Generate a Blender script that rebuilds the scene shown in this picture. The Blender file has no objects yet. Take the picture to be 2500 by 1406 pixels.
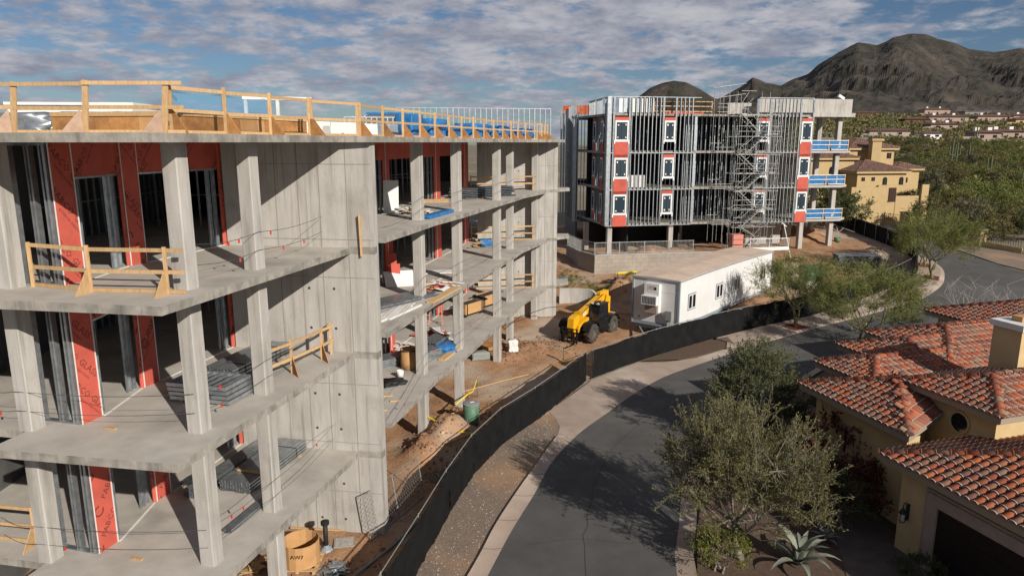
import bpy, bmesh, math, random
import numpy as np
from mathutils import Vector, Matrix, noise as mnoise

# ------------------------------------------------------------------ scene, camera, sky, sun
S = bpy.context.scene
COL = S.collection
rad = math.radians
cam_d = bpy.data.cameras.new('camera'); cam = bpy.data.objects.new('camera', cam_d); COL.objects.link(cam)
cam.location = (0, 0, 14.7); cam.rotation_euler = (rad(90 - 11.6), 0, 0)
cam_d.sensor_width = 36; cam_d.lens = 24.91; cam_d.clip_start = .2; cam_d.clip_end = 9000
S.camera = cam
SUN_EL, SUN_AZ = 27.0, 144.0            # azimuth clockwise from +Y
sv = Vector((math.sin(rad(SUN_AZ)) * math.cos(rad(SUN_EL)), math.cos(rad(SUN_AZ)) * math.cos(rad(SUN_EL)), math.sin(rad(SUN_EL))))
sd = bpy.data.lights.new('sun', 'SUN'); sun = bpy.data.objects.new('sun', sd); COL.objects.link(sun)
sd.energy = 5.0; sd.angle = rad(.53); sd.color = (1, .93, .83)
sun.rotation_euler = sv.to_track_quat('Z', 'Y').to_euler(); sun.location = (30, -40, 60)
S.view_settings.view_transform = 'Standard'; S.view_settings.look = 'None'
S.view_settings.exposure = 0.12; S.view_settings.gamma = 1
S.render.resolution_x = 1024; S.render.resolution_y = 575

Wd = bpy.data.worlds.new('World'); S.world = Wd; Wd.use_nodes = True
nt = Wd.node_tree; N = nt.nodes; L = nt.links; N.clear()
def wn(t, **k):
    n = N.new(t)
    for a, b in k.items(): setattr(n, a, b)
    return n
def wmath(op, a, b=None):
    n = wn('ShaderNodeMath', operation=op)
    for i, q in enumerate((a, b)):
        if q is None: continue
        if isinstance(q, (int, float)): n.inputs[i].default_value = q
        else: L.new(q, n.inputs[i])
    return n.outputs[0]
sky = wn('ShaderNodeTexSky', sky_type='NISHITA'); sky.sun_disc = False
sky.sun_elevation = rad(SUN_EL); sky.sun_rotation = rad(SUN_AZ); sky.altitude = 500; sky.dust_density = .5; sky.ozone_density = 1.6
tc = wn('ShaderNodeTexCoord'); sp = wn('ShaderNodeSeparateXYZ'); L.new(tc.outputs['Generated'], sp.inputs[0])
zz = wmath('ADD', wmath('MAXIMUM', sp.outputs[2], 0.0), .20)
cb = wn('ShaderNodeCombineXYZ'); L.new(wmath('DIVIDE', sp.outputs[0], zz), cb.inputs[0]); L.new(wmath('DIVIDE', sp.outputs[1], zz), cb.inputs[1])
def wnoise(sc, det, ro, off=0, dist=0.0):
    m = wn('ShaderNodeMapping'); L.new(cb.outputs[0], m.inputs[0]); m.inputs['Location'].default_value = (off, off * .7, off * 1.3)
    n = wn('ShaderNodeTexNoise'); L.new(m.outputs[0], n.inputs[0])
    n.inputs['Scale'].default_value = sc; n.inputs['Detail'].default_value = det; n.inputs['Roughness'].default_value = ro; n.inputs['Distortion'].default_value = dist
    return n.outputs[0]
def wramp(v, a, b, lo=0., hi=1.):
    m = wn('ShaderNodeMapRange', interpolation_type='SMOOTHSTEP'); L.new(v, m.inputs[0])
    for i, q in enumerate((a, b, lo, hi)): m.inputs[i + 1].default_value = q
    return m.outputs[0]
big = wnoise(.55, 3, .5, 5.1); mid = wnoise(4.4, 8, .60, 7.7, .2); fine = wnoise(12.0, 6, .6, 1.9)
dens = wmath('ADD', wmath('ADD', wmath('MULTIPLY', big, .75), wmath('MULTIPLY', mid, .95)), wmath('MULTIPLY', fine, .30))
cover = wramp(dens, .86, 1.08)
shade = wramp(wmath('ADD', wmath('MULTIPLY', wnoise(3.4, 7, .6, 12.4), .9), wmath('MULTIPLY', fine, .35)), .45, .85)
ccol = wn('ShaderNodeMixRGB'); L.new(shade, ccol.inputs[0]); ccol.inputs[1].default_value = (4.4, 4.8, 6.2, 1); ccol.inputs[2].default_value = (9.2, 9.2, 9.9, 1)
skt = wn('ShaderNodeMixRGB', blend_type='MULTIPLY'); skt.inputs[0].default_value = 1; L.new(sky.outputs[0], skt.inputs[1]); skt.inputs[2].default_value = (.66, .80, 1.0, 1)
mx = wn('ShaderNodeMixRGB'); L.new(cover, mx.inputs[0]); L.new(skt.outputs[0], mx.inputs[1]); L.new(ccol.outputs[0], mx.inputs[2])
bg = wn('ShaderNodeBackground'); bg.inputs[1].default_value = .05; L.new(mx.outputs[0], bg.inputs[0])
wo = wn('ShaderNodeOutputWorld'); L.new(bg.outputs[0], wo.inputs[0])

# ------------------------------------------------------------------ helpers
R = random.Random(11)
U3 = R.uniform
I4 = Matrix.Identity(4)
WM = {}
class MB:
    def __init__(s): s.v = []; s.f = []
    def add(s, vs, fs):
        o = len(s.v); s.v += [tuple(q) for q in vs]; s.f += [tuple(i + o for i in q) for q in fs]; return s
    def hexa(s, p): return s.add(p, [(3, 2, 1, 0), (4, 5, 6, 7), (0, 1, 5, 4), (1, 2, 6, 5), (2, 3, 7, 6), (3, 0, 4, 7)])
    def box(s, c, d, rz=0, M=None):
        a, b, h = d[0] / 2, d[1] / 2, d[2] / 2
        P = [Vector(q) for q in ((-a, -b, -h), (a, -b, -h), (a, b, -h), (-a, b, -h), (-a, -b, h), (a, -b, h), (a, b, h), (-a, b, h))]
        m = M if M is not None else Matrix.Rotation(rz, 4, 'Z')
        return s.hexa([(m @ q) + Vector(c) for q in P])
    def bb(s, x0, x1, y0, y1, z0, z1): return s.box(((x0 + x1) / 2, (y0 + y1) / 2, (z0 + z1) / 2), (x1 - x0, y1 - y0, z1 - z0))
    def bar(s, p0, p1, w, h):
        p0, p1 = Vector(p0), Vector(p1); d = p1 - p0; l = d.length
        M = frame(d); return s.hexa([p0 + M @ Vector(q) for q in ((-w / 2, -h / 2, 0), (w / 2, -h / 2, 0), (w / 2, h / 2, 0), (-w / 2, h / 2, 0), (-w / 2, -h / 2, l), (w / 2, -h / 2, l), (w / 2, h / 2, l), (-w / 2, h / 2, l))])
    def cyl(s, p0, p1, r0, r1=None, n=8, cap=True):
        r1 = r0 if r1 is None else r1
        p0, p1 = Vector(p0), Vector(p1); M = frame(p1 - p0); vs = []
        for p, r in ((p0, r0), (p1, r1)):
            for i in range(n):
                a = 2 * math.pi * i / n; vs.append(p + M @ Vector((r * math.cos(a), r * math.sin(a), 0)))
        fs = [(i, (i + 1) % n, n + (i + 1) % n, n + i) for i in range(n)]
        if cap: fs += [tuple(range(n - 1, -1, -1)), tuple(range(n, 2 * n))]
        return s.add(vs, fs)
    def tube(s, pts, r, n=5):
        for a, b in zip(pts[:-1], pts[1:]): s.cyl(a, b, r, r, n)
        return s
    def prism(s, pts, z0, z1):
        n = len(pts)
        area = sum(pts[i][0] * pts[(i + 1) % n][1] - pts[(i + 1) % n][0] * pts[i][1] for i in range(n))
        if area < 0: pts = pts[::-1]
        vs = [(p[0], p[1], z0) for p in pts] + [(p[0], p[1], z1) for p in pts]
        return s.add(vs, [tuple(range(n - 1, -1, -1)), tuple(range(n, 2 * n))] + [(i, (i + 1) % n, n + (i + 1) % n, n + i) for i in range(n)])
    def lathe(s, prof, n=16, c=(0, 0, 0), M=None):
        M = M or I4; vs = []; k = len(prof)
        for i in range(n):
            a = 2 * math.pi * i / n
            for r, z in prof: vs.append(M @ Vector((r * math.cos(a), r * math.sin(a), z)) + Vector(c))
        return s.add(vs, [(i * k + j, ((i + 1) % n) * k + j, ((i + 1) % n) * k + j + 1, i * k + j + 1) for i in range(n) for j in range(k - 1)])
    def mesh(s, name, m=None, smooth=False):
        me = bpy.data.meshes.new(name); me.from_pydata(s.v, [], s.f)
        if smooth: me.polygons.foreach_set('use_smooth', [True] * len(me.polygons))
        if m: me.materials.append(m)
        me.update(); return me
def frame(d):
    d = Vector(d).normalized()
    up = Vector((0, 0, 1)) if abs(d.z) < .95 else Vector((0, 1, 0))
    x = up.cross(d).normalized(); y = d.cross(x)
    return Matrix((x, y, d)).transposed()
def tag(o, label, cat, group=None):
    o['label'] = label; o['category'] = cat
    if group: o['group'] = group
    return o
def thing(name, label, cat, loc=(0, 0, 0), rz=0, group=None):
    o = bpy.data.objects.new(name, None); COL.objects.link(o); o.empty_display_size = .2
    o.location = loc; o.rotation_euler = (0, 0, rz)
    WM[o] = Matrix.Translation(loc) @ Matrix.Rotation(rz, 4, 'Z')
    return tag(o, label, cat, group)
def ob(name, me, m=None, parent=None, M=None, smooth=False, kind=None):
    if isinstance(me, MB): me = me.mesh(name, m, smooth)
    o = bpy.data.objects.new(name, me); COL.objects.link(o)
    M = I4 if M is None else M
    o.matrix_basis = M; WM[o] = M
    if parent is not None:
        o.parent = parent; o.matrix_parent_inverse = WM[parent].inverted()
    if kind: o['kind'] = kind
    return o
_UB = {}
def unit(m, shape='box'):
    k = (m.name, shape)
    if k not in _UB:
        b = MB()
        if shape == 'box': b.bb(-.5, .5, -.5, .5, 0, 1)
        elif shape == 'chan':      # steel C-stud: web and two flanges, open towards +x
            t = .12
            b.bb(-.5, -.5 + t, -.5, .5, 0, 1); b.bb(-.5 + t, .5, -.5, -.5 + t * .6, 0, 1); b.bb(-.5 + t, .5, .5 - t * .6, .5, 0, 1)
        elif shape == 'cham':      # column with chamfered corners
            c = .06
            pts = [(-.5 + c, -.5), (.5 - c, -.5), (.5, -.5 + c), (.5, .5 - c), (.5 - c, .5), (-.5 + c, .5), (-.5, .5 - c), (-.5, -.5 + c)]
            b.prism(pts, 0, 1)
        elif shape == 'tube': b.cyl((0, 0, 0), (0, 0, 1), .5, .5, 6)
        _UB[k] = b.mesh('piece_' + m.name, m, shape == 'tube')
    return _UB[k]
def stick(name, m, parent, p0, p1, w, h, roll=0, shape='box', kind=None):
    p0, p1 = Vector(p0), Vector(p1); d = p1 - p0
    F = frame(d).to_4x4()
    M = Matrix.Translation(p0) @ F @ Matrix.Rotation(roll, 4, 'Z') @ Matrix.Diagonal((w, h, d.length, 1))
    return ob(name, unit(m, shape), None, parent, M, kind=kind)
def post(name, m, parent, x, y, z0, z1, w, d, rz=0, shape='box'):
    M = Matrix.Translation((x, y, z0)) @ Matrix.Rotation(rz, 4, 'Z') @ Matrix.Diagonal((w, d, z1 - z0, 1))
    return ob(name, unit(m, shape), None, parent, M)
def copy_tree(o, parent=None):
    c = o.copy(); COL.objects.link(c); WM[c] = WM.get(o, I4)
    if parent is not None: c.parent = parent
    for ch in list(o.children): copy_tree(ch, c)
    return c

# ------------------------------------------------------------------ materials
def mat(name, c1, c2=None, sc=2., c3=None, sc3=.35, rough=.85, metal=0., bump=None, rnd=0., island=False, stretch=None, spec=.3, alpha=None, contrast=(.35, .65), thr3=(.5, .68), ramp=None, streak=0., holes=0.):
    m = bpy.data.materials.new(name); m.use_nodes = True
    t = m.node_tree; n = t.nodes; l = t.links; p = n['Principled BSDF']
    p.inputs['Roughness'].default_value = rough; p.inputs['Metallic'].default_value = metal
    p.inputs['Specular IOR Level'].default_value = spec
    geo = n.new('ShaderNodeNewGeometry'); vec = geo.outputs['Position']
    def nz(scale, det=6, ro=.6, st=None):
        x = n.new('ShaderNodeTexNoise'); x.inputs['Scale'].default_value = scale; x.inputs['Detail'].default_value = det; x.inputs['Roughness'].default_value = ro
        if st:
            mp = n.new('ShaderNodeMapping'); mp.inputs['Scale'].default_value = st; l.new(vec, mp.inputs[0]); l.new(mp.outputs[0], x.inputs[0])
        else: l.new(vec, x.inputs[0])
        return x.outputs[0]
    def mr(v, a, b, lo=0., hi=1.):
        x = n.new('ShaderNodeMapRange'); l.new(v, x.inputs[0])
        for i, q in enumerate((a, b, lo, hi)): x.inputs[i + 1].default_value = q
        return x.outputs[0]
    def mixc(f, a, b, mode='MIX'):
        x = n.new('ShaderNodeMixRGB'); x.blend_type = mode
        for i, q in enumerate((f, a, b)):
            if isinstance(q, (int, float)): x.inputs[i].default_value = q
            elif isinstance(q, tuple): x.inputs[i].default_value = q + (1,)
            else: l.new(q, x.inputs[i])
        return x.outputs[0]
    rv = None
    if rnd or ramp:
        if island: rv = geo.outputs['Random Per Island']
        else:
            oi = n.new('ShaderNodeObjectInfo'); rv = oi.outputs['Random']
    c = c1
    if ramp:
        cr = n.new('ShaderNodeValToRGB'); cr.color_ramp.interpolation = 'LINEAR'
        e = cr.color_ramp.elements
        while len(e) < len(ramp): e.new(.5)
        for i, q in enumerate(ramp): e[i].position = i / (len(ramp) - 1); e[i].color = q + (1,)
        l.new(rv, cr.inputs[0]); c = cr.outputs[0]
    if c2: c = mixc(mr(nz(sc, 7, .62, stretch), *contrast), c, c2)
    if c3: c = mixc(mr(nz(sc3, 5, .55), *thr3), c, c3)
    if streak: c = mixc(mr(nz(1., 4, .6, (5., 5., .22)), .52, .74, 0., streak), c, (.10, .093, .083))
    if holes: c = mixc(mr(nz(26., 2, .5), .66, .74, 0., holes), c, (.12, .11, .10))
    if rnd:
        k = mr(rv, 0, 1, 1 - rnd, 1 + rnd); cc = n.new('ShaderNodeCombineColor')
        for i in range(3): l.new(k, cc.inputs[i])
        c = mixc(1., c, cc.outputs[0], 'MULTIPLY')
    if isinstance(c, tuple): p.inputs['Base Color'].default_value = c + (1,)
    else: l.new(c, p.inputs['Base Color'])
    if bump:
        b = n.new('ShaderNodeBump'); b.inputs['Strength'].default_value = bump[1]; b.inputs['Distance'].default_value = bump[2] if len(bump) > 2 else .02
        l.new(nz(bump[0], 5, .65), b.inputs['Height']); l.new(b.outputs[0], p.inputs['Normal'])
    if alpha is not None: p.inputs['Alpha'].default_value = alpha
    return m
M_ = {}
def dm(k, *a, **kw): M_[k] = mat(k, *a, **kw); return M_[k]
dm('concrete', (.45, .427, .395), (.355, .336, .308), 1.6, (.29, .27, .24), .9, stretch=(1.5, 1.5, .35), bump=(9, .3), rnd=.05, thr3=(.56, .8), streak=.55, holes=.5)
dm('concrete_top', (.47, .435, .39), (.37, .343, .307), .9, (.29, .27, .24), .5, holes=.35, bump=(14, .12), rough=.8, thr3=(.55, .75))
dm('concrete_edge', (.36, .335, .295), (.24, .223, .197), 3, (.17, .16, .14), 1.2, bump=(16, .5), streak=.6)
dm('tie_hole', (.05, .047, .043)); dm('joint', (.27, .255, .23))
dm('steel', (.46, .49, .51), (.30, .33, .35), 5, rough=.38, metal=.75, rnd=.12)
dm('steel_dark', (.16, .18, .19), (.09, .10, .11), 6, rough=.45, metal=.7, rnd=.15)
dm('scaffold', (.42, .42, .40), (.27, .27, .26), 7, rough=.5, metal=.55, rnd=.1)
dm('sheath', (.53, .105, .072), (.46, .09, .062), 3, (.40, .078, .054), .8, rough=.75, rnd=.04)
dm('sheath_ink', (.16, .035, .028), rough=.8); dm('bead', (.72, .70, .67), (.6, .58, .55), 4)
dm('wood', (.55, .37, .195), (.43, .27, .13), 6, rough=.75, rnd=.14, stretch=(3, 3, .8), bump=(30, .2))
dm('ply', (.46, .235, .085), (.34, .16, .055), 5, (.24, .115, .05), 1.2, rough=.7, rnd=.12, bump=(40, .15))
dm('ply_old', (.42, .29, .21), (.33, .22, .16), 5, rough=.8, rnd=.1)
dm('white', (.72, .71, .69), (.64, .63, .61), 3, rough=.55); dm('wrap', (.74, .74, .74), (.62, .62, .63), 4, rough=.4)
dm('trailer', (.68, .68, .67), (.62, .615, .60), .7, rough=.5, bump=(3, .05)); dm('trim', (.25, .29, .33), rough=.5)
dm('troof', (.60, .475, .375), (.53, .41, .32), .9, (.47, .36, .28), .35, rough=.9)
dm('glass', (.025, .045, .06), rough=.06, spec=.7); dm('glass_dark', (.012, .014, .016), rough=.1, spec=.6)
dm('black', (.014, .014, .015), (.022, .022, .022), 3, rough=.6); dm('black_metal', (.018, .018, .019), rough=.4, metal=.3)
dm('fabric', (.007, .0073, .0075), (.012, .0123, .0126), 1.4, rough=.75, spec=.12, bump=(60, .3))
dm('yellow', (.72, .385, .012), (.66, .34, .012), 2, rough=.4, spec=.45); dm('tyre', (.075, .062, .05), (.045, .04, .036), 5, rough=.9, bump=(30, .3))
dm('rim', (.10, .095, .085), (.06, .055, .05), 4, rough=.6)
dm('tarp', (.03, .18, .42), (.018, .115, .30), 2, rough=.4, bump=(4, .5, .08), rnd=.1); dm('orange_net', (.75, .16, .05), rough=.7)
dm('cardboard', (.50, .29, .13), (.43, .24, .10), 3, rough=.85); dm('ink', (.02, .018, .016))
dm('red', (.45, .03, .02), rough=.5); dm('green', (.035, .13, .07), (.025, .09, .05), 3, rough=.5); dm('bin_green', (.10, .20, .13), (.07, .14, .09), 4, rough=.5)
dm('lid', (.22, .23, .22), rough=.6); dm('tape', (.75, .62, .02), rough=.5)
dm('pink', (.52, .20, .15), rough=.6); dm('brown', (.13, .075, .045), (.09, .05, .03), 4)
dm('asphalt', (.092, .089, .086), (.068, .066, .064), .7, (.125, .118, .110), .16, holes=.25, rough=.9, bump=(55, .3), thr3=(.5, .75))
dm('manhole', (.10, .095, .085), (.07, .067, .06), 8, rough=.7)
dm('paving', (.37, .29, .235), (.31, .242, .197), 1.1, (.44, .365, .305), .35, rough=.9, bump=(40, .15))
dm('dirt', (.39, .225, .125), (.27, .15, .083), 1.1, (.40, .315, .24), .16, rough=.95, bump=(7, .8, .06), thr3=(.5, .62))
dm('gravel', (.25, .195, .15), (.16, .122, .093), 9, (.36, .22, .125), .22, rough=.95, bump=(28, .9, .03), contrast=(.3, .7))
dm('clod', (.30, .17, .10), (.22, .12, .07), 3, rough=.95, rnd=.2, bump=(9, .5)); dm('stone', (.38, .34, .30), (.28, .25, .22), 4, rough=.9, rnd=.2, island=True)
dm('mulch', (.13, .085, .06), (.085, .055, .04), 9, rough=.95, bump=(30, .8, .03)); dm('redmulch', (.16, .045, .03), (.10, .03, .022), 12, rough=.95, bump=(30, .8, .03))
dm('desert', (.20, .165, .115), (.14, .125, .075), .12, (.30, .26, .215), .035, rough=.95, bump=(2, .6, .1))
dm('rock', (.050, .042, .035), (.029, .028, .020), .03, (.088, .069, .056), .008, rough=.95, bump=(.12, 1., 3.), contrast=(.44, .56), thr3=(.52, .68))  # colour lowered to carry the cloud shadow lying over the mountain
TILE_RAMP = [(.21, .10, .066), (.30, .078, .036), (.17, .095, .072), (.32, .09, .038), (.40, .118, .048), (.22, .125, .084), (.28, .072, .036), (.145, .066, .048), (.36, .10, .042), (.26, .175, .12), (.185, .074, .054)]
dm('tile', (1, 1, 1), ramp=TILE_RAMP, rough=.75, bump=(25, .2), c2=None)
dm('tile_far', (1, 1, 1), ramp=[(.13, .06, .042), (.19, .08, .055), (.10, .05, .04), (.24, .12, .085)], island=True, rough=.8)
dm('tile_stuff', (1, 1, 1), ramp=TILE_RAMP, island=True, rough=.75)
dm('mortar', (.40, .34, .295), (.5, .47, .43), 8); dm('underlay', (.16, .07, .045), (.10, .05, .035), 4)
dm('stucco', (.55, .405, .215), (.49, .355, .185), 1.5, rough=.9, bump=(35, .2)); dm('stucco_far', (.47, .345, .175), (.42, .305, .155), 2, rough=.9)
dm('stone_trim', (.36, .275, .23), (.30, .225, .19), 4, rough=.85); dm('fascia', (.30, .24, .18), rough=.8)
dm('door', (.018, .012, .009), (.012, .008, .006), 9, rough=.6); dm('paver', (.15, .115, .10), (.10, .08, .07), 2, rough=.9, rnd=.15)
dm('bark', (.17, .135, .11), (.10, .08, .065), 6, rough=.9, bump=(20, .6)); dm('bark_green', (.26, .24, .11), (.19, .17, .09), 4, rough=.8)
dm('twig', (.24, .21, .175), (.16, .14, .115), 5, rough=.85); dm('twig_white', (.42, .39, .36), rough=.85)
def leaf(k, ramp, tr=.25):
    m = mat(k, (1, 1, 1), ramp=ramp, island=True, rough=.6, spec=.25)
    p = m.node_tree.nodes['Principled BSDF']
    try: p.inputs['Transmission Weight'].default_value = 0
    except Exception: pass
    t = m.node_tree; tl = t.nodes.new('ShaderNodeBsdfTranslucent'); mxs = t.nodes.new('ShaderNodeMixShader'); mxs.inputs[0].default_value = tr
    src = p.inputs['Base Color'].links[0].from_socket
    t.links.new(src, tl.inputs[0]); t.links.new(p.outputs[0], mxs.inputs[1]); t.links.new(tl.outputs[0], mxs.inputs[2])
    t.links.new(mxs.outputs[0], t.nodes['Material Output'].inputs[0]); M_[k] = m; return m
leaf('leaf_mesquite', [(.11, .117, .043), (.155, .15, .056), (.205, .182, .07), (.086, .097, .04)])
leaf('leaf_dark', [(.065, .085, .036), (.10, .115, .045), (.14, .14, .06)])
leaf('leaf_palo', [(.12, .155, .04), (.17, .195, .05), (.23, .235, .065), (.095, .125, .04)])
leaf('leaf_desert', [(.12, .115, .045), (.17, .15, .055), (.21, .175, .07), (.09, .09, .045)])
leaf('leaf_desert2', [(.15, .145, .085), (.19, .175, .10), (.12, .115, .07)])
leaf('leaf_bright', [(.14, .16, .025), (.20, .20, .03), (.10, .13, .025)]); leaf('leaf_red', [(.16, .012, .022), (.10, .01, .018), (.05, .035, .02), (.22, .015, .03)])
leaf('leaf_shrub', [(.045, .055, .022), (.07, .075, .03)]); leaf('leaf_grass', [(.09, .12, .025), (.13, .15, .04)])
dm('agave', (.25, .27, .215), (.17, .19, .15), 5, rough=.5); dm('saguaro', (.10, .12, .06), (.07, .085, .045), 5, rough=.8)
dm('block', (.36, .315, .265), (.31, .27, .225), 1.2, (.27, .235, .2), .5, rough=.92, bump=(20, .2))
dm('net', (.05, .28, .56), rough=.5, alpha=.35)

dm('interior_shade', (.10, .098, .095), (.07, .069, .067), 2, rough=.9)  # near-black colour carries the shade of the unlit rooms

# ------------------------------------------------------------------ terrain
GY = [-300, 40, 54, 75, 110, 200, 300, 500, 700, 1000, 1500, 2700]
GZ = [.6, .6, 1.4, 3.4, 4.3, 8, 15.5, 28, 38, 50, 62, 80]
def H(x, y):
    g = float(np.interp(y, GY, GZ))
    if y > 110:
        t = min(1, max(0, (x / y - .12) / .25)); t = t * t * (3 - 2 * t)
        g = 4.3 + (g - 4.3) * t
    return g
def nz(x, y, z=0, s=1.): return mnoise.noise(Vector((x * s, y * s, z)))
b = MB()
ys = sorted(set([-60, -30, -10, 0, 10] + list(range(16, 112, 3)) + [40, 54, 75, 110] + [110 + 8 * i for i in range(1, 50)] + [510 + 40 * i for i in range(1, 58)]))
nc = 90
for y in ys:
    for i in range(nc + 1):
        t = -1 + 2 * i / nc; x = t * (70 + max(y, 0) * 1.25)
        far = min(1, max(0, (y - 85) / 60))
        b.v.append((x, y, H(x, y) - .09 + far * (.9 * nz(x, y, 3, .03) + .25 * nz(x, y, 9, .12))))
for j in range(len(ys) - 1):
    for i in range(nc):
        a = j * (nc + 1) + i; b.f.append((a, a + 1, a + nc + 2, a + nc + 1))
ob('ground', b, M_['desert'], smooth=True, kind='structure')

def sheet(name, poly, m, dz, step=2.0, zf=None):
    bm = bmesh.new(); vs = [bm.verts.new((p[0], p[1], 0)) for p in poly]; bm.faces.new(vs)
    bmesh.ops.triangulate(bm, faces=bm.faces[:])
    y0 = min(p[1] for p in poly); y1 = max(p[1] for p in poly); y = y0 + step
    while y < y1:
        bmesh.ops.bisect_plane(bm, geom=bm.verts[:] + bm.edges[:] + bm.faces[:], plane_co=(0, y, 0), plane_no=(0, 1, 0)); y += step
    for v in bm.verts: v.co.z = H(v.co.x, v.co.y) + dz
    bmesh.ops.recalc_face_normals(bm, faces=bm.faces[:])
    if bm.faces[:] and sum(f.normal.z for f in bm.faces) < 0: bmesh.ops.reverse_faces(bm, faces=bm.faces[:])
    me = bpy.data.meshes.new(name); bm.to_mesh(me); bm.free(); me.materials.append(m)
    return ob(name, me, kind='structure')
def smooth_line(pts, n=4):
    out = []
    P = [Vector(p).to_2d() for p in pts]
    for i in range(len(P) - 1):
        p0 = P[max(i - 1, 0)]; p1 = P[i]; p2 = P[i + 1]; p3 = P[min(i + 2, len(P) - 1)]
        for k in range(n):
            t = k / n
            out.append(tuple(.5 * (2 * p1 + (p2 - p0) * t + (2 * p0 - 5 * p1 + 4 * p2 - p3) * t * t + (3 * p1 - p0 - 3 * p2 + p3) * t ** 3)))
    out.append(tuple(P[-1])); return out
def strip(name, A, B, m, za, zb, mid=None):
    """band between two polylines with equal counts; mid=(fraction, z) adds a row between"""
    b = MB(); rows = [(0, za)] + ([mid] if mid else []) + [(1, zb)]
    for p, q in zip(A, B):
        for t, z in rows:
            x = p[0] + (q[0] - p[0]) * t; y = p[1] + (q[1] - p[1]) * t; b.v.append((x, y, H(x, y) + z))
    k = len(rows)
    for i in range(len(A) - 1):
        for j in range(k - 1): b.f.append((i * k + j, i * k + j + 1, (i + 1) * k + j + 1, (i + 1) * k + j))
    return b
def resample(pts, n):
    P = [Vector(p).to_2d() for p in pts]; d = [0]
    for a, c in zip(P[:-1], P[1:]): d.append(d[-1] + (c - a).length)
    return [(float(np.interp(t, d, [p.x for p in P])), float(np.interp(t, d, [p.y for p in P]))) for t in np.linspace(0, d[-1], n)]
EDGE_L = [(-4.2, 10), (-2.6, 15), (-.8, 21.2), (0, 24), (1, 27), (1.65, 29.3), (2.45, 31.2), (3.5, 33.2), (5.2, 35.8), (6.9, 38.4), (9.3, 41.3), (13.8, 44.8), (16.6, 46.8), (22.8, 51), (33, 57.2), (35.9, 59.5), (38.5, 62.2), (40.2, 64.7), (41.6, 67.3), (42.3, 69.8), (42.9, 74), (44, 82), (44.8, 90), (45.5, 100), (46, 118)]
EDGE_R = [(5.4, 10), (5.3, 15), (5.5, 21.2), (6.2, 24), (8.1, 29.8), (12.3, 35.2), (19.6, 43.2), (27, 48), (36, 51), (48, 53), (66, 55), (66, 64), (52, 65.2), (49, 66.6), (48.2, 69.5), (47.6, 76), (49.5, 86), (51, 95), (52, 118)]
SL = smooth_line(EDGE_L, 4); SR = smooth_line(EDGE_R, 3)
sheet('road', SL + SR[::-1], M_['asphalt'], .0)
# rolled kerb along the site side, from the frame edge to the site entrance
kin = [p for p in SL if p[1] < 32.9]
kout = [(-4.9, 10), (-3.3, 15), (-1.35, 21.4), (-.62, 24.2), (.35, 27.2), (1.1, 29.3), (1.6, 30.8), (2.2, 32.4)]
n = 34
ob('kerb', strip('kerb', resample(kin, n), resample(smooth_line(kout, 4), n), M_['paving'], .004, .13, (.4, .02)), M_['paving'], kind='structure', smooth=True)
apron = [(2.2, 32.4), (2.42, 33.8), (2.3, 34.8), (1.9, 35.8), (3.2, 38), (4.8, 40.8), (6, 41.9), (8.1, 43.8), (9.9, 43.8), (12.1, 44.6), (14.2, 46.1), (15.0, 46.5)]
ain = [p for p in SL if 32.6 < p[1] < 46.2]
sheet('driveway_apron', apron + ain[::-1], M_['paving'], .012)
FENCE = [(-5.4, 12), (-4.6, 15), (-3.3, 21.2), (-2.4, 25.8), (-1.1, 30.5), (1.3, 34.8), (4.3, 40.6)]
FENCE2 = [(4.85, 41.1), (8.1, 44), (13.8, 48.2), (19, 51.5), (24.3, 54.6), (32.6, 60.8), (37.4, 65.2), (40.3, 70.2), (41.6, 76), (42.6, 88), (43.4, 100)]
FL = smooth_line(FENCE, 4); FL2 = smooth_line(FENCE2, 4)
so = [p for p in FL2 if p[1] > 48.0 and p[1] < 90]; si = [p for p in SL if 46.3 < p[1] < 91]
sw = strip('sidewalk', resample([(14.6, 46.4)] + si, 60), resample([(15.3, 48.6)] + [(p[0] + .25, p[1] - .1) for p in so], 60), M_['paving'], .012, .10, (.14, .10))
ob('sidewalk', sw, M_['paving'], kind='structure')
sheet('mulch_bed', [(8.4, 43.95), (12.9, 47.55), (15.2, 48.5), (16.0, 47.5), (14.3, 46.25), (11.1, 44.2)], M_['mulch'], .045)
sheet('planting_bed', [(30.2, 57.4), (33.6, 59.4), (36.4, 62.6), (36.0, 63.2), (32.8, 60.3)], M_['mulch'], .125)
gl = [p for p in FL] ; ko = resample(smooth_line(kout, 4), 24)
sheet('gravel_verge', [(p[0], p[1]) for p in FL] + [(3.4, 38.4), (1.95, 35.9), (2.3, 34.8), (2.4, 33.8), (2.2, 32.45)] + [(p[0] + .02, p[1]) for p in ko[::-1]], M_['gravel'], .03, step=1.)
ob('kerb', strip('kerb', resample([p for p in SR if p[1] < 47.5], 40), resample([(p[0] + .62, p[1] - .12) for p in SR if p[1] < 47.5], 40), M_['paving'], .004, .12, (.35, .02)), M_['paving'], kind='structure', smooth=True)
sheet('garden_soil', [(6.0, 10), (5.95, 15), (6.15, 21.1), (6.85, 23.9), (8.75, 29.6), (12.95, 35), (20.2, 43), (27.6, 47.8), (36, 50.5), (40, 40), (30, 10)], M_['mulch'], .03)
sheet('paved_driveway', [(9.4, 10), (10.6, 19.5), (12.6, 26.0), (14.2, 25.6), (13.6, 18), (16, 10)], M_['paver'], .05)
sheet('desert_verge', [(47.75, 76), (49.65, 86), (51.1, 95), (53, 94), (52, 84), (53, 77.5), (56, 70), (64, 65), (52.3, 65.6), (49.4, 67.2), (48.4, 69.6)], M_['gravel'], .0)
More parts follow.
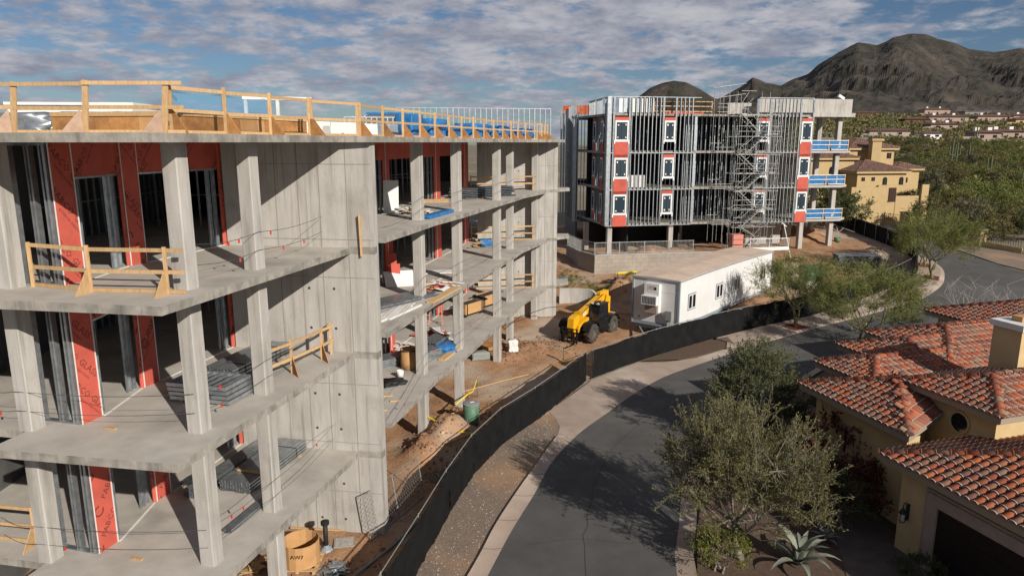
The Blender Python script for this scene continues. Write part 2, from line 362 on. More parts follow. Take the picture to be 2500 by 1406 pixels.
# expansion joints across the kerb, and sealed cracks in the asphalt
KI, KO = resample(kin, 60), resample(smooth_line(kout, 4), 60)
for i in range(3, 58, 5):
    p, q = KI[i], KO[i]; d = (Vector(q) - Vector(p)); d2 = Vector((-d.y, d.x)).normalized() * .012
    zz_ = lambda v, k: (v[0], v[1], H(v[0], v[1]) + k)
    m1 = Vector(p).lerp(Vector(q), .4); b = MB()
    for (a, ka), (c, kc) in (((Vector(p), .012), (m1, .026)), ((m1, .026), (Vector(q), .136))): b.add([zz_(a - d2, ka), zz_(a + d2, ka), zz_(c + d2, kc), zz_(c - d2, kc)], [(0, 1, 2, 3)])
    ob('kerb_joint', b, M_['tie_hole'], bpy.data.objects['kerb'])
def crack(pts, w, m):
    b = MB(); P = smooth_line(pts, 8); n = len(P)
    for i, p in enumerate(P):
        e = Vector(P[min(i + 1, n - 1)]) - Vector(P[max(i - 1, 0)]); o = Vector((-e.y, e.x)).normalized() * w * (.6 + .5 * abs(nz(i * .7, w * 90))); j = .12 * nz(i * .5, p[1])
        for s_ in (-1, 1): b.v.append((p[0] + o.x * s_ + j, p[1] + o.y * s_, H(p[0], p[1]) + .006))
    b.f = [(2 * i, 2 * i + 1, 2 * i + 3, 2 * i + 2) for i in range(n - 1)]
    ob('sealed_crack', b, M_[m], bpy.data.objects['road'])
crack([(1.8, 14), (2.3, 18), (2.6, 23), (3.6, 28), (5.2, 32), (8.5, 36.5), (12.5, 40)], .02, 'tie_hole')
crack([(.6, 23), (2.4, 23.4), (4.2, 23.1), (6.0, 23.4)], .015, 'tie_hole'); crack([(3.2, 31.6), (5.0, 30.6), (7.6, 29.9)], .015, 'tie_hole'); crack([(8, 38), (10.5, 36.6), (13, 35.8)], .015, 'tie_hole')
# tree wells in the sidewalk
for c, rz in (((21.0, 50.9), .55), ((38.7, 64.3), 1.0), ((40.3, 68.7), 1.2)):
    b = MB(); d = .8
    for u, w in ((-d, -d * .8), (d, -d * .8), (d, d * .8), (-d, d * .8)):
        x = c[0] + u * math.cos(rz) - w * math.sin(rz); y = c[1] + u * math.sin(rz) + w * math.cos(rz); b.v.append((x, y, H(x, y) + .112))
    b.f.append((0, 1, 2, 3)); ob('tree_well', b, M_['redmulch'], kind='structure')
for i, (x, y, r, lab) in enumerate(((4.15, 30.6, .42, 'round iron manhole cover in the asphalt between the tree shadows'), (7.0, 37.2, .40, 'round iron manhole cover beside the driveway apron'))):
    z = H(x, y); t = thing('manhole_cover', lab, 'manhole cover', (x, y, z))
    b = MB(); b.lathe([(0, .012), (r * .82, .012), (r * .82, .006)], 24, (x, y, z)); ob('cover', b, M_['manhole'], t)
    b = MB(); b.lathe([(r * .84, .005), (r * .84, .016), (r, .016), (r * 1.02, .002)], 24, (x, y, z)); ob('frame_ring', b, M_['manhole'], t)
    b = MB(); b.lathe([(r * .5, .010), (r * .5, .018), (r * .56, .018), (r * .56, .010)], 20, (x, y, z)); ob('rib_ring', b, M_['manhole'], t)
# dirt of the building site
fx = lambda y: float(np.interp(y, [p[1] for p in FL + FL2], [p[0] for p in FL + FL2]))
MOUNDS = [(-3.1, 32.2, 1.4, 1.35), (-3.9, 30.2, 1.1, .95), (-2.0, 34.4, 1.2, .3), (9.3, 58.5, 1.7, 1.5), (10.6, 61.0, 1.6, 1.3), (1.4, 46.5, 1.0, .35), (3.4, 46.3, 1.6, .30), (0, 44.5, .9, .35), (20, 70, 2.2, .5), (25, 71.5, 2.5, .7), (37.5, 72.5, 1.6, .8), (30, 69, 2.0, .4), (33.5, 82, 3.5, 1.6), (14, 71.5, 2.2, 1.1), (17, 72, 1.8, .9), (-6.2, 21.0, .8, -.25), (-5.6, 25.3, .9, -.2), (-2.7, 28.5, 1.6, -.35), (6.8, 53.6, 1.5, .25)]
def HD(x, y):
    z = H(x, y) + .05
    e = min(1, max(0, (fx(y) - .25 - x) / 1.2))
    r = .11 * nz(x, y, 1, .35) + .07 * nz(x, y, 5, 1.1) + .035 * nz(x, y, 8, 2.7)
    for cx, cy, rr, h in MOUNDS:
        d = math.hypot(x - cx, y - cy) / rr
        if d < 1.6: r += h * math.exp(-d * d * 1.6) * (1 + .35 * nz(x, y, 2, 1.6))
    return z + e * r
b = MB(); ysd = np.arange(11, 94, .38); ncol = 96
for y in ysd:
    xl = -17. if y < 54 else 3.0; xr = fx(y) - .1
    if y > 54: xl = 3.0 - max(0, 60 - y) * 2
    for i in range(ncol + 1):
        x = xl + (xr - xl) * i / ncol; b.v.append((x, y, HD(x, y)))
for j in range(len(ysd) - 1):
    for i in range(ncol):
        a = j * (ncol + 1) + i; b.f.append((a, a + 1, a + ncol + 2, a + ncol + 1))
ob('site_dirt', b, M_['dirt'], smooth=True, kind='structure')
# loose stones and clods
def pebble(b, x, y, z, s):
    q = [Vector((U3(.7, 1.2) * a, U3(.7, 1.2) * c, U3(.5, .9) * d)) * s for a, c, d in ((1, 0, 0), (0, 1, 0), (-1, 0, 0), (0, -1, 0), (0, 0, 1), (0, 0, -.4))]
    rz = Matrix.Rotation(U3(0, 6.3), 3, 'Z'); q = [rz @ v + Vector((x, y, z)) for v in q]
    b.add(q, [(0, 1, 4), (1, 2, 4), (2, 3, 4), (3, 0, 4), (1, 0, 5), (2, 1, 5), (3, 2, 5), (0, 3, 5)])
b = MB()
for k in range(2600):
    y = U3(18, 60) if k % 4 else U3(60, 88); x = U3(max(-7, fx(y) - 14), fx(y) - .3)
    pebble(b, x, y, HD(x, y), U3(.02, .06) * (2.2 if R.random() < .10 else 1))
for cx, cy, rr, h in MOUNDS:
    for k in range(70):
        a = U3(0, 6.3); d = rr * U3(.2, 1.5); x = cx + d * math.cos(a); y = cy + d * math.sin(a)
        if x < fx(y) - .3: pebble(b, x, y, HD(x, y), U3(.04, .13))
tag(ob('loose_stones', b, M_['clod'], kind='stuff'), 'brown stones and clods scattered over the dirt of the site', 'stones')
b = MB()
for k in range(900):
    y = U3(14, 37); x = U3(fx(y) + .1, np.interp(y, [p[1] for p in kout] + [36, 38], [p[0] for p in kout] + [1.9, 3.2])) 
    pebble(b, x, y, H(x, y) + .03, U3(.012, .04))
tag(ob('verge_stones', b, M_['stone'], kind='stuff'), 'small pale stones strewn over the verge beside the kerb', 'stones')

# ------------------------------------------------------------------ mountains
RIDGE = [(1440, 352), (1560, 300), (1700, 262), (1760, 240), (1796, 220), (1828, 195), (1860, 208), (1896, 214), (1924, 200), (1960, 188), (1980, 168), (2004, 152), (2032, 136), (2072, 115), (2120, 122), (2156, 104), (2200, 95), (2232, 98), (2260, 108), (2300, 116), (2340, 132), (2400, 138), (2460, 129), (2500, 134), (2600, 150), (2750, 135), (2950, 160), (3300, 200), (3700, 250)]
def mountain(name, ridge, Yr, Y0, Y1, n, base_drop=0):
    # ridge heights given as bearings and elevations seen from the valley; turned into real heights at the ridge's distance
    rx = [(p[0] - 1250) / 1766 for p in ridge]; rz = [14.7 + (348 - p[1]) / 1766 * Yr for p in ridge]
    b = MB(); rows = 90
    for i in range(n + 1):
        r = rx[0] + (rx[-1] - rx[0]) * i / n; zr = float(np.interp(r, rx, rz))
        for j in range(rows + 1):
            t = j / rows * 1.5; Y = Y0 + (Yr - Y0) * t if t < 1 else Yr + (Y1 - Yr) * (t - 1) / .5
            x = r * Y + 0; zb = H(x, Y) - 4
            if t <= 1:
                f = .30 * t + .70 * t ** 1.7
                q = mnoise.ridged_multi_fractal(Vector((x / 230 + Y / 700, Y / 260 - x / 900, 2.3)), .95, 2.1, 5, 1., 2.) - 1.1
                z = zb + (zr - zb) * f + q * 34 * math.sin(math.pi * min(1, t)) ** .8 * min(1, (zr - zb) / 120) + (nz(x, Y, 5, .016) * 10 * math.sin(math.pi * t) + nz(x, Y, 4, .045) * 4.0 + nz(x, Y, 7, .11) * 1.6) * min(1, .35 + 1.2 * math.sin(math.pi * t))
            else: z = zr - (zr - zb) * ((t - 1) / .5) ** 1.1 + nz(x, Y, 4, .05) * 3
            b.v.append((x, Y, z))
    k = rows + 1
    for i in range(n):
        for j in range(rows): a = i * k + j; b.f.append((a, a + k, a + k + 1, a + 1))
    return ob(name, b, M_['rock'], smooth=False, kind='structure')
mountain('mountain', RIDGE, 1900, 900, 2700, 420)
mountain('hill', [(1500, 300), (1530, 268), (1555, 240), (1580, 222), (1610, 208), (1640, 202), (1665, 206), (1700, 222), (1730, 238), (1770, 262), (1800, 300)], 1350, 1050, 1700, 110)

# ------------------------------------------------------------------ site fence
def fence(line, label):
    P = resample(line, max(3, int(sum((Vector(a) - Vector(c)).length for a, c in zip(line[:-1], line[1:])) / 3.05) + 1))
    t = thing('site_fence', label, 'fence', (P[0][0], P[0][1], H(*P[0])))
    for i, (a, c) in enumerate(zip(P[:-1], P[1:])):
        d = Vector((c[0] - a[0], c[1] - a[1], 0)); l = d.length; d.normalize(); nrm = Vector((d.y, -d.x, 0))
        b = MB(); nu, nv = 26, 10; sd_ = U3(0, 50)
        for u in range(nu + 1):
            for w in range(nv + 1):
                s = -.05 + (l + .1) * u / nu; q = w / nv
                x = a[0] + d.x * s; y = a[1] + d.y * s; sag = .07 * math.sin(math.pi * u / nu) * q + .03 * nz(s * 2.5, sd_, q) * q
                off = .09 * nz(s * 1.9 + q * 1.2, sd_, q * 2.0) * (1.0 - abs(q - .5)) + .045 * nz(s * 5.5 + q * 2.5, sd_ + 9, q) + .13
                b.v.append((x + nrm.x * off, y + nrm.y * off, H(x, y) + .05 + 1.76 * q - sag))
        for u in range(nu):
            for w in range(nv): k = u * (nv + 1) + w; b.f.append((k, k + nv + 1, k + nv + 2, k + 1))
        ob('fabric_panel', b, M_['fabric'], t, smooth=True)
        z0, z1 = H(*a) + 1.80, H(*c) + 1.80
        stick('top_rail', M_['scaffold'], t, (a[0], a[1], z0), (c[0], c[1], z1), .045, .045, shape='tube')
    for p in P:
        stick('post', M_['scaffold'], t, (p[0], p[1], H(*p)), (p[0], p[1], H(*p) + 1.86), .055, .055, shape='tube')
    return t
fence(FL, 'black fabric site fence running beside the gravel verge up to the driveway gap')
fence(FL2, 'long black fabric site fence curving past the white trailer and the sidewalk')

# ------------------------------------------------------------------ near concrete building
ZR, ZA, ZB, ZC, ST = 14.7, 11.23, 7.57, 3.89, .21
LV = [(ZA, ZR), (ZB, ZA - ST), (ZC, ZB - ST)]         # (floor top, ceiling)
AZ = rad(-13.9)
B1 = thing('concrete_building', 'unfinished grey concrete building with open balcony slabs and orange sheathing behind columns', 'building', (-9, 24, .6))
BK = [(2.6, 52.6), (2.62, 53.4), (-1, 66), (-30, 66)]
W2E = [(-4.75, 26.25), (-3.95, 29.6), (-3.45, 31.9), (-2.42, 35.2), (-.58, 42.3), (.2, 45.2), (.75, 47.6)]
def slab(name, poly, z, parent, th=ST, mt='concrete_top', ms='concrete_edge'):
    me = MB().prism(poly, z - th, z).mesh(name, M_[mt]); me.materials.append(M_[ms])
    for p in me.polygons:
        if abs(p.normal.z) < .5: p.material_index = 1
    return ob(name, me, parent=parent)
edge1 = [(-7.58, 14.9), (-5.45, 23.62), (-5.2, 26.32)]
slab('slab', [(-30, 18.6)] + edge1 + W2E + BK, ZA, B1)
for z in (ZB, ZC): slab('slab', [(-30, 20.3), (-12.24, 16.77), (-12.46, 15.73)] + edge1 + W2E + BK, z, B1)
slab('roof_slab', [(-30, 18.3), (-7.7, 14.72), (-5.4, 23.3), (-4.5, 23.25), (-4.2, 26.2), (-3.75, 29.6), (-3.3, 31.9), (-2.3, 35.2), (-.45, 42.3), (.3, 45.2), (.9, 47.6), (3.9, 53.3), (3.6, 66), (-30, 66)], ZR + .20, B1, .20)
# slab bands keyed into the end wall
def wall(name, a, c, th, z0, z1, m='concrete'):
    a, c = Vector(a), Vector(c); d = (c - a).normalized(); n = Vector((-d.y, d.x)) * th
    return ob(name, MB().prism([a, c, c + n, a + n], z0, z1), M_[m], B1)
w1a, w1b = Vector((-13.5, 24.86)), Vector((-4.62, 23.52))
wd = (w1b - w1a).normalized(); wn_ = Vector((wd.y, -wd.x))
W1 = wall('end_wall', w1a + wd * 3.72, w1b, .42, .3, ZR - .002)
w2a, w2b = Vector((-2.6, 53.3)), Vector((3.42, 53.6))
W2 = wall('end_wall', w2a, w2b, .75, .9, ZR - .002)
def wall_detail(W, a, b, n, zs, xs, holes):
    d = (b - a).normalized()
    for z in zs:
        for (s0, s1) in xs[:1]:
            p, q = a + d * s0 + n * .004, a + d * s1 + n * .004
            ob('form_joint', MB().bar((p.x, p.y, z), (q.x, q.y, z), .02, .014), M_['joint'], W)
    for s, z0, z1 in holes['v']:
        p = a + d * s + n * .004; ob('form_joint', MB().bar((p.x, p.y, z0), (p.x, p.y, z1), .02, .02), M_['joint'], W)
    for s, z in holes['h']:
        p = a + d * s + n * .002; q = p + n * .006; ob('tie_hole', MB().cyl((p.x, p.y, z), (q.x, q.y, z), .045, .05, 8), M_['tie_hole'], W)
wall_detail(W1, w1a, w1b, wn_, [14.0, 11.5, 10.2, 6.4, 4.2, 2.3], [(4.2, 8.95)], dict(v=[(s, z0, z1) for (z0, z1) in ((ZA, ZR), (ZB, ZA - ST), (ZC, ZB - ST), (.6, ZC - ST)) for s in (5.6, 6.4, 7.15, 8.1)], h=[(s, z) for z in (1.2, 2.6, 4.7, 6.0, 8.4, 9.8) for s in (5.0, 6.6, 7.5)]))
n2 = (w2b - w2a).normalized(); n2 = Vector((n2.y, -n2.x))
wall_detail(W2, w2a, w2b, n2, [2.6, 5.8, 9.2, 13.0], [(.4, 5.9)], dict(v=[(s, z0, z1) for (z0, z1) in ((ZA, ZR), (ZB, ZA - ST), (ZC, ZB - ST), (.9, ZC - ST)) for s in (2.5, 3.6, 5.1, 5.75)], h=[(s, z) for z in (2.2, 5.0, 6.2, 8.8, 10.0, 12.6) for s in (3.1, 4.4)]))
for z in (ZA, ZB, ZC):
    p, q = w1a + wd * 8.1 + wn_ * .006, w1b + wn_ * .006
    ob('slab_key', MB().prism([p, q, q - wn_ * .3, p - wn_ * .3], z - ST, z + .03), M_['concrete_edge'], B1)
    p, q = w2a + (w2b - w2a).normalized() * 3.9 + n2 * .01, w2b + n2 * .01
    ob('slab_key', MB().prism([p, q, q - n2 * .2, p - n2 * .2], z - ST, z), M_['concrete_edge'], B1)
    slab('balcony_tip', [(3.2, 54.4), (3.3, 54.0), (4.45, 55.0), (4.5, 56.4), (3.2, 56.4)], z, B1)
# columns
def colm(x, y, z0, z1, w=.42): post('column', M_['concrete'], B1, x, y, z0, z1, w, w, AZ, 'cham')
for (x, y) in ((-12.23, 17.0), (-7.9, 16.85), (-7.21, 19.58)):
    for z0, z1 in LV + [(.4, ZC - ST)]: colm(x, y, z0 - .01, z1 + .01)
for (x, y) in ((-4.3, 32.4), (-2.86, 36.6), (-.95, 43.9), (-.15, 48.2), (1.7, 54.4 - 1.4)):
    for z0, z1 in LV + [(.2, ZC - ST)]: colm(x, y, z0 - .01, z1 + .01, .46)
for (x, y) in ((-14.5, 27), (-20, 27), (-20, 33), (-14, 36), (-11, 42), (-20, 21), (-10.5, 31)):
    for z0, z1 in LV + [(.4, ZC - ST)]: colm(x, y, z0 - .01, z1 + .01, .5)
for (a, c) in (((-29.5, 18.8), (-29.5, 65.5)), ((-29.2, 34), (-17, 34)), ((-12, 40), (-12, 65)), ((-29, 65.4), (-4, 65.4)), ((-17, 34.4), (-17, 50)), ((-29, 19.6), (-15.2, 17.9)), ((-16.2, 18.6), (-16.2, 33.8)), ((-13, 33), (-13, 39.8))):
    for z0, z1 in LV + [(.4, ZC - ST)]: wall('dark_backing_wall', a, c, .22, z0, z1, 'interior_shade')  # walls added to block light so the rooms stay dark
# ---- orange sheathing with printed lettering
def text_mesh(body, size):
    cu = bpy.data.curves.new('lettering', 'FONT'); cu.body = body; cu.size = size; cu.resolution_u = 1; cu.align_x = 'CENTER'; cu.align_y = 'CENTER'
    o = bpy.data.objects.new('lettering', cu); me = bpy.data.meshes.new_from_object(o)
    vs = [(v.co.x, v.co.y) for v in me.vertices]; fs = [tuple(p.vertices) for p in me.polygons]
    bpy.data.objects.remove(o); bpy.data.curves.remove(cu); bpy.data.meshes.remove(me)
    return vs, fs
_T1, _T2 = text_mesh('PABCO GLASS', .25), text_mesh('EXTERIOR SHEATHING', .095)
MOT = MB(); MOT.add([(x + .1, y, 0) for x, y in _T1[0]], _T1[1]); MOT.add([(x + .25, y - .2, 0) for x, y in _T2[0]], _T2[1])
rv = []
for i in range(9):       # broken ring emblem ahead of the words
    a = .5 + 5.2 * i / 8
    for r in (.115, .16): rv.append((-1.02 + r * math.cos(a), r * math.sin(a) - .02, 0))
MOT.add(rv, [(2 * i, 2 * i + 1, 2 * i + 3, 2 * i + 2) for i in range(8)])
def plate(name, a, c, z0, z1, th, m, parent):
    """upright board from a to c (front on the right-hand side)"""
    a, c = Vector(a), Vector(c); d = (c - a).normalized(); n = Vector((-d.y, d.x)) * th
    return ob(name, MB().prism([a, c, c + n, a + n], z0, z1), m, parent)
def lettered(a, c, z0, z1, parent, ang, seed, step=1.25):
    a, c = Vector(a), Vector(c); w = (c - a).length; h = z1 - z0; d = (c - a).normalized(); nn = Vector((d.y, -d.x))
    pn = plate('sheathing_panel', a, c, z0, z1, .05, M_['sheath'], parent)
    rr = random.Random(seed); bm = bmesh.new(); y = -.4 + rr.uniform(0, .5); k = 0
    while y < h + .4:
        ca, sa = math.cos(ang), math.sin(ang); ox = w * .5 + rr.uniform(-.45, .45) + (.5 if k % 2 else -.35) * (w > 1)
        for rep in ([0] if w < 1.3 else np.arange(-w / 2, w / 2 + .1, 1.9)):
            vv = [bm.verts.new((ox + rep + x * ca - q * sa, y + x * sa + q * ca, 0)) for x, q, _ in MOT.v]
            for f in MOT.f:
                try: bm.faces.new([vv[i] for i in f])
                except ValueError: pass
        y += step; k += 1
    for co, no in (((.01, 0, 0), (-1, 0, 0)), ((w - .01, 0, 0), (1, 0, 0)), ((0, .01, 0), (0, -1, 0)), ((0, h - .01, 0), (0, 1, 0))):
        bmesh.ops.bisect_plane(bm, geom=bm.verts[:] + bm.edges[:] + bm.faces[:], plane_co=co, plane_no=no, clear_outer=True)
    for v in bm.verts:
        x, q = v.co.x, v.co.y; p = a + d * x + nn * .004; v.co = (p.x, p.y, z0 + q)
    if bm.faces:
        me = bpy.data.meshes.new('lettering'); bm.to_mesh(me); me.materials.append(M_['sheath_ink']); ob('lettering', me, parent=pn, kind='stuff')
    bm.free(); return pn
def studs(p, q, z0, z1, k, m='steel', w=.055, d=.15, parent=None, jit=.0):
    p, q = Vector(p), Vector(q); rz = math.atan2(q.y - p.y, q.x - p.x)
    for i in range(k):
        u = p.lerp(q, (i + .5) / k if k > 1 else .5); post('stud', M_[m], parent, u.x + U3(-jit, jit), u.y, z0, z1, w, d, rz, 'chan')
S0, S1, S2, S3, S4, S5, S6 = [Vector(p) for p in ((-11.07, 17.23), (-10.91, 17.80), (-11.0, 19.98), (-10.93, 20.07), (-10.77, 20.62), (-9.97, 24.28), (-9.86, 24.42))]
for k, (z0, z1) in enumerate(LV):
    zh = z0 + 2.62; sg = 1 if k != 1 else -1
    e = .002
    ang = (-rad(52), -rad(48), rad(55))[k]
    lettered(S0, S1, z0 + e, z1 - e, B1, ang, 3 + k, 1.05)
    lettered(S1 + Vector((0, .003)), S2 - Vector((0, .003)), zh, z1 - e, B1, rad(50), 13 + k, .9)
    lettered(S2, S3, z0 + e, z1 - e, B1, rad(60), 33 + k, 1.4)
    lettered(S3 + Vector((.004, .004)), S4, z0 + e, z1 - e, B1, -rad(50) if k == 0 else rad(55), 23 + k, 1.1)
    lettered(S4 + Vector((.003, .003)), S5, zh, z1 - e, B1, rad(50), 43 + k, .9)
    lettered(S5 + Vector((.003, .003)), S6, z0 + e, z1 - e, B1, rad(80), 53 + k, 1.6)
    for p in (S0 - Vector((.012, .01)), S3 + Vector((.012, -.012)), S4 + Vector((.006, .006)), S1 + Vector((.012, .006))):
        post('corner_bead', M_['bead'], B1, p.x, p.y, z0 + e, z1 - e, .022, .022, AZ)
    for a, c in ((S1, S2), (S4, S5)):
        a2, c2 = a + Vector((.05, .03)), c + Vector((.05, -.03)); stick('sill_track', M_['bead'], B1, (a2.x, a2.y, z0 + .012), (c2.x, c2.y, z0 + .012), .05, .02)
        stick('head_track', M_['steel'], B1, (a2.x - .12, a2.y, zh - .03), (c2.x - .12, c2.y, zh - .03), .12, .05)
    for p in (S1 + Vector((-.1, .06)), S1 + Vector((-.12, .2)), S2 + Vector((-.16, -.10)), S2 + Vector((-.16, -.34)), S5 + Vector((-.14, -.12)), S5 + Vector((-.2, -.42)), S4 + Vector((-.15, .06))):
        post('jamb_stud', M_['steel'], B1, p.x, p.y, z0 + .015, zh, .06, .16, AZ, 'chan')
    # open steel framing at the left of the sheathing
    q = Vector((-12.75, 17.68))
    for t, w in ((.03, .07), (.10, .05), (.30, .06), (.36, .05), (.68, .06), (.95, .06)):
        u = (S0 + Vector((-.06, .03))).lerp(q, t); post('stud', M_['steel'], B1, u.x, u.y, z0 + .03, z1, w, .15, AZ + math.pi, 'chan')
    stick('floor_track', M_['steel'], B1, (S0.x - .05, S0.y + .03, z0 + .02), (q.x, q.y, z0 + .02), .16, .04)
    stick('head_track', M_['steel'], B1, (S0.x - .05, S0.y + .03, z1 - .04), (q.x, q.y, z1 - .04), .16, .07)
# second wing sheathing
Q = [Vector(p) for p in ((-8.6, 27.6), (-6.42, 35.7), (-6.22, 36.45), (-4.78, 43.9), (-4.50, 44.9), (-3.45, 50.6), (-3.20, 51.9))]
for k, (z0, z1) in enumerate(LV):
    zh = z0 + 2.62; e = .002
    lettered(Q[0], Q[1], zh, z1 - e, B1, rad(50), 60 + k, .9)
    plate('sheathing_panel', Q[1] + Vector((.003, .003)), Q[2], z0 + e, z1 - e, .05, M_['sheath'], B1)
    plate('sheathing_panel', Q[2] + Vector((.003, .003)), Q[3], zh, z1 - e, .05, M_['sheath'], B1)
    plate('sheathing_panel', Q[3] + Vector((.003, .003)), Q[4], z0 + e, z1 - e, .05, M_['sheath'], B1)
    plate('sheathing_panel', Q[4] + Vector((.003, .003)), Q[5], zh, z1 - e, .05, M_['sheath'], B1)
    plate('sheathing_panel', Q[5] + Vector((.003, .003)), Q[6], z0 + e, z1 - e, .05, M_['sheath'], B1)
    for p in (Q[1] + Vector((.09, .25)), Q[3] + Vector((.1, .2)), Q[5] + Vector((.1, .2))): post('corner_bead', M_['bead'], B1, p.x, p.y, z0 + e, z1 - e, .03, .03, AZ)
    for p in (Q[1] - Vector((.05, .12)), Q[1] - Vector((.2, .5)), Q[3] - Vector((.05, .15)), Q[3] - Vector((.2, .7)), Q[5] - Vector((.05, .15)), Q[5] - Vector((.2, .7)), Q[0] + Vector((.3, 1.2)), Q[0] + Vector((.8, 3.2))):
        post('jamb_stud', M_['steel'], B1, p.x - .1, p.y, z0 + .01, zh, .07, .16, AZ, 'chan')
    stick('sill_track', M_['bead'], B1, (Q[2].x + .05, Q[2].y, z0 + .012), (Q[3].x + .05, Q[3].y, z0 + .012), .06, .02)
    stick('sill_track', M_['bead'], B1, (Q[4].x + .05, Q[4].y, z0 + .012), (Q[5].x + .05, Q[5].y, z0 + .012), .06, .02)
# interior stud partitions (seen only through the door openings)
for z0, z1 in LV:
    b = MB()
    for (p, q, k) in (((-16, 24), (-16, 33), 20), ((-15, 30), (-10.5, 30), 11), ((-12, 33.5), (-9, 39.5), 14), ((-10.5, 45), (-5.5, 45), 12), ((-22, 23), (-17, 23), 9), ((-9, 47), (-6, 53), 12)):
        for i in range(k):
            x = p[0] + (q[0] - p[0]) * i / (k - 1); y = p[1] + (q[1] - p[1]) * i / (k - 1); b.bb(x - .02, x + .02, y - .06, y + .06, z0 + .001, z1 - .001)
        b.bar((p[0], p[1], z0 + 1.3), (q[0], q[1], z0 + 1.3), .03, .04)
    ob('partition_studs', b, M_['steel'], B1, kind='stuff')

# ---- wooden guard rails
def gusset(parent, x, y, z, dx, dy, h=.55, w=.5, m='ply', th=.02):
    d = Vector((dx, dy, 0)).normalized(); n = Vector((-d.y, d.x, 0)) * th / 2; o = Vector((x, y, z)) + d * .046
    p = [o, o + d * w, o + d * (w * .92) + Vector((0, 0, .05)), o + d * .05 + Vector((0, 0, h)), o + Vector((0, 0, h))]
    vs = [q - n for q in p] + [q + n for q in p]; k = len(p)
    ob('gusset', MB().add(vs, [tuple(range(k)), tuple(range(2 * k - 1, k - 1, -1))] + [(i, k + i, k + (i + 1) % k, (i + 1) % k) for i in range(k)]), M_[m], parent)
def guardrail(label, P, z, h=1.12, gdir=None, gm='ply', rails=(1.05, .55), over=(.25, .25), group=None, toe=True, side=-1, lean=0., w=.085):
    t = thing('guardrail', label, 'guardrail', (P[0][0], P[0][1], z), group=group)
    for i, (x, y) in enumerate(P):
        g = gdir[i] if isinstance(gdir, list) else gdir
        lx, ly = (g[0] * lean, g[1] * lean) if g else (0, 0)
        stick('post', M_['wood'], t, (x, y, z + .001), (x + lx, y + ly, z + h + U3(-.03, .05)), w, .045, roll=0)
        if g: gusset(t, x, y, z + .001, *g, m=gm)
    for a, c, i in zip(P[:-1], P[1:], range(len(P))):
        a, c = Vector(a), Vector(c); d = (c - a).normalized(); n = Vector((d.y, -d.x)) * .035 * side
        s0 = a - d * (over[0] if i == 0 else -.0) + n; s1 = c + d * (over[1] if i == len(P) - 2 else 0.02) + n
        for r in rails: stick('rail', M_['wood'], t, (s0.x, s0.y, z + r + U3(-.02, .02)), (s1.x, s1.y, z + r + U3(-.02, .02)), .04, .09)
        if toe: stick('toe_board', M_['wood'], t, (s0.x, s0.y, z + .05), (s1.x, s1.y, z + .05), .04, .09)
    return t
zt = ZR + .20
guardrail('timber guardrail on the roof slab over the near corner column, with worn grey gussets', [(-14.0, 17.9), (-12.15, 17.7), (-10.35, 17.6), (-8.4, 17.55)], zt, 1.25, (-.75, -.66), 'ply_old', (1.18, .62), (.2, .5), lean=-.12, w=.14)
guardrail('timber guardrail on the roof following the plywood upstand towards the end wall', [(-8.3, 17.75), (-7.75, 19.7), (-7.2, 21.7), (-6.62, 23.75)], zt, 1.22, (.8, -.35), 'ply', (1.12, .56), (.1, .15), w=.1)
guardrail('short timber guardrail on the roof in front of the white insulation boards', [(-6.6, 23.95), (-5.55, 26.1)], zt, 1.2, [(.8, -.3), None], 'ply', (1.12, .56), (.1, .25), w=.1)
WP = [(-5.5, 26.3), (-5.15, 29.0), (-4.65, 31.0), (-4.15, 32.8), (-3.7, 34.9), (-3.2, 37.0), (-2.72, 39.2), (-2.2, 41.4), (-1.68, 43.6), (-1.15, 45.4), (-.6, 47.1), (-.06, 48.9), (.42, 50.4), (.98, 52.2), (1.9, 54.6), (2.3, 56.0), (2.6, 57.5), (2.9, 59.2)]
guardrail('long timber guardrail with many triangular plywood gussets along the roof edge by the blue tarps', WP, zt, 1.2, (.85, -.3), 'ply', (1.12, .6), (.1, .1), w=.1)
guardrail('timber guardrail on the uppermost balcony beside the corner column', [(-11.75, 17.05), (-9.95, 16.4), (-8.04, 16.2)], ZA, 1.12, [None, (-.1, -1), (-.1, -1)], 'wood', (1.02, .5), (.0, .42))
guardrail('sloping timber guardrail standing on the balcony above the stacked steel', [(-7.55, 19.95), (-6.92, 21.35), (-6.36, 22.8), (-6.2, 23.4)], ZB, 1.1, [None, (.6, -.8), (.6, -.8), None], 'ply', (1.0, .5), (.0, .1), toe=False, side=1)
for z, lab in ((ZA, 'thin timber guardrail before the far end wall on the highest floor'), (ZB, 'thin timber guardrail before the far end wall behind the blue tool bag'), (ZC, 'thin timber guardrail before the far end wall on the lowest slab')):
    guardrail(lab, [(-3.0, 52.2), (-.4, 52.5), (1.55, 52.75)], z, 1.1, None, 'ply', (1.0, .5), (0, .3), toe=(z != ZA))
guardrail('timber guardrail at the foot of the corner column on the lowest slab', [(-15.2, 18.05), (-13.1, 17.7), (-12.6, 17.62)], ZC, 1.1, [None, (0, -1), None], 'wood', (1.0, .5), (0, .1))
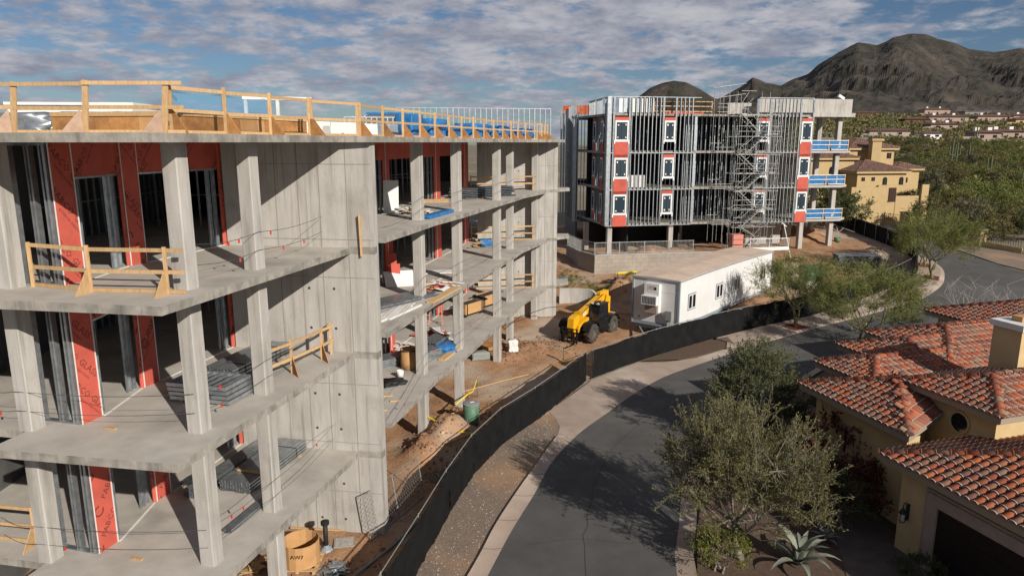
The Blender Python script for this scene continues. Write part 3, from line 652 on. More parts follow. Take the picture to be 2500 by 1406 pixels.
# wire ropes with red flags between the near columns
def cable(label, P, z, hs=(1.05, .55)):
    t = thing('safety_cable', label, 'cable', (P[0][0], P[0][1], z))
    for h in hs:
        pts = []
        for a, c in zip(P[:-1], P[1:]):
            for i in range(6):
                u = i / 6; pts.append((a[0] + (c[0] - a[0]) * u, a[1] + (c[1] - a[1]) * u, z + h - .10 * math.sin(math.pi * u)))
        pts.append((P[-1][0], P[-1][1], z + h)); ob('wire', MB().tube(pts, .008, 4), M_['steel_dark'], t)
        for k in range(3):
            q = Vector(pts[R.randrange(2, len(pts) - 2)]); ob('flag', MB().box(q - Vector((0, 0, .06)), (.05, .012, .10), U3(0, 1)), M_['red'], t)
for z, nm in ((ZB, 'middle'), (ZC, 'lowest')):
    cable('wire safety rope with red flags round the near columns on the %s balcony slab' % nm, [(-13.6, 17.25), (-12.42, 16.78), (-7.88, 16.6), (-7.0, 19.4), (-6.3, 23.55)], z)
cable('wire safety rope along the columns of the uppermost balcony to the concrete wall', [(-7.7, 17.0), (-7.0, 19.45), (-6.35, 23.6)], ZA)
for z, nm in ((ZA, 'highest'), (ZB, 'middle'), (ZC, 'lowest')):
    cable('wire safety rope along the outer columns of the far wing on its %s slab' % nm, [(-4.5, 24.6), (-4.05, 32.3), (-2.6, 36.5), (-.7, 43.8), (.1, 48.1), (1.9, 53.0)], z)
t = thing('timber_plank', 'single upright timber plank fixed to the edge of the concrete end wall', 'plank', (-5.05, 23.5, 10.95)); stick('plank', M_['wood'], t, (-5.05, 23.53, 10.95), (-5.07, 23.50, 12.35), .05, .14)
t['label'] = 'single upright timber plank fixed to the edge of the concrete end wall'

# ------------------------------------------------------------------ far building with steel-stud facade
P0 = Vector((9.46, 71.3)); fn = Vector((.9794, .2018)); fm = Vector((.2018, -.9794)); FR = math.atan2(fn.y, fn.x)
def fc(s, d=0.): return P0 + fn * s + fm * d
L1, L2, L3, LR, LT = 6.42, 10.03, 13.66, 17.28, 19.05
B2 = thing('framed_building', 'grey building with bare steel studs, dark wrapped windows and orange sheathing strips', 'building', (20, 74, 3.3))
def fbox(name, s0, s1, d0, d1, z0, z1, m, parent=None):
    return ob(name, MB().prism([fc(s0, d0), fc(s1, d0), fc(s1, d1), fc(s0, d1)], z0, z1), M_[m] if isinstance(m, str) else m, parent or B2)
for z in (L1, L2, L3):
    fbox('slab', .05, 22.2, -.12, -15, z - .03, z + .19, 'concrete_edge')
fbox('roof_slab', .05, 22.2, -.12, -15, LR, LR + .22, 'concrete_edge')
# balcony bay at the right-hand end
for z, e in ((L1 - .05, 28.3), (L2 - .05, 28.2), (L3 - .05, 28.3)):
    ob('balcony_slab', MB().prism([fc(22.25, -.3), fc(26.6, -.05), fc(e, -1.6), fc(e, -3.4), fc(22.25, -9)], z - .02, z + .2), M_['concrete_top'], B2)
ob('roof_slab', MB().prism([fc(22.25, .12), fc(27.2, .12), fc(27.2, -9), fc(22.25, -9)], LR + .02, LR + .42), M_['concrete'], B2)
fbox('parapet_wall', 16.2, 26.85, -.02, -.28, LR + .43, LT + .06, 'concrete'); fbox('parapet_wall', 26.6, 26.85, -.29, -9, LR + .43, LT + .06, 'concrete')
fbox('parapet_wall', 13.5, 16.15, -1.6, -1.85, LR + .23, LT - .35, 'concrete')
def c2(s, d, z0, z1, w=.5, m='concrete'):
    p = fc(s, d); post('column', M_[m], B2, p.x, p.y, z0, z1, w, w, FR, 'cham')
for s, d in ((.55, -.55), (7.2, -.55), (22.0, -.2), (-.6, -4.6), (26.1, -.9), (26.3, -4.6), (11, -6.5), (3.5, -6.5), (16.5, -6)):
    for z0, z1 in ((3.0, L1 - .03), (L1 + .19, L2 - .03), (L2 + .19, L3 - .03), (L3 + .19, LR)):
        if s > 25 or s in (22.0,) or z0 < 4 or d < -6: c2(s, d, z0, z1)
fbox('ground_wall', 17.6, 21.8, -3.5, -3.8, 2.9, L1 - .04, 'concrete'); fbox('ground_wall', 22.5, 23.6, -4.2, -4.5, 2.9, L1 - .04, 'concrete')
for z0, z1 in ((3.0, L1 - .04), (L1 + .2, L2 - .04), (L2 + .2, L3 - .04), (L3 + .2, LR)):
    fbox('dark_backing_wall', .1, 22.0, -6.9, -7.1, z0, z1, 'black')  # added walls block light from behind; their black carries the interior shade
    for s in (3.1, 8.9, 16.2): fbox('dark_backing_wall', s, s + .15, -2.2, -6.8, z0, z1, 'black')
# studs
ZL = [(L1, L2), (L2, L3), (L3, None)]
WIN = [(.66, 2.05), (5.85, 6.97), (16.15, 17.3), (21.05, 22.25)]
def inwin(s): return any(a - .12 < s < c + .12 for a, c in WIN)
def stud2(s, d, z0, z1, w=.06, dep=.16, m='steel', face=0):
    p = fc(s, d); post('stud', M_[m], B2, p.x, p.y, z0, z1, w, dep, FR + face, 'chan')
for k, (z0, z1) in enumerate(ZL):
    s = .25
    while s < 9.2:
        if not inwin(s): stud2(s + U3(-.02, .02), 0, z0 + .02, (z1 or LT) - .02)
        s += .43
    s = 15.9
    while s < 22.4:
        if not inwin(s): stud2(s + U3(-.02, .02), 0, z0 - (.25 if k == 0 else 0), (z1 or LT + .02) - .02)
        s += .41
    for a, c in WIN:
        for s in (a - .07, a - .17, c + .07, c + .17): stud2(s, 0, z0 + .02, (z1 or LT) - .02)
    for s in (9.0, 9.35, 9.7, 10.2, 10.7, 11.2, 11.7, 12.2, 12.7, 13.2, 13.7, 14.2, 14.7, 15.2, 15.6): stud2(s, -1.7, z0 + .2, (z1 or LR) - .05, .07)
    stud2(9.25, -.1, z0 + .2, (z1 or LR) - .05, .25, .2)
    b = MB()
    for dd in (-2.6, -4.4):
        for i in range(50):
            p = fc(.3 + i * .44 + U3(-.06, .06), dd); b.box((p.x, p.y, (z0 + .2 + (z1 or LR)) / 2), (.05, .1, (z1 or LR) - z0 - .25), FR)
    ob('partition_studs', b, M_['steel_dark'], B2, kind='stuff')  # darker steel puts the shade of the interior into the colour
for z in (L1, L2, L3):
    for a, c in ((-.02, .58), (2.14, 9.1), (15.9, 20.95)):
        p, q = fc(a, .11), fc(c, .11); stick('edge_track', M_['steel'], B2, (p.x, p.y, z), (q.x, q.y, z), .05, .09)
for a, c, z in ((0, 9.7, LT + .02), (16.1, 22.3, LT + .10)):
    p, q = fc(a, 0), fc(c, 0); stick('top_track', M_['steel'], B2, (p.x, p.y, z), (q.x, q.y, z), .18, .06)
for i in range(10):   # bright galvanised backing boards behind the parapet studs
    s = .15 + i * .47
    if i in (1,): continue
    fbox('parapet_board', s, s + .36, -.10, -.13, LR + .30, LT - .1, 'white' if i % 3 else 'steel')
# windows with white wrap, dark glass, mullion and stickers; sheathing strips
def window2(orig, dv, nv, a, c, z0, big=True):
    """orig+dv*s along the wall, nv outward; z0 = floor track level"""
    def bx(name, s0, s1, d0, d1, q0, q1, m, par):
        P = [orig + dv * s0 + nv * d0, orig + dv * s1 + nv * d0, orig + dv * s1 + nv * d1, orig + dv * s0 + nv * d1]
        return ob(name, MB().prism(P, q0, q1), M_[m], par)
    zt, zb = z0 + 2.97, z0 + 1.31
    bx('sheathing_panel', a - .02, c + .02, .092, .14, zt + .20, zt + .50, 'sheath', B2)
    if big: bx('sheathing_panel', a - .04, c + .02, .092, .14, z0 - .42 if z0 > L1 + .1 else z0 - .05, zb - .24, 'sheath', B2)
    w = bx('window', a + .14, c - .14, .09, .13, zb + .02, zt - .02, 'glass', B2)
    t = .14
    for (s0, s1, q0, q1) in ((a, a + t, zb - .22, zt + .19), (c - t, c, zb - .22, zt + .19), (a + t, c - t, zb - .22, zb - .001), (a + t, c - t, zt + .001, zt + .19)):
        bx('wrap', s0, s1, .092, .155, q0, q1, 'wrap', w)
    for (s0, s1, q0, q1) in ((a + t, a + t + .05, zb, zt), (c - t - .05, c - t, zb, zt), (a + t + .05, c - t - .05, zb, zb + .05), (a + t + .05, c - t - .05, zt - .05, zt), ((a + c) / 2 - .02, (a + c) / 2 + .02, zb + .05, zt - .05)):
        bx('sash', s0, s1, .131, .149, q0, q1, 'black', w)
    for k in range(4):
        s = a + t + .12 + (c - a - 2 * t - .3) * (k % 2); q = (zt - .32 if k < 2 else zb + .14); bx('sticker', s, s + U3(.08, .16), .132, .138, q, q + U3(.1, .2), 'white', w)
    for s0 in (a - .1, c - .02): bx('wrap', s0, s0 + .12, .158, .175, zb - .42, zb - .05, 'wrap', w)
for z in (L1, L2, L3):
    for i, (a, c) in enumerate(WIN): window2(P0, fn, fm, a, c, z, i in (0, 3))
# left-hand return face
lv = Vector((-.108, .994)); ln = Vector((-.994, -.108)); LRZ = math.atan2(lv.y, lv.x)
for k, (z0, z1) in enumerate(ZL):
    for i in range(19):
        s = .25 + i * .46
        if any(a - .1 < s < c + .1 for a, c in ((1.5, 2.5), (5.0, 6.0))): continue
        p = P0 + lv * s + Vector((-.02, 0)); post('stud', M_['steel'], B2, p.x, p.y, z0, (z1 or LT) - .02, .06, .16, LRZ, 'chan')
    for (a, c) in ((1.5, 2.5), (5.0, 6.0)): window2(P0 + lv * 0 + Vector((0, 0)), lv, ln, a, c, z0, True)
    p, q = P0 + ln * .1, P0 + lv * 8.9 + ln * .1; stick('edge_track', M_['steel'], B2, (p.x, p.y, z0), (q.x, q.y, z0), .05, .09)
p, q = P0, P0 + lv * 8.9; stick('top_track', M_['steel'], B2, (p.x, p.y, LT + .0), (q.x, q.y, LT + .0), .18, .06)
p = P0 + Vector((.02, -.02)); post('corner_stud', M_['steel'], B2, p.x, p.y, L1, LT, .42, .3, FR, 'cham')
# stepped-back block at its far left
for k, (z0, z1) in enumerate(((L1 - .5, L2), (L2, L3), (L3, 18.7))):
    for i, (x, y) in enumerate([(6.95 + .36 * j, 80.0 + .02 * j) for j in range(5)] + [(6.9 - .02 * j, 80.5 + .55 * j) for j in range(14)]):
        post('stud', M_['steel'], B2, x, y, z0, z1 + (.6 if i == 0 and k == 2 else 0), .07 if i else .38, .18, 0 if i < 5 else LRZ, 'chan')
    ob('slab', MB().prism([(7.0, 80.2), (8.45, 80.2), (12, 90), (6.8, 92)], z0 - .02, z0 + .19), M_['concrete_edge'], B2)
ob('dark_backing_wall', MB().prism([(7.3, 81.5), (7.5, 81.5), (7.1, 92), (6.9, 92)], 3.5, 17.2), M_['steel_dark'], B2)
for j in range(3): post('stud', M_['steel'], B2, 5.75 + .3 * j, 84.5, L1, 18.3, .22, .16, 0, 'chan')
ob('orange_net', MB().prism([(6.0, 86), (9.5, 84), (9.55, 84.1), (6.05, 86.1)], 17.9, 18.9), M_['orange_net'], B2)
# timber rails on its roof and balconies
def rail2(label, a, c, z, tarp=True):
    t = thing('guardrail', label, 'guardrail', (fc(a).x, fc(a).y, z))
    p, q = fc(a, -.55), fc(c, -.55)
    for s in (a, (a + c) / 2, c):
        u = fc(s, -.6); stick('post', M_['wood'], t, (u.x, u.y, z), (u.x, u.y, z + 1.15), .09, .05)
    for h in (1.08, .62, .12): stick('rail', M_['bead' if tarp else 'wood'], t, (p.x, p.y, z + h), (q.x, q.y, z + h), .04, .08)
    if tarp:
        b = MB(); n = 16
        for i in range(n + 1):
            u = p.lerp(q, i / n) + fm * -.10
            for j in range(5):
                o = fm * (.06 * nz(i * .9, j * .8, z)); b.v.append((u.x + o.x, u.y + o.y, z + .06 + j * .24 + .03 * nz(i * .7, 4, z) * (j == 4)))
        for i in range(n):
            for j in range(4): k = i * 5 + j; b.f.append((k, k + 5, k + 6, k + 1))
        ob('tarpaulin', b, M_['tarp'], t, smooth=True)
    u = fc((a + c) / 2, -.45); gusset(t, u.x, u.y, z, fm.x, fm.y, .5, .35)
for z, nm in ((L1 + .15, 'lowest'), (L2 + .15, 'middle'), (L3 + .15, 'highest')):
    rail2('timber guardrail with blue sheeting on the %s end balcony of the stud-framed building' % nm, 22.6, 27.2, z)
t = rail2('timber guardrail on the roof between the scaffold tower and the bright parapet studs', 5.0, 11.2, LR + .35, False)
fbox('sheathing_panel', 6.8, 11, -2.0, -2.06, LR + .25, LR + .55, 'sheath')
t = thing('insulation_stack', 'stack of white insulation packs behind the studs on the middle floor', 'boxes', (fc(3.6).x, fc(3.6).y, L2 + .2))
for i in range(2):
    for j in range(6):
        p = fc(2.75 + i * .95, -.75); ob('pack', MB().box((p.x, p.y, L2 + .32 + j * .2), (.88, .7, .17), FR), M_['white'], t)
t = thing('foam_block', 'white foam block lying on top of the concrete parapet', 'block', (fc(25.6).x, fc(25.6).y, LT + .06))
p = fc(25.5, -.15); ob('block', MB().box((p.x, p.y, LT + .27), (.75, .3, .28), M=Matrix.Rotation(FR, 4, 'Z') @ Matrix.Rotation(rad(28), 4, 'Y')), M_['white'], t)

# ------------------------------------------------------------------ scaffold stair tower
SC = thing('scaffold_tower', 'grey tube scaffold stair tower standing against the stud-framed building', 'scaffold', (fc(14, 1.8).x, fc(14, 1.8).y, 3.2))
def sc(s, d, z): q = fc(s, d); return (q.x, q.y, z)
def tb(name, a, c, r=.055): return stick(name, M_['scaffold'], SC, a, c, r, r, shape='tube')
gz = 3.2; SX = (12.6, 13.4, 16.1, 17.0); DS = (.45, 1.6, 2.6)
for s in SX:
    for d in DS: tb('standard', sc(s, d, gz), sc(s, d, 19.2 if s < 13 else (18.6 if d > 1 else 19.7)))
for s in (10.9, 11.9):
    for d in (.45, 1.6): tb('standard', sc(s, d, gz + 1.5), sc(s, d, 20.3))
lv2 = [gz + .9, L1 - .15, L1 + 1.6, L2 - .15, L2 + 1.6, L3 - .15, L3 + 1.6, LR + .1]
for i, z in enumerate(lv2):
    for d in DS: tb('ledger', sc(12.4, d, z), sc(17.3, d, z))
    for s in SX: tb('transom', sc(s, .3, z + .05), sc(s, 2.8, z + .05))
    for h in (.5, 1.0):
        for d in (2.6,): tb('guard_tube', sc(12.5, d + .05, z + h), sc(13.5 if i % 2 else 17.1, d + .05, z + h), .045)
    if i % 2: tb('ledger', sc(10.7, 1.6, z + .25), sc(12.7, 1.6, z + .25)); tb('ledger', sc(10.7, .45, z + 1.1), sc(12.7, .45, z + 1.1)); tb('ledger', sc(10.7, 1.62, z + .7), sc(12.7, 1.62, z + .7), .045)
    tb('brace', sc(16.1, 2.65, z), sc(17.0, 2.65, z + 1.5), .045); tb('brace', sc(13.4, .4, z), sc(15.2, .4, z + 1.7), .045)
for d in (.45, 1.6): tb('ledger', sc(10.8, d, 20.0), sc(13.6, d, 20.4)); tb('ledger', sc(10.8, d, 19.0), sc(13.6, d, 19.4))
tb('brace', sc(12.6, 2.6, 18.3), sc(13.4, 2.6, 19.5)); tb('ledger', sc(12.6, 2.6, 19.6), sc(14.2, 2.6, 19.6))
zl = [L1 - .1, L2 - .1, L3 - .1, LR + .15]
tr = MB().bb(-.15, .15, -.45, .45, -.02, .02).mesh('tread', M_['scaffold'])
def flight(s0, z0, s1, z1, d):
    for k in (-.45, .45): tb_ = stick('stringer', M_['scaffold'], SC, sc(s0, d + k, z0), sc(s1, d + k, z1), .16, .05)
    for k in (.45,): tb('handrail', sc(s0, d + k, z0 + .95), sc(s1, d + k, z1 + .95), .05)
    n = 8
    for i in range(n):
        u = (i + .5) / n; q = sc(s0 + (s1 - s0) * u, d, z0 + (z1 - z0) * u + .06); ob('tread', tr, None, SC, Matrix.Translation(q) @ Matrix.Rotation(FR, 4, 'Z'))
prev = gz + .9
for i, z in enumerate([gz + .9] + zl[:-1]):
    zn = zl[i]; zm = (z + zn) / 2
    if i == 0: flight(14.0, z - .6, 15.6, zm, 2.1); flight(15.6, zm, 13.7, zn, 1.1); continue
    flight(13.4, z, 15.6, zm, 2.15); flight(15.6, zm, 13.4, zn, 1.05)
    for (a, c, zz_) in ((15.6, 16.9, zm), (12.6, 13.4, zn)):
        P = [fc(a, .5), fc(c, .5), fc(c, 2.6), fc(a, 2.6)]; ob('platform', MB().prism(P, zz_ - .03, zz_ + .03), M_['scaffold'], SC)
# red waste cage and white barriers at its foot
def barrier(label, s0, s1, d, z, m='white', h=1.25, solid=True):
    t = thing('barrier', label, 'barrier', (fc(s0, d).x, fc(s0, d).y, z))
    for a, c, h0, h1 in ((s0, s0, 0, h), (s1, s1, 0, h), ((s0 + s1) / 2, (s0 + s1) / 2, .35, h)): stick('post', M_[m], t, sc(a, d, z + h0), sc(c, d, z + h1), .07, .07, shape='tube')
    for q in (h, .36): stick('rail', M_[m], t, sc(s0, d, z + q), sc(s1, d, z + q), .07, .07, shape='tube')
    b = MB()
    for i in range(22): u = s0 + (s1 - s0) * (i + .5) / 22; b.bar(sc(u, d, z + .36), sc(u, d, z + h), .018, .018)
    for q in (.55, .75, .95): b.bar(sc(s0, d, z + q), sc(s1, d, z + q), .018, .018)
    ob('mesh_infill', b, M_['scaffold'], t, kind='stuff')
    if solid: ob('kick_board', MB().prism([fc(s0, d), fc(s1, d), fc(s1, d + .05), fc(s0, d + .05)], z + .08, z + .42), M_[m], t)
barrier('white mesh barrier with a solid kick board below the scaffold stairs', 13.2, 17.4, 5.0, 4.15)
t = thing('waste_cage', 'red caged stack standing at the foot of the scaffold tower', 'cage', (fc(12, 4.2).x, fc(12, 4.2).y, 3.6))
for s in (11.3, 12.6):
    for d in (3.8, 5.0): stick('post', M_['scaffold'], t, sc(s, d, 3.4), sc(s, d, 5.9), .06, .06, shape='tube')
for z in (3.8, 4.35, 4.9, 5.4): ob('crate', MB().prism([fc(11.45, 3.95), fc(12.5, 3.95), fc(12.5, 4.9), fc(11.45, 4.9)], z, z + .46), M_['pink'], t)
t = thing('prop', 'leaning white pipe with a tee top beside the scaffold tower', 'pipe', (fc(19, 4).x, fc(19, 4).y, 3.4))
stick('pipe', M_['white'], t, sc(18.3, 4.2, 3.1), sc(18.9, 1.6, 6.35), .11, .11, shape='tube'); stick('tee', M_['white'], t, sc(18.7, 1.55, 6.5), sc(19.2, 1.6, 6.1), .13, .13, shape='tube')

# ------------------------------------------------------------------ retaining wall with steel railing
RW = thing('retaining_wall', 'tan block retaining wall behind the white trailer and below the steel railing', 'wall', (8, 65.6, 2.4))
rp = [(5.6, 72.5), (6.6, 67.6), (7.75, 65.6), (17.5, 67.4), (21, 68.0)]
for a, c in zip(rp[:-1], rp[1:]):
    a, c = Vector(a), Vector(c); d = (c - a).normalized(); n = Vector((-d.y, d.x))
    l = (c - a).length; rows = 6; zb, zt_ = 2.0, 4.3
    ob('core', MB().prism([a + n * .02, c + n * .02, c + n * .3, a + n * .3], zb, zt_), M_['block'], RW)
    for r in range(rows):       # block courses, each block a little proud of its joints
        k = max(1, int(l / .8)); off = .5 * (r % 2)
        for i in range(k + (r % 2)):
            s0, s1 = max(0, (i - off) * l / k), min(l, (i + 1 - off) * l / k)
            if s1 - s0 < .1: continue
            p, q = a + d * (s0 + .006), a + d * (s1 - .006); z0 = zb + r * .383
            ob('block', MB().prism([p - n * U3(0, .006), q - n * U3(0, .006), q + n * .018, p + n * .018], z0 + .006, z0 + .377), M_['block'], RW)
    p, q = a - n * .05, c - n * .05; ob('coping', MB().prism([p, q, c + n * .34, a + n * .34], zt_ + .001, zt_ + .08), M_['concrete'], RW)
RL = thing('steel_railing', 'grey steel picket railing standing on the tan retaining wall', 'railing', (8, 65.7, 4.38))
for a, c in zip(rp[:-1], rp[1:]):
    a, c = Vector(a), Vector(c); d = (c - a); l = d.length; d.normalize(); n = Vector((-d.y, d.x)) * .14; k = max(1, round(l / 2.5))
    for i in range(k):
        p, q = a + n + d * (l * i / k), a + n + d * (l * (i + 1) / k - .06)
        if p.x > 15.5: continue
        for u in (p, q): stick('post', M_['scaffold'], RL, (u.x, u.y, 4.38), (u.x, u.y, 5.55), .06, .06)
        for z in (5.5, 4.5): stick('rail', M_['scaffold'], RL, (p.x, p.y, z), (q.x, q.y, z), .05, .05)
        b = MB(); m_ = int((q - p).length / .13)
        for j in range(1, m_): u = p.lerp(q, j / m_); b.bb(u.x - .011, u.x + .011, u.y - .011, u.y + .011, 4.5, 5.5)
        ob('pickets', b, M_['scaffold'], RL, kind='stuff')
# curved concrete kerb wall behind the telehandler
b = MB(); cp = smooth_line([(3.9, 56.9), (5.5, 56.9), (6.6, 56.4), (7.2, 55.2), (8.4, 54.6)], 5); k = len(cp)
for i, p in enumerate(cp):
    p = Vector(p); e = Vector(cp[min(i + 1, k - 1)]) - Vector(cp[max(i - 1, 0)]); n = Vector((-e.y, e.x)).normalized() * .2; z = H(*p); h = 1.3 - max(0, i - 9) * .11
    for o, q in ((0, -.3), (0, h), (1, h), (1, -.3)): b.v.append((p.x + n.x * o, p.y + n.y * o, z + q))
for i in range(k - 1):
    for j in range(4): b.f.append((i * 4 + j, i * 4 + (j + 1) % 4, (i + 1) * 4 + (j + 1) % 4, (i + 1) * 4 + j))
b.f += [(0, 1, 2, 3), tuple((k - 1) * 4 + j for j in (3, 2, 1, 0))]
tag(ob('curved_wall', b, M_['concrete']), 'low curved concrete wall behind the yellow telehandler', 'wall')

# ------------------------------------------------------------------ site office trailer (local: x along, y to its left, z up)
TR = thing('office_trailer', 'long white site office trailer with a wall air conditioner beside the black fence', 'trailer', (0, 0, 0))
TL, TW, T0, T1 = 17.8, 3.56, .85, 4.25
b = MB(); NX = 12
for i in range(NX + 1):
    x = TL * i / NX; c = .10 * math.sin(math.pi * i / NX)
    for (y, z) in ((0, T0), (TW, T0), (TW, T1 - .06 + c), (TW / 2, T1 + .02 + c), (0, T1 - .06 + c)): b.v.append((x, y, z))
for i in range(NX):
    for j in range(5): b.f.append((i * 5 + j, i * 5 + (j + 1) % 5, (i + 1) * 5 + (j + 1) % 5, (i + 1) * 5 + j))
b.f += [(4, 3, 2, 1, 0), tuple(NX * 5 + j for j in range(5))]
me = b.mesh('body', M_['trailer']); bm = bmesh.new(); bm.from_mesh(me); bmesh.ops.recalc_face_normals(bm, faces=bm.faces[:]); bm.to_mesh(me); bm.free(); ob('body', me, parent=TR)
b = MB()
for i in range(NX + 1):
    x = -.06 + (TL + .12) * i / NX; c = .10 * math.sin(math.pi * i / NX)
    for (y, z) in ((-.08, T1 - .05), (TW + .08, T1 - .05), (TW + .08, T1), (TW / 2, T1 + .08), (-.08, T1)): b.v.append((x, y, z + c))
for i in range(NX):
    for j in range(5): b.f.append((i * 5 + j, i * 5 + (j + 1) % 5, (i + 1) * 5 + (j + 1) % 5, (i + 1) * 5 + j))
b.f += [(4, 3, 2, 1, 0), tuple(NX * 5 + j for j in range(5))]
me = b.mesh('roof', M_['troof']); bm = bmesh.new(); bm.from_mesh(me); bmesh.ops.recalc_face_normals(bm, faces=bm.faces[:]); bm.to_mesh(me); bm.free(); RF = ob('roof', me, parent=TR)
for i in range(1, 15): x = TL * i / 15; c = .10 * math.sin(math.pi * i / 15); ob('roof_seam', MB().bar((x, 0, T1 + .004 + c), (x, TW / 2, T1 + .084 + c), .03, .012).bar((x, TW / 2, T1 + .084 + c), (x, TW, T1 + .004 + c), .03, .012), M_['troof'], RF)
b = MB()
for i in range(NX): 
    x0, x1 = TL * i / NX, TL * (i + 1) / NX; c0, c1 = .10 * math.sin(math.pi * i / NX), .10 * math.sin(math.pi * (i + 1) / NX); b.bar((x0 - .06, -.1, T1 - .07 + c0), (x1 + .06, -.1, T1 - .07 + c1), .03, .09)
ob('eave_trim', b, M_['trim'], TR); ob('eave_trim', MB().bar((-.075, -.1, T1 - .07), (-.075, TW + .1, T1 - .07), .03, .1), M_['trim'], TR)
for (x, y) in ((-.012, -.012), (-.012, TW + .012), (TL + .012, -.012)): ob('corner_trim', MB().bb(x - .06, x + .06, y - .06, y + .06, T0, T1 - .12), M_['trim'], TR)
ob('skirt_band', MB().bb(.05, TL - .05, -.03, -.002, T0 - .02, T0 + .2), M_['trim'], TR); ob('skirt_band', MB().bb(-.03, -.002, .05, TW - .05, T0 - .02, T0 + .22), M_['trim'], TR)
ob('front_band', MB().bb(-.012, -.002, .06, TW - .06, T1 - .92, T1 - .86), M_['white'], TR)
for i in range(1, 15): x = TL * i / 15; ob('panel_batten', MB().bb(x - .02, x + .02, -.008, .0, T0 + .2, T1 - .13), M_['trailer'], TR)
for x in (2.0, 6.7, 10.1, 15.7):
    w = ob('window', MB().bb(x - .62, x + .62, -.045, -.003, T0 + 1.05, T0 + 2.25), M_['trim'], TR)
    for s in (-1, 1):
        ob('pane', MB().bb(x + s * .29 - .22, x + s * .29 + .22, -.052, -.046, T0 + 1.2, T0 + 2.1), M_['glass_dark'], w)
        for (a, c, z0, z1) in ((-.28, -.22, 1.14, 2.16), (.22, .28, 1.14, 2.16), (-.22, .22, 1.14, 1.2), (-.22, .22, 2.1, 2.16)): ob('sash', MB().bb(x + s * .29 + a, x + s * .29 + c, -.062, -.047, T0 + z0, T0 + z1), M_['white'], w)
AC = ob('air_conditioner', MB().bb(-.36, -.003, 1.36, 2.5, T0 + 1.0, T1 - .38), M_['trailer'], TR)
ob('grille', MB().bb(-.62, -.361, 1.40, 2.58, T0 + 1.55, T0 + 2.2), M_['white'], AC)
for i in range(9): ob('louvre', MB().bb(-.635, -.621, 1.48 + i * .118, 1.53 + i * .118, T0 + 1.62, T0 + 2.14), M_['steel_dark'], AC)
ob('intake', MB().bb(-.40, -.361, 1.46, 2.4, T0 + .95, T0 + 1.5), M_['stone_trim'], AC)
ob('label', MB().bb(-.372, -.361, 1.50, 2.2, T1 - .95, T1 - .46), M_['white'], AC)
ob('label_mark', MB().bb(-.378, -.373, 1.56, 1.76, T1 - .80, T1 - .60), M_['ink'], AC)
for i in range(3): ob('label_mark', MB().bb(-.378, -.373, 1.80, 2.14, T1 - .62 - i * .09, T1 - .58 - i * .09), M_['trim'], AC)
ob('label_arc', MB().bb(-.378, -.373, 1.56, 2.1, T1 - .54, T1 - .51), M_['orange_net'], AC)
eb = ob('electric_box', MB().bb(-.24, -.003, .42, .86, T0 + .55, T0 + 1.2), M_['lid'], TR); ob('conduit', MB().cyl((-.12, .55, .3), (-.12, .55, T0 + .549), .04, .04, 8).cyl((-.12, .74, .3), (-.12, .74, T0 + .549), .03, .03, 8), M_['lid'], eb)
ob('vent', MB().bb(-.03, -.003, 2.95, 3.12, T0 + .42, T0 + .56), M_['pink'], TR)
ob('chassis', MB().bb(.1, TL - .2, .35, .5, .45, T0 - .01).bb(.1, TL - .2, TW - .5, TW - .35, .45, T0 - .01), M_['black_metal'], TR)
ob('bumper', MB().bb(-.05, .2, .1, TW - .1, T0 - .26, T0 - .03), M_['steel_dark'], TR)
ob('tow_frame', MB().bar((.1, .5, .55), (-1.5, TW / 2, .5), .1, .12).bar((.1, TW - .5, .55), (-1.5, TW / 2, .5), .1, .12), M_['lid'], TR)
for x in (8.2, 9.3):
    for y in (.35, TW - .35):
        w = ob('wheel', MB().cyl((x, y - .12, .4), (x, y + .12, .4), .4, .4, 16), M_['tyre'], TR); ob('rim', MB().cyl((x, y - .13, .4), (x, y + .13, .4), .2, .2, 12), M_['white'], w)
for x in (.5, 4, 13, 17): 
    for y in (.5, TW - .5): ob('jack', MB().bb(x - .2, x + .2, y - .2, y + .2, -.1, .2).bb(x - .1, x + .1, y - .1, y + .1, .2, .45), M_['concrete'], TR)
ob('drain_pipe', MB().tube([(9.6, -.3, .55), (10.6, -.9, .5), (10.2, -1.7, .25)], .06, 8), M_['white'], TR)
TR.location = (11.45, 47.4, 1.2); TR.rotation_euler = (0, 0, math.atan2(13.8, 11.3))

# ------------------------------------------------------------------ telehandler (local: x forward, y left, z up)
TH = thing('telehandler', 'yellow telehandler with black cab and lowered boom and forks on the dirt', 'telehandler')
wheel_t = MB(); prof = []
wheel_t.lathe([(.36, -.2), (.56, -.24), (.64, -.20), (.66, -.1), (.66, .1), (.64, .20), (.56, .24), (.36, .2)], 28)
tread = MB()
for i in range(22):
    a = 2 * math.pi * i / 22; s = 1 if i % 2 else -1
    Mx = Matrix.Rotation(a, 4, 'Z') @ Matrix.Translation((.665, 0, s * .11)) @ Matrix.Rotation(s * .5, 4, 'X'); tread.box((0, 0, 0), (.06, .075, .26), M=Mx) if False else tread.hexa([(Mx @ Vector(q)) for q in ((-.03, -.045, -.13), (.03, -.045, -.13), (.03, .045, -.13), (-.03, .045, -.13), (-.03, -.045, .13), (.03, -.045, .13), (.03, .045, .13), (-.03, .045, .13))])
wme = wheel_t.mesh('wheel', M_['tyre'], True); tme = tread.mesh('tread_lugs', M_['tyre'])
rme = MB().lathe([(0, .12), (.14, .12), (.18, .06), (.32, .06), (.36, .2)], 20).lathe([(0, -.12), (.14, -.12), (.18, -.06), (.32, -.06), (.36, -.2)], 20).mesh('rim', M_['rim'], True)
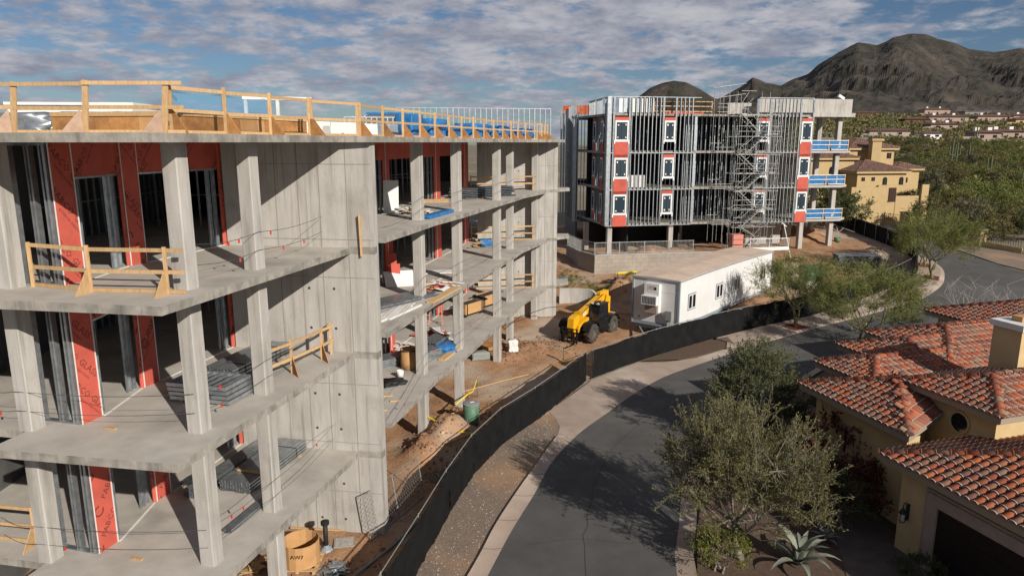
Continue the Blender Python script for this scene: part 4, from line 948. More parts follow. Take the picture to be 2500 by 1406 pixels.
for x in (1.45, -1.5):
    for y in (-.98, .98):
        Mw = Matrix.Translation((x, y, .67)) @ Matrix.Rotation(rad(90), 4, 'X') @ Matrix.Rotation(U3(0, 1), 4, 'Z')
        w = ob('wheel', wme, None, TH, Mw); ob('tread_lugs', tme, None, w, Mw, kind='stuff'); ob('rim', rme, None, w, Mw)
        fd = MB()       # mudguard arc
        for i in range(9):
            a = rad(20 + 140 * i / 8)
            for yy in (-.27, .27): fd.v += [(x + .80 * math.cos(a), y + yy, .67 + .80 * math.sin(a)), (x + .84 * math.cos(a), y + yy, .67 + .84 * math.sin(a))]
        for i in range(8):
            q = i * 4; fd.f += [(q, q + 4, q + 6, q + 2), (q + 1, q + 3, q + 7, q + 5), (q, q + 1, q + 5, q + 4), (q + 2, q + 6, q + 7, q + 3)]
        fd.f += [(0, 2, 3, 1), (32, 33, 35, 34)]
        ob('mudguard', fd, M_['black_metal'], TH)
ob('chassis', MB().bb(-2.25, 2.0, -.42, .42, .55, 1.05), M_['black_metal'], TH)
ob('axle', MB().cyl((1.45, -.9, .67), (1.45, .9, .67), .13, .13, 10), M_['black_metal'], TH); ob('axle', MB().cyl((-1.5, -.9, .67), (-1.5, .9, .67), .13, .13, 10), M_['black_metal'], TH)
ob('front_frame', MB().add([(.9, -.45, .8), (2.2, -.38, .75), (2.2, .38, .75), (.9, .45, .8), (.9, -.45, 1.6), (2.15, -.38, 1.25), (2.15, .38, 1.25), (.9, .45, 1.6)], [(3, 2, 1, 0), (4, 5, 6, 7), (0, 1, 5, 4), (1, 2, 6, 5), (2, 3, 7, 6), (3, 0, 4, 7)]), M_['yellow'], TH)
ob('engine_cover', MB().add([(-1.9, -1.1, .85), (.6, -1.1, .85), (.6, -.48, .85), (-1.9, -.48, .85), (-1.9, -1.05, 1.65), (.45, -1.05, 1.45), (.45, -.48, 1.5), (-1.9, -.48, 1.7)], [(3, 2, 1, 0), (4, 5, 6, 7), (0, 1, 5, 4), (1, 2, 6, 5), (2, 3, 7, 6), (3, 0, 4, 7)]), M_['yellow'], TH)
for y in (-.36, .30): ob('boom_tower', MB().add([(-2.35, y, 1.0), (-1.3, y, 1.0), (-1.3, y + .07, 1.0), (-2.35, y + .07, 1.0), (-2.4, y, 2.5), (-1.85, y, 2.75), (-1.85, y + .07, 2.75), (-2.4, y + .07, 2.5)], [(3, 2, 1, 0), (4, 5, 6, 7), (0, 1, 5, 4), (1, 2, 6, 5), (2, 3, 7, 6), (3, 0, 4, 7)]), M_['yellow'], TH)
ob('counterweight', MB().bb(-2.6, -2.26, -.8, .8, .6, 1.35), M_['yellow'], TH)
bz = lambda x: 2.62 - (x + 2.2) * .235
bo = ob('boom', MB().add([(-2.4, -.22, bz(-2.4) - .2), (2.0, -.2, bz(2) - .2), (2.0, .2, bz(2) - .2), (-2.4, .22, bz(-2.4) - .2), (-2.35, -.22, bz(-2.4) + .32), (2.0, -.2, bz(2) + .24), (2.0, .2, bz(2) + .24), (-2.35, .22, bz(-2.4) + .32)], [(3, 2, 1, 0), (4, 5, 6, 7), (0, 1, 5, 4), (1, 2, 6, 5), (2, 3, 7, 6), (3, 0, 4, 7)]), M_['yellow'], TH)
ob('hose_guide', MB().bb(-2.1, -1.2, -.16, .16, bz(-1.65) + .30, bz(-1.65) + .48), M_['yellow'], bo)
for i in range(4): ob('rib', MB().bb(1.35 + i * .13, 1.41 + i * .13, -.24, .24, bz(1.5) - .22, bz(1.5) + .3), M_['yellow'], bo)
hd = [(1.95, bz(1.95) + .30), (2.3, bz(2.3) + .32), (2.62, 1.75), (2.72, .95), (2.62, .5), (2.38, .5), (2.3, 1.1), (1.95, bz(1.95) - .25)]
vs = [(x, -.24, z) for x, z in hd] + [(x, .24, z) for x, z in hd]; k = len(hd)
ob('boom_head', MB().add(vs, [tuple(range(k - 1, -1, -1)), tuple(range(k, 2 * k))] + [(i, (i + 1) % k, k + (i + 1) % k, k + i) for i in range(k)]), M_['yellow'], TH)
ob('lift_ram', MB().cyl((-.6, 0, 1.15), (1.2, 0, bz(1.2) - .2), .08, .08, 10), M_['steel_dark'], TH)
cg = ob('carriage', MB().bb(2.72, 2.82, -.62, .62, .18, .28).bb(2.72, 2.82, -.62, .62, .8, .9).bb(2.72, 2.82, -.62, -.54, .1, 1.15).bb(2.72, 2.82, .54, .62, .1, 1.15).bb(2.72, 2.8, -.2, -.14, .28, 1.1).bb(2.72, 2.8, .14, .2, .28, 1.1).bb(2.72, 2.8, -.62, .62, 1.07, 1.13), M_['black_metal'], TH)
for y in (-.4, .4): ob('fork', MB().bb(2.83, 2.89, y - .07, y + .07, .06, .85).bb(2.89, 4.05, y - .065, y + .065, .06, .10), M_['black_metal'], TH)
cb_ = ob('cab', MB().bb(-.75, .75, .32, 1.12, .75, 1.35), M_['black_metal'], TH)
for (x, y, x2) in ((-.72, .36, -.6), (-.72, 1.08, -.6), (.72, .36, .45), (.72, 1.08, .45)): ob('cab_post', MB().bar((x, y, 1.35), (x2, y, 2.42), .07, .07), M_['black'], cb_)
ob('cab_roof', MB().bb(-.7, .55, .30, 1.14, 2.42, 2.5), M_['black'], cb_)
ob('cab_window', MB().add([(-.70, 1.085, 1.37), (.70, 1.085, 1.37), (.44, 1.085, 2.41), (-.58, 1.085, 2.41)], [(0, 1, 2, 3)]), M_['glass_dark'], cb_)
ob('windscreen', MB().add([(.72, .38, 1.37), (.72, 1.06, 1.37), (.46, 1.06, 2.41), (.46, .38, 2.41)], [(0, 1, 2, 3)]), M_['glass_dark'], cb_)
ob('seat', MB().bb(-.5, 0, .5, .95, 1.36, 1.5).bb(-.55, -.42, .5, .95, 1.5, 2.1), M_['black'], cb_)
ob('step', MB().bb(-.3, .3, 1.0, 1.2, .42, .5).bb(-.3, .3, 1.02, 1.18, .62, .68), M_['black_metal'], TH); ob('fuel_tank', MB().bb(-.85, .85, .5, 1.05, .48, .74), M_['black_metal'], TH)
ob('hazard_stripe', MB().bb(-2.61, -2.6, -.7, .7, .7, .9), M_['black'], TH)
def put_text(body, size, m, Mx, parent):
    v, f = text_mesh(body, size); return ob('lettering', MB().add([(x, y, 0) for x, y in v], f), M_[m], parent, Mx, kind='stuff')
Ml = Matrix.Translation((1.15, .222, bz(1.15) + .02)) @ Matrix.Rotation(math.pi, 4, 'Z') @ Matrix.Rotation(rad(90), 4, 'X') @ Matrix.Rotation(-.23 + .46, 4, 'Z')
ob('badge', MB().add([(-.24, -.1, 0), (.24, -.1, 0), (.24, .1, 0), (-.24, .1, 0)], [(0, 1, 2, 3)]), M_['white'], bo, Ml)
put_text('JCB', .19, 'ink', Matrix.Translation((0, .004, 0)) @ Ml, bo)
Ml2 = Matrix.Translation((.35, .224, bz(.35) + .03)) @ Matrix.Rotation(math.pi, 4, 'Z') @ Matrix.Rotation(rad(90), 4, 'X') @ Matrix.Rotation(.23, 4, 'Z')
put_text('509-42', .16, 'ink', Ml2, bo)
ob('hydraulic_hose', MB().tube([(-1.6, .24, bz(-1.6) + .33), (-.4, .25, bz(-.4) + .3), (.9, .24, bz(.9) + .27), (1.8, .23, bz(1.8) + .2)], .022, 6), M_['black'], bo)
ob('inner_boom', MB().bb(1.2, 1.98, -.15, .15, bz(1.6) - .16, bz(1.6) + .1), M_['yellow'], bo)
ob('work_light', MB().bb(.5, .58, .42, .56, 2.5, 2.6).bb(.5, .58, .88, 1.02, 2.5, 2.6), M_['white'], cb_)
ob('beacon', MB().cyl((-.4, .7, 2.5), (-.4, .7, 2.64), .06, .05, 10), M_['orange_net'], cb_)
ob('mirror', MB().bb(.7, .74, 1.15, 1.3, 1.9, 2.15), M_['black'], cb_)
for y in (-.75, .75): ob('rear_lamp', MB().bb(-2.63, -2.6, y - .08, y + .08, 1.1, 1.2), M_['red'], TH)
ob('mud_flap', MB().bb(-2.35, -2.3, .75, 1.2, .35, .75).bb(-2.35, -2.3, -1.2, -.75, .35, .75), M_['black'], TH)
TH.location = (5.55, 49.2, 1.12); TH.rotation_euler = (0, 0, math.atan2(-.81, -.58))

# ------------------------------------------------------------------ tiled houses across the road
f_ = Vector((.30, -.954)); g_ = Vector((.954, .30))
def tile_mesh(name, m, L=.47, r0=.128, r1=.105, seg=6, white=True):
    b = MB(); t = .018
    for k, (y, r) in enumerate(((0, r0), (L, r1))):
        for i in range(seg + 1):
            a = math.pi * i / seg; b.v.append((r * math.cos(a), y, r * .85 * math.sin(a) + (.035 if k == 0 else .0)))
        for i in range(seg + 1):
            a = math.pi * i / seg; b.v.append(((r - t) * math.cos(a), y, (r - t) * .85 * math.sin(a) + (.035 if k == 0 else .0)))
    n = seg + 1
    for i in range(seg): b.f.append((i, i + 1, 2 * n + i + 1, 2 * n + i))
    for i in range(seg): b.f.append((n + i, i, i + 1, n + i + 1)) if False else b.f.append((i, n + i, n + i + 1, i + 1))
    b.f.append(tuple(range(n, 2 * n)))
    k0 = len(b.v)      # pale mortar lip round the lower end
    for y, rr in ((-.004, r0 + .004), (.017, r0 + .003)):
        for i in range(seg + 1):
            a = math.pi * i / seg; b.v.append((rr * math.cos(a), y, rr * .85 * math.sin(a) + .036 - y * .07))
    for i in range(seg): b.f.append((k0 + i, k0 + i + 1, k0 + n + i + 1, k0 + n + i))
    me = b.mesh(name, M_[m], False); me.materials.append(M_['mortar'])
    for i, p in enumerate(me.polygons):
        p.use_smooth = i < seg
        if white and (seg <= i < 2 * seg or i > 2 * seg): p.material_index = 1
    return me
TILE = tile_mesh('roof_tile', 'tile'); TILE_S = tile_mesh('roof_tile_joined', 'tile_stuff', white=True); TILE_F = tile_mesh('roof_tile_far', 'tile_far', seg=4)
CAP = tile_mesh('hip_cap', 'tile', .50, .15, .135, white=False); CAP_S = tile_mesh('hip_cap_joined', 'tile_stuff', .50, .15, .135, white=False)
def joined(name, me, Ms, parent):
    nv = len(me.vertices); co = np.empty(nv * 3, 'f'); me.vertices.foreach_get('co', co); co = np.c_[co.reshape(-1, 3), np.ones(nv)]
    fs = [tuple(p.vertices) for p in me.polygons]; mi = [p.material_index for p in me.polygons]; sm = [p.use_smooth for p in me.polygons]
    V = np.concatenate([co @ np.array(M).T for M in Ms])[:, :3]
    F = [tuple(i + k * nv for i in f) for k in range(len(Ms)) for f in fs]
    m2 = bpy.data.meshes.new(name); m2.from_pydata(V.tolist(), [], F)
    for q in me.materials: m2.materials.append(q)
    m2.polygons.foreach_set('material_index', mi * len(Ms)); m2.polygons.foreach_set('use_smooth', sm * len(Ms)); m2.update()
    return ob(name, m2, parent=parent, kind='stuff')
def hip_roof(parent, T, fd, gd, Lf, Lg, z, slope, tiles, caps, sp=.30, row=.40, under='underlay', fas=.24, fascia='fascia'):
    """hip roof over a rectangle with corner T, sides fd*Lf and gd*Lg"""
    C = [T, T + fd * Lf, T + fd * Lf + gd * Lg, T + gd * Lg]; h = min(Lf, Lg) / 2
    if Lf >= Lg: R0, R1 = T + gd * h + fd * h, T + gd * h + fd * (Lf - h)
    else: R0, R1 = T + fd * h + gd * h, T + fd * h + gd * (Lg - h)
    zr = z + h * slope
    v = [(p.x, p.y, z) for p in C] + [(R0.x, R0.y, zr), (R1.x, R1.y, zr)]
    if Lf >= Lg: fs = [(0, 1, 5, 4), (1, 2, 5), (2, 3, 4, 5), (3, 0, 4)]
    else: fs = [(0, 1, 4), (1, 2, 5, 4), (2, 3, 5), (3, 0, 4, 5)]
    rf = ob('roof', MB().add(v, fs + [(3, 2, 1, 0)]), M_[under], parent)
    o = .04; D = [C[0] + (fd + gd) * o, C[1] + (gd - fd) * o, C[2] - (fd + gd) * o, C[3] + (fd - gd) * o]
    ob('fascia', MB().prism(D, z - fas, z - .004), M_[fascia], parent)
    cs = 1 / math.sqrt(1 + slope * slope)
    for i in range(4):
        a, c = C[i], C[(i + 1) % 4]; e = (c - a); l = e.length; e.normalize()
        n2 = Vector((-e.y, e.x)); 
        if (((C[0] + C[2]) / 2) - a).dot(n2) < 0: n2 = -n2
        X = Vector((e.x, e.y, 0)); Yv = Vector((n2.x, n2.y, slope)).normalized(); Zv = X.cross(Yv)
        if Zv.z < 0: X = -X; Zv = -Zv
        B3 = Matrix((X, Yv, Zv)).transposed().to_4x4()
        nr = int(h / cs / row) + 1; ncl = int(l / sp)
        for r in range(nr):
            t = r * row * cs - .05
            for q in range(ncl + 1):
                s = (q + .5) * l / (ncl + 1)
                if s < t + .12 or s > l - t - .12 or t > h - .08: continue
                p = a + e * s + n2 * t
                tiles.append(Matrix.Translation((p.x + U3(-.008, .008), p.y + U3(-.008, .008), z + t * slope + .01)) @ B3 @ Matrix.Rotation(U3(-.03, .03), 4, 'Z'))
        # hip from corner a to its ridge end
        Rn = R0 if (R0 - a).length < (R1 - a).length else R1
        hv = Vector((Rn.x - a.x, Rn.y - a.y, zr - z)); hl = hv.length; hv.normalize(); xs = hv.cross(Vector((0, 0, 1))).normalized(); zs = xs.cross(hv)
        B4 = Matrix((xs, hv, zs)).transposed().to_4x4(); m_ = int(hl / .42)
        for r in range(m_):
            p = Vector((a.x, a.y, z)) + hv * (r * hl / m_); caps.append(Matrix.Translation(p + zs * .045) @ B4)
    rvv = Vector((R1.x - R0.x, R1.y - R0.y, 0)); rl = rvv.length
    if rl > .3:
        rvv.normalize(); xs = rvv.cross(Vector((0, 0, 1))).normalized(); zs = xs.cross(rvv); B4 = Matrix((xs, rvv, zs)).transposed().to_4x4(); m_ = int(rl / .42)
        for r in range(m_): caps.append(Matrix.Translation(Vector((R0.x, R0.y, zr + .045)) + rvv * (r * rl / m_)) @ B4)
    return rf
def fan_roof(parent, C, A, z, zr, tiles, caps, sp=.30, row=.40):
    """hip roof over any convex outline C rising to one apex A"""
    n = len(C); cen = sum(C, Vector((0, 0))) / n
    ob('roof', MB().add([(p.x, p.y, z) for p in C] + [(A.x, A.y, zr)], [(i, (i + 1) % n, n) for i in range(n)] + [tuple(range(n - 1, -1, -1))]), M_['underlay'], parent)
    ob('fascia', MB().prism([p + (cen - p) * .012 for p in C], z - .24, z - .004), M_['fascia'], parent)
    for i in range(n):
        a, c = C[i], C[(i + 1) % n]; e = c - a; l = e.length; e.normalize(); n2 = Vector((-e.y, e.x))
        if (A - a).dot(n2) < 0: n2 = -n2
        h = (A - a).dot(n2); sa = (A - a).dot(e); slope = (zr - z) / h; cs = 1 / math.sqrt(1 + slope * slope)
        X = Vector((e.x, e.y, 0)); Yv = Vector((n2.x, n2.y, slope)).normalized(); Zv = X.cross(Yv)
        if Zv.z < 0: X = -X; Zv = -Zv
        B3 = Matrix((X, Yv, Zv)).transposed().to_4x4(); ncl = int(l / sp)
        for r in range(int(h / cs / row) + 1):
            t = r * row * cs - .05; k = max(0, t) / h
            for q in range(ncl + 1):
                s = (q + .5) * l / (ncl + 1)
                if s < sa * k + .1 or s > l - (l - sa) * k - .1 or t > h - .08: continue
                p = a + e * s + n2 * t; tiles.append(Matrix.Translation((p.x + U3(-.008, .008), p.y + U3(-.008, .008), z + t * slope + .01)) @ B3 @ Matrix.Rotation(U3(-.03, .03), 4, 'Z'))
        hv = Vector((A.x - a.x, A.y - a.y, zr - z)); hl = hv.length; hv.normalize(); xs = hv.cross(Vector((0, 0, 1))).normalized(); zs = xs.cross(hv); B4 = Matrix((xs, hv, zs)).transposed().to_4x4(); m_ = int(hl / .42)
        for r in range(m_): caps.append(Matrix.Translation(Vector((a.x, a.y, z)) + hv * (r * hl / m_) + zs * .045) @ B4)
def wallbox(parent, T, fd, gd, Lf, Lg, z0, z1, inset=.5, m='stucco'):
    P = [T + (fd + gd) * inset, T + fd * (Lf - inset) + gd * inset, T + fd * (Lf - inset) + gd * (Lg - inset), T + fd * inset + gd * (Lg - inset)]
    return ob('wall', MB().prism(P, z0, z1), M_[m], parent)
def lay(parent, tiles, caps, lim=300):
    cp = Vector((0, 0, 14.7))
    def size(M):      # nearest and inside the view first
        p = M.translation; q = p.x / max(1, p.y * .98 + (14.7 - p.z) * .2); return (p - cp).length + (0 if q < .72 else 60)
    tiles.sort(key=size); caps.sort(key=size)
    for M in tiles[:lim]: ob('roof_tile', TILE, None, parent, M)
    if tiles[lim:]: joined('roof_tiles', TILE_S, tiles[lim:], parent)
    for M in caps[:120]: ob('hip_cap', CAP, None, parent, M)
    if caps[120:]: joined('hip_caps', CAP_S, caps[120:], parent)
V = lambda x, y: Vector((x, y))
H1 = thing('tiled_house', 'yellow stucco house with clay tile roofs, round window and garage beside the road', 'house', (16, 26, .6))
tiles, caps = [], []
VOL = [(V(12.9, 23.2), 11, 9, 4.0, .27), (V(12.4, 29.2), 5.95, 8, 4.5, .30), (V(15.55, 27.0), 4.25, 7.5, 5.4, .30), (V(13.85, 31.2), 3.6, 9, 4.85, .30), (V(15.9, 33.5), 4.4, 9.5, 5.0, .30), (V(18.0, 35.0), 5, 10, 5.2, .30)]
for i_, (T, lf, lg, z, sl) in enumerate(VOL):
    if i_ == 1: continue
    hip_roof(H1, T, f_, g_, lf, lg, z, sl, tiles, caps); wallbox(H1, T, f_, g_, lf, lg, .45, z - .23, .55)
fan_roof(H1, [V(12.4, 29.2), V(14.07, 23.5), V(16.75, 25.95), V(17.6, 30.6)], V(15.6, 27.2), 4.5, 5.35, tiles, caps)
ob('wall', MB().prism([(13.09, 28.84), (14.47, 24.28), (16.3, 26.2), (16.9, 30.0)], .45, 4.27), M_['stucco'], H1)
lay(H1, tiles, caps)
def onwall(vol, s, d, z):       # point on the road-side wall of a volume: s along it from its far corner, d out of it
    T = VOL[vol][0]; p = T + (f_ + g_) * .55 + f_ * s - g_ * d; return Vector((p.x, p.y, z))
def wbox(name, vol, s0, s1, d0, d1, z0, z1, m, parent):
    P = [onwall(vol, s0, d0, 0), onwall(vol, s1, d0, 0), onwall(vol, s1, d1, 0), onwall(vol, s0, d1, 0)]; return ob(name, MB().prism([(p.x, p.y) for p in P], z0, z1), M_[m], parent)
gd = wbox('garage_door', 0, 1.55, 7.0, .003, .03, .5, 2.95, 'door', H1)
for i in range(4): wbox('door_panel', 0, 1.62, 6.95, .031, .05, .62 + i * .6, 1.14 + i * .6, 'door', gd)
for (s0, s1, z0, z1) in ((1.15, 1.55, .5, 3.35), (1.551, 7.0, 2.95, 3.35), (7.0, 7.4, .5, 3.35)): tm = wbox('door_surround', 0, s0, s1, .003, .12, z0, z1, 'stone_trim', gd)
for (s0, s1, z0, z1) in ((1.05, 1.149, .5, 3.45), (1.151, 7.4, 3.352, 3.45)): wbox('door_surround', 0, s0, s1, .003, .07, z0, z1, 'stone_trim', gd)
LN = thing('wall_lantern', 'black iron wall lantern on the yellow wall beside the garage door', 'lantern', tuple(onwall(0, .42, .2, 2.0)))
def wl(s, d, z): return onwall(0, s, d, z)
ob('back_plate', MB().bar(wl(.42, .03, 1.9), wl(.42, .03, 2.5), .14, .05), M_['black'], LN)
ob('scroll_arm', MB().tube([wl(.42, .05, 2.35), wl(.42, .12, 2.55), wl(.42, .22, 2.58), wl(.42, .28, 2.48), wl(.42, .26, 2.4)], .016, 6), M_['black'], LN)
ob('lamp_glass', MB().cyl(wl(.42, .26, 1.92), wl(.42, .26, 2.2), .09, .1, 8), M_['mortar'], LN)
ob('lamp_cap', MB().cyl(wl(.42, .26, 2.2), wl(.42, .26, 2.38), .14, .03, 10), M_['black'], LN); ob('lamp_base', MB().cyl(wl(.42, .26, 1.86), wl(.42, .26, 1.92), .06, .11, 8), M_['black'], LN)
for i in range(4):
    a = i * 1.57 + .4; c = wl(.42, .26, 0); ob('lamp_bar', MB().bar((c.x + .1 * math.cos(a), c.y + .1 * math.sin(a), 1.9), (c.x + .1 * math.cos(a), c.y + .1 * math.sin(a), 2.22), .014, .014), M_['black'], LN)
# round window
c = onwall(2, 1.75, 0, 4.45); Mr = Matrix.Translation(c) @ Matrix((Vector((f_.x, f_.y, 0)), Vector((0, 0, 1)), Vector((-g_.x, -g_.y, 0)))).transposed().to_4x4()
rw = ob('round_window', MB().cyl((0, 0, -.05), (0, 0, .012), .36, .36, 24), M_['glass_dark'], H1, Mr)
ob('window_ring', MB().lathe([(.36, .0), (.36, .06), (.43, .06), (.44, .0)], 24), M_['stucco'], rw, Mr)
for i in range(3): ob('glazing_bar', MB().bb(-.34, .34, -.012 + (i - 1) * .2, .012 + (i - 1) * .2, .013, .02), M_['black'], rw, Mr)
ob('glazing_bar', MB().bb(-.012, .012, -.34, .34, .021, .028), M_['black'], rw, Mr)
w = wbox('window', 1, 1.75, 2.5, .003, .02, 2.3, 3.4, 'glass_dark', H1)
for (s0, s1, z0, z1) in ((1.65, 1.75, 2.2, 3.5), (2.5, 2.6, 2.2, 3.5), (1.75, 2.5, 3.4, 3.5), (1.75, 2.5, 2.2, 2.3)): wbox('window_frame', 1, s0, s1, .003, .05, z0, z1, 'stone_trim', w)
ch = ob('chimney', MB().box((20.3, 27.4, 5.9), (1.35, 1.2, 3.2), math.atan2(g_.y, g_.x)), M_['stucco'], H1)
ob('chimney_cap', MB().box((20.3, 27.4, 7.62), (1.55, 1.4, .24), math.atan2(g_.y, g_.x)), M_['bead'], ch); ob('flue', MB().box((20.3, 27.4, 7.85), (.5, .45, .2), .3), M_['cardboard'], ch)
H2 = thing('tiled_house', 'second yellow house with a clay tile hip roof behind the chimney', 'house', (28, 42, .8))
tiles, caps = [], []
T = V(24.3, 40.7); hip_roof(H2, T, f_, g_, 7.5, 11, 5.0, .30, tiles, caps); wallbox(H2, T, f_, g_, 7.5, 11, .6, 4.77, .55); lay(H2, tiles, caps)

# ------------------------------------------------------------------ yellow villa behind the balconies
VL = thing('villa', 'large yellow villa with dark red tile roofs and chimney beyond the end balconies', 'villa', (52, 104, 4))
ex, ey = Vector((.985, .17)), Vector((-.17, .985))
tf, cf = [], []
def vblock(x, y, w, d, z0, ze, slope, wins=()):
    T = V(x, y); hip_roof(VL, T, ex, ey, w, d, ze, slope, tf, cf, .34, .48, 'underlay', .28, 'stucco_far'); wl_ = wallbox(VL, T, ex, ey, w, d, z0, ze - .27, .5, 'stucco_far')
    for (s, z, ww, hh, arch) in wins:
        p = T + (ex + ey) * .5 + ex * s; Mx = Matrix.Translation((p.x - ey.x * .02, p.y - ey.y * .02, z)) @ Matrix((Vector((ex.x, ex.y, 0)), Vector((0, 0, 1)), Vector((-ey.x, -ey.y, 0)))).transposed().to_4x4()
        pts = [(-ww / 2, 0), (ww / 2, 0), (ww / 2, hh)] + ([(ww / 2 * math.cos(a), hh + ww / 2 * math.sin(a)) for a in (rad(36), rad(72), rad(108), rad(144))] if arch else []) + [(-ww / 2, hh)]
        o = ob('window', MB().prism(pts, -.06, .03), M_['glass_dark'], VL, Mx)
        ob('window_bar', MB().bb(-.025, .025, .02, hh, .031, .045), M_['brown'], o, Mx)
vblock(46.4, 96.5, 8.4, 8.5, 6.5, 10.85, .33, [(.9, 9.55, .5, .5, 0), (2.4, 9.55, .5, .5, 0), (4.2, 9.0, .65, .75, 1), (6.7, 9.0, .65, .75, 1)])
vblock(48.3, 103.5, 8.2, 10, 5, 13.9, .33, [(1.2, 11.9, .7, .7, 0), (4.6, 11.9, .7, .7, 0), (6.4, 12.4, .7, .8, 0)])
vblock(41.0, 99.0, 7.6, 9, 4, 12.6, .33, [(3.3, 10.4, .9, .6, 1), (3.3, 6.5, 1.3, 1.6, 1)])
vblock(55.2, 103.0, 4.6, 6, 5, 11.0, .33, [(1.5, 9.0, .6, .7, 0)])
joined('roof_tiles', TILE_F, tf + cf, VL)
c = ob('chimney', MB().bb(51.2, 52.5, 102.6, 103.8, 9, 14.9), M_['stucco_far'], VL); ob('chimney_cap', MB().bb(51.0, 52.7, 102.4, 104, 14.9, 15.2), M_['stucco_far'], c)
for i in range(4): ob('chimney_pot', MB().cyl((51.3 + i * .36, 103.2, 15.2), (51.3 + i * .36, 103.2, 15.6), .12, .09, 8), M_['brown'], c)
ob('terrace', MB().prism([(45.5, 94.3), (55.2, 95.6), (55.0, 98.5), (45.2, 97.5)], 3.5, 6.9), M_['stucco_far'], VL)
for a, c2_, z1 in (((44.8, 94.15), (50.0, 94.85), 8.9), ((51.2, 95.0), (55.3, 95.58), 7.7), ((54.7, 95.2), (55.7, 95.35), 9.2), ((49.9, 97.2), (55.2, 97.9), 9.0)): ob('terrace_wall', MB().bar((a[0], a[1], (3.5 + z1) / 2), (c2_[0], c2_[1], (3.5 + z1) / 2), z1 - 3.5, .3) if False else MB().prism([(a[0], a[1]), (c2_[0], c2_[1]), (c2_[0] - .04, c2_[1] + .3), (a[0] - .04, a[1] + .3)], 3.5, z1), M_['stucco_far'], VL)
ob('terrace_door', MB().prism([(50.1, 94.7), (51.1, 94.85), (51.07, 95.0), (50.07, 94.85)], 7.0, 8.8), M_['leaf_red'], VL)

# ------------------------------------------------------------------ gate pillars and garden walls by the road
def pillar(label, x, y, run, rz=.2):
    z = H(x, y); t = thing('gate_pillar', label, 'pillar', (x, y, z))
    ob('shaft', MB().box((x, y, z + .8), (.85, .85, 2.0), rz), M_['stucco_far'], t); ob('cap', MB().box((x, y, z + 1.86), (1.0, 1.0, .14), rz), M_['stone_trim'], t)
    ob('niche', MB().box((x - .05, y - .44, z + 1.0), (.36, .06, .9), rz), M_['stone_trim'], t)
    for a, c in zip([(x, y)] + run[:-1], run):
        a, c = Vector(a), Vector(c); d = (c - a).normalized(); a = a + d * .45; n = Vector((-d.y, d.x)) * .22
        P = [a - n / 2, c - n / 2, c + n / 2, a + n / 2]; b = MB().prism(P, 0, 1)
        b.v = [(q[0], q[1], H(q[0], q[1]) - .2 + q[2] * .8) for q in b.v]; ob('garden_wall', b, M_['stucco_far'], t)
        k = int((c - a).length / .25); b = MB()
        for i in range(k): p = a.lerp(c, i / k); zz_ = H(p.x, p.y); b.bb(p.x - .015, p.x + .015, p.y - .015, p.y + .015, zz_ + .6, zz_ + 1.5)
        b.bar((a.x, a.y, H(*a) + 1.5), (c.x, c.y, H(*c) + 1.5), .04, .04); ob('railing', b, M_['black_metal'], t, kind='stuff')
pillar('stucco gate pillar with a garden wall running down beside the road', 51.6, 77.6, [(53.5, 73.5), (57, 69.5), (64, 66.5)])
pillar('stucco gate pillar with a garden wall running towards the villa', 51.6, 93.0, [(48.2, 96.5), (45.0, 103)])

# ------------------------------------------------------------------ trees
def quad_leaves(P, Dv, ls, rng, wr=.36):
    n = len(P); d = Dv + rng.normal(0, .55, (n, 3)); d /= np.linalg.norm(d, axis=1)[:, None]
    r = rng.normal(0, 1, (n, 3)); s = np.cross(d, r); s /= np.linalg.norm(s, axis=1)[:, None]
    l = ls * rng.uniform(.6, 1.3, (n, 1)); w = l * wr
    V_ = np.stack([P - s * w * .25, P + d * l * .5 - s * w * .5, P + d * l, P + d * l * .5 + s * w * .5], 1).reshape(-1, 3)
    return V_
def leaves_mesh(name, V_, m):
    n = len(V_) // 4; me = bpy.data.meshes.new(name); me.vertices.add(n * 4); me.vertices.foreach_set('co', V_.astype('f').ravel())
    me.loops.add(n * 4); me.loops.foreach_set('vertex_index', np.arange(n * 4, dtype='i'))
    me.polygons.add(n); me.polygons.foreach_set('loop_start', np.arange(0, n * 4, 4, dtype='i'))
    me.materials.append(M_[m]); me.update(calc_edges=True); me.validate(); return me
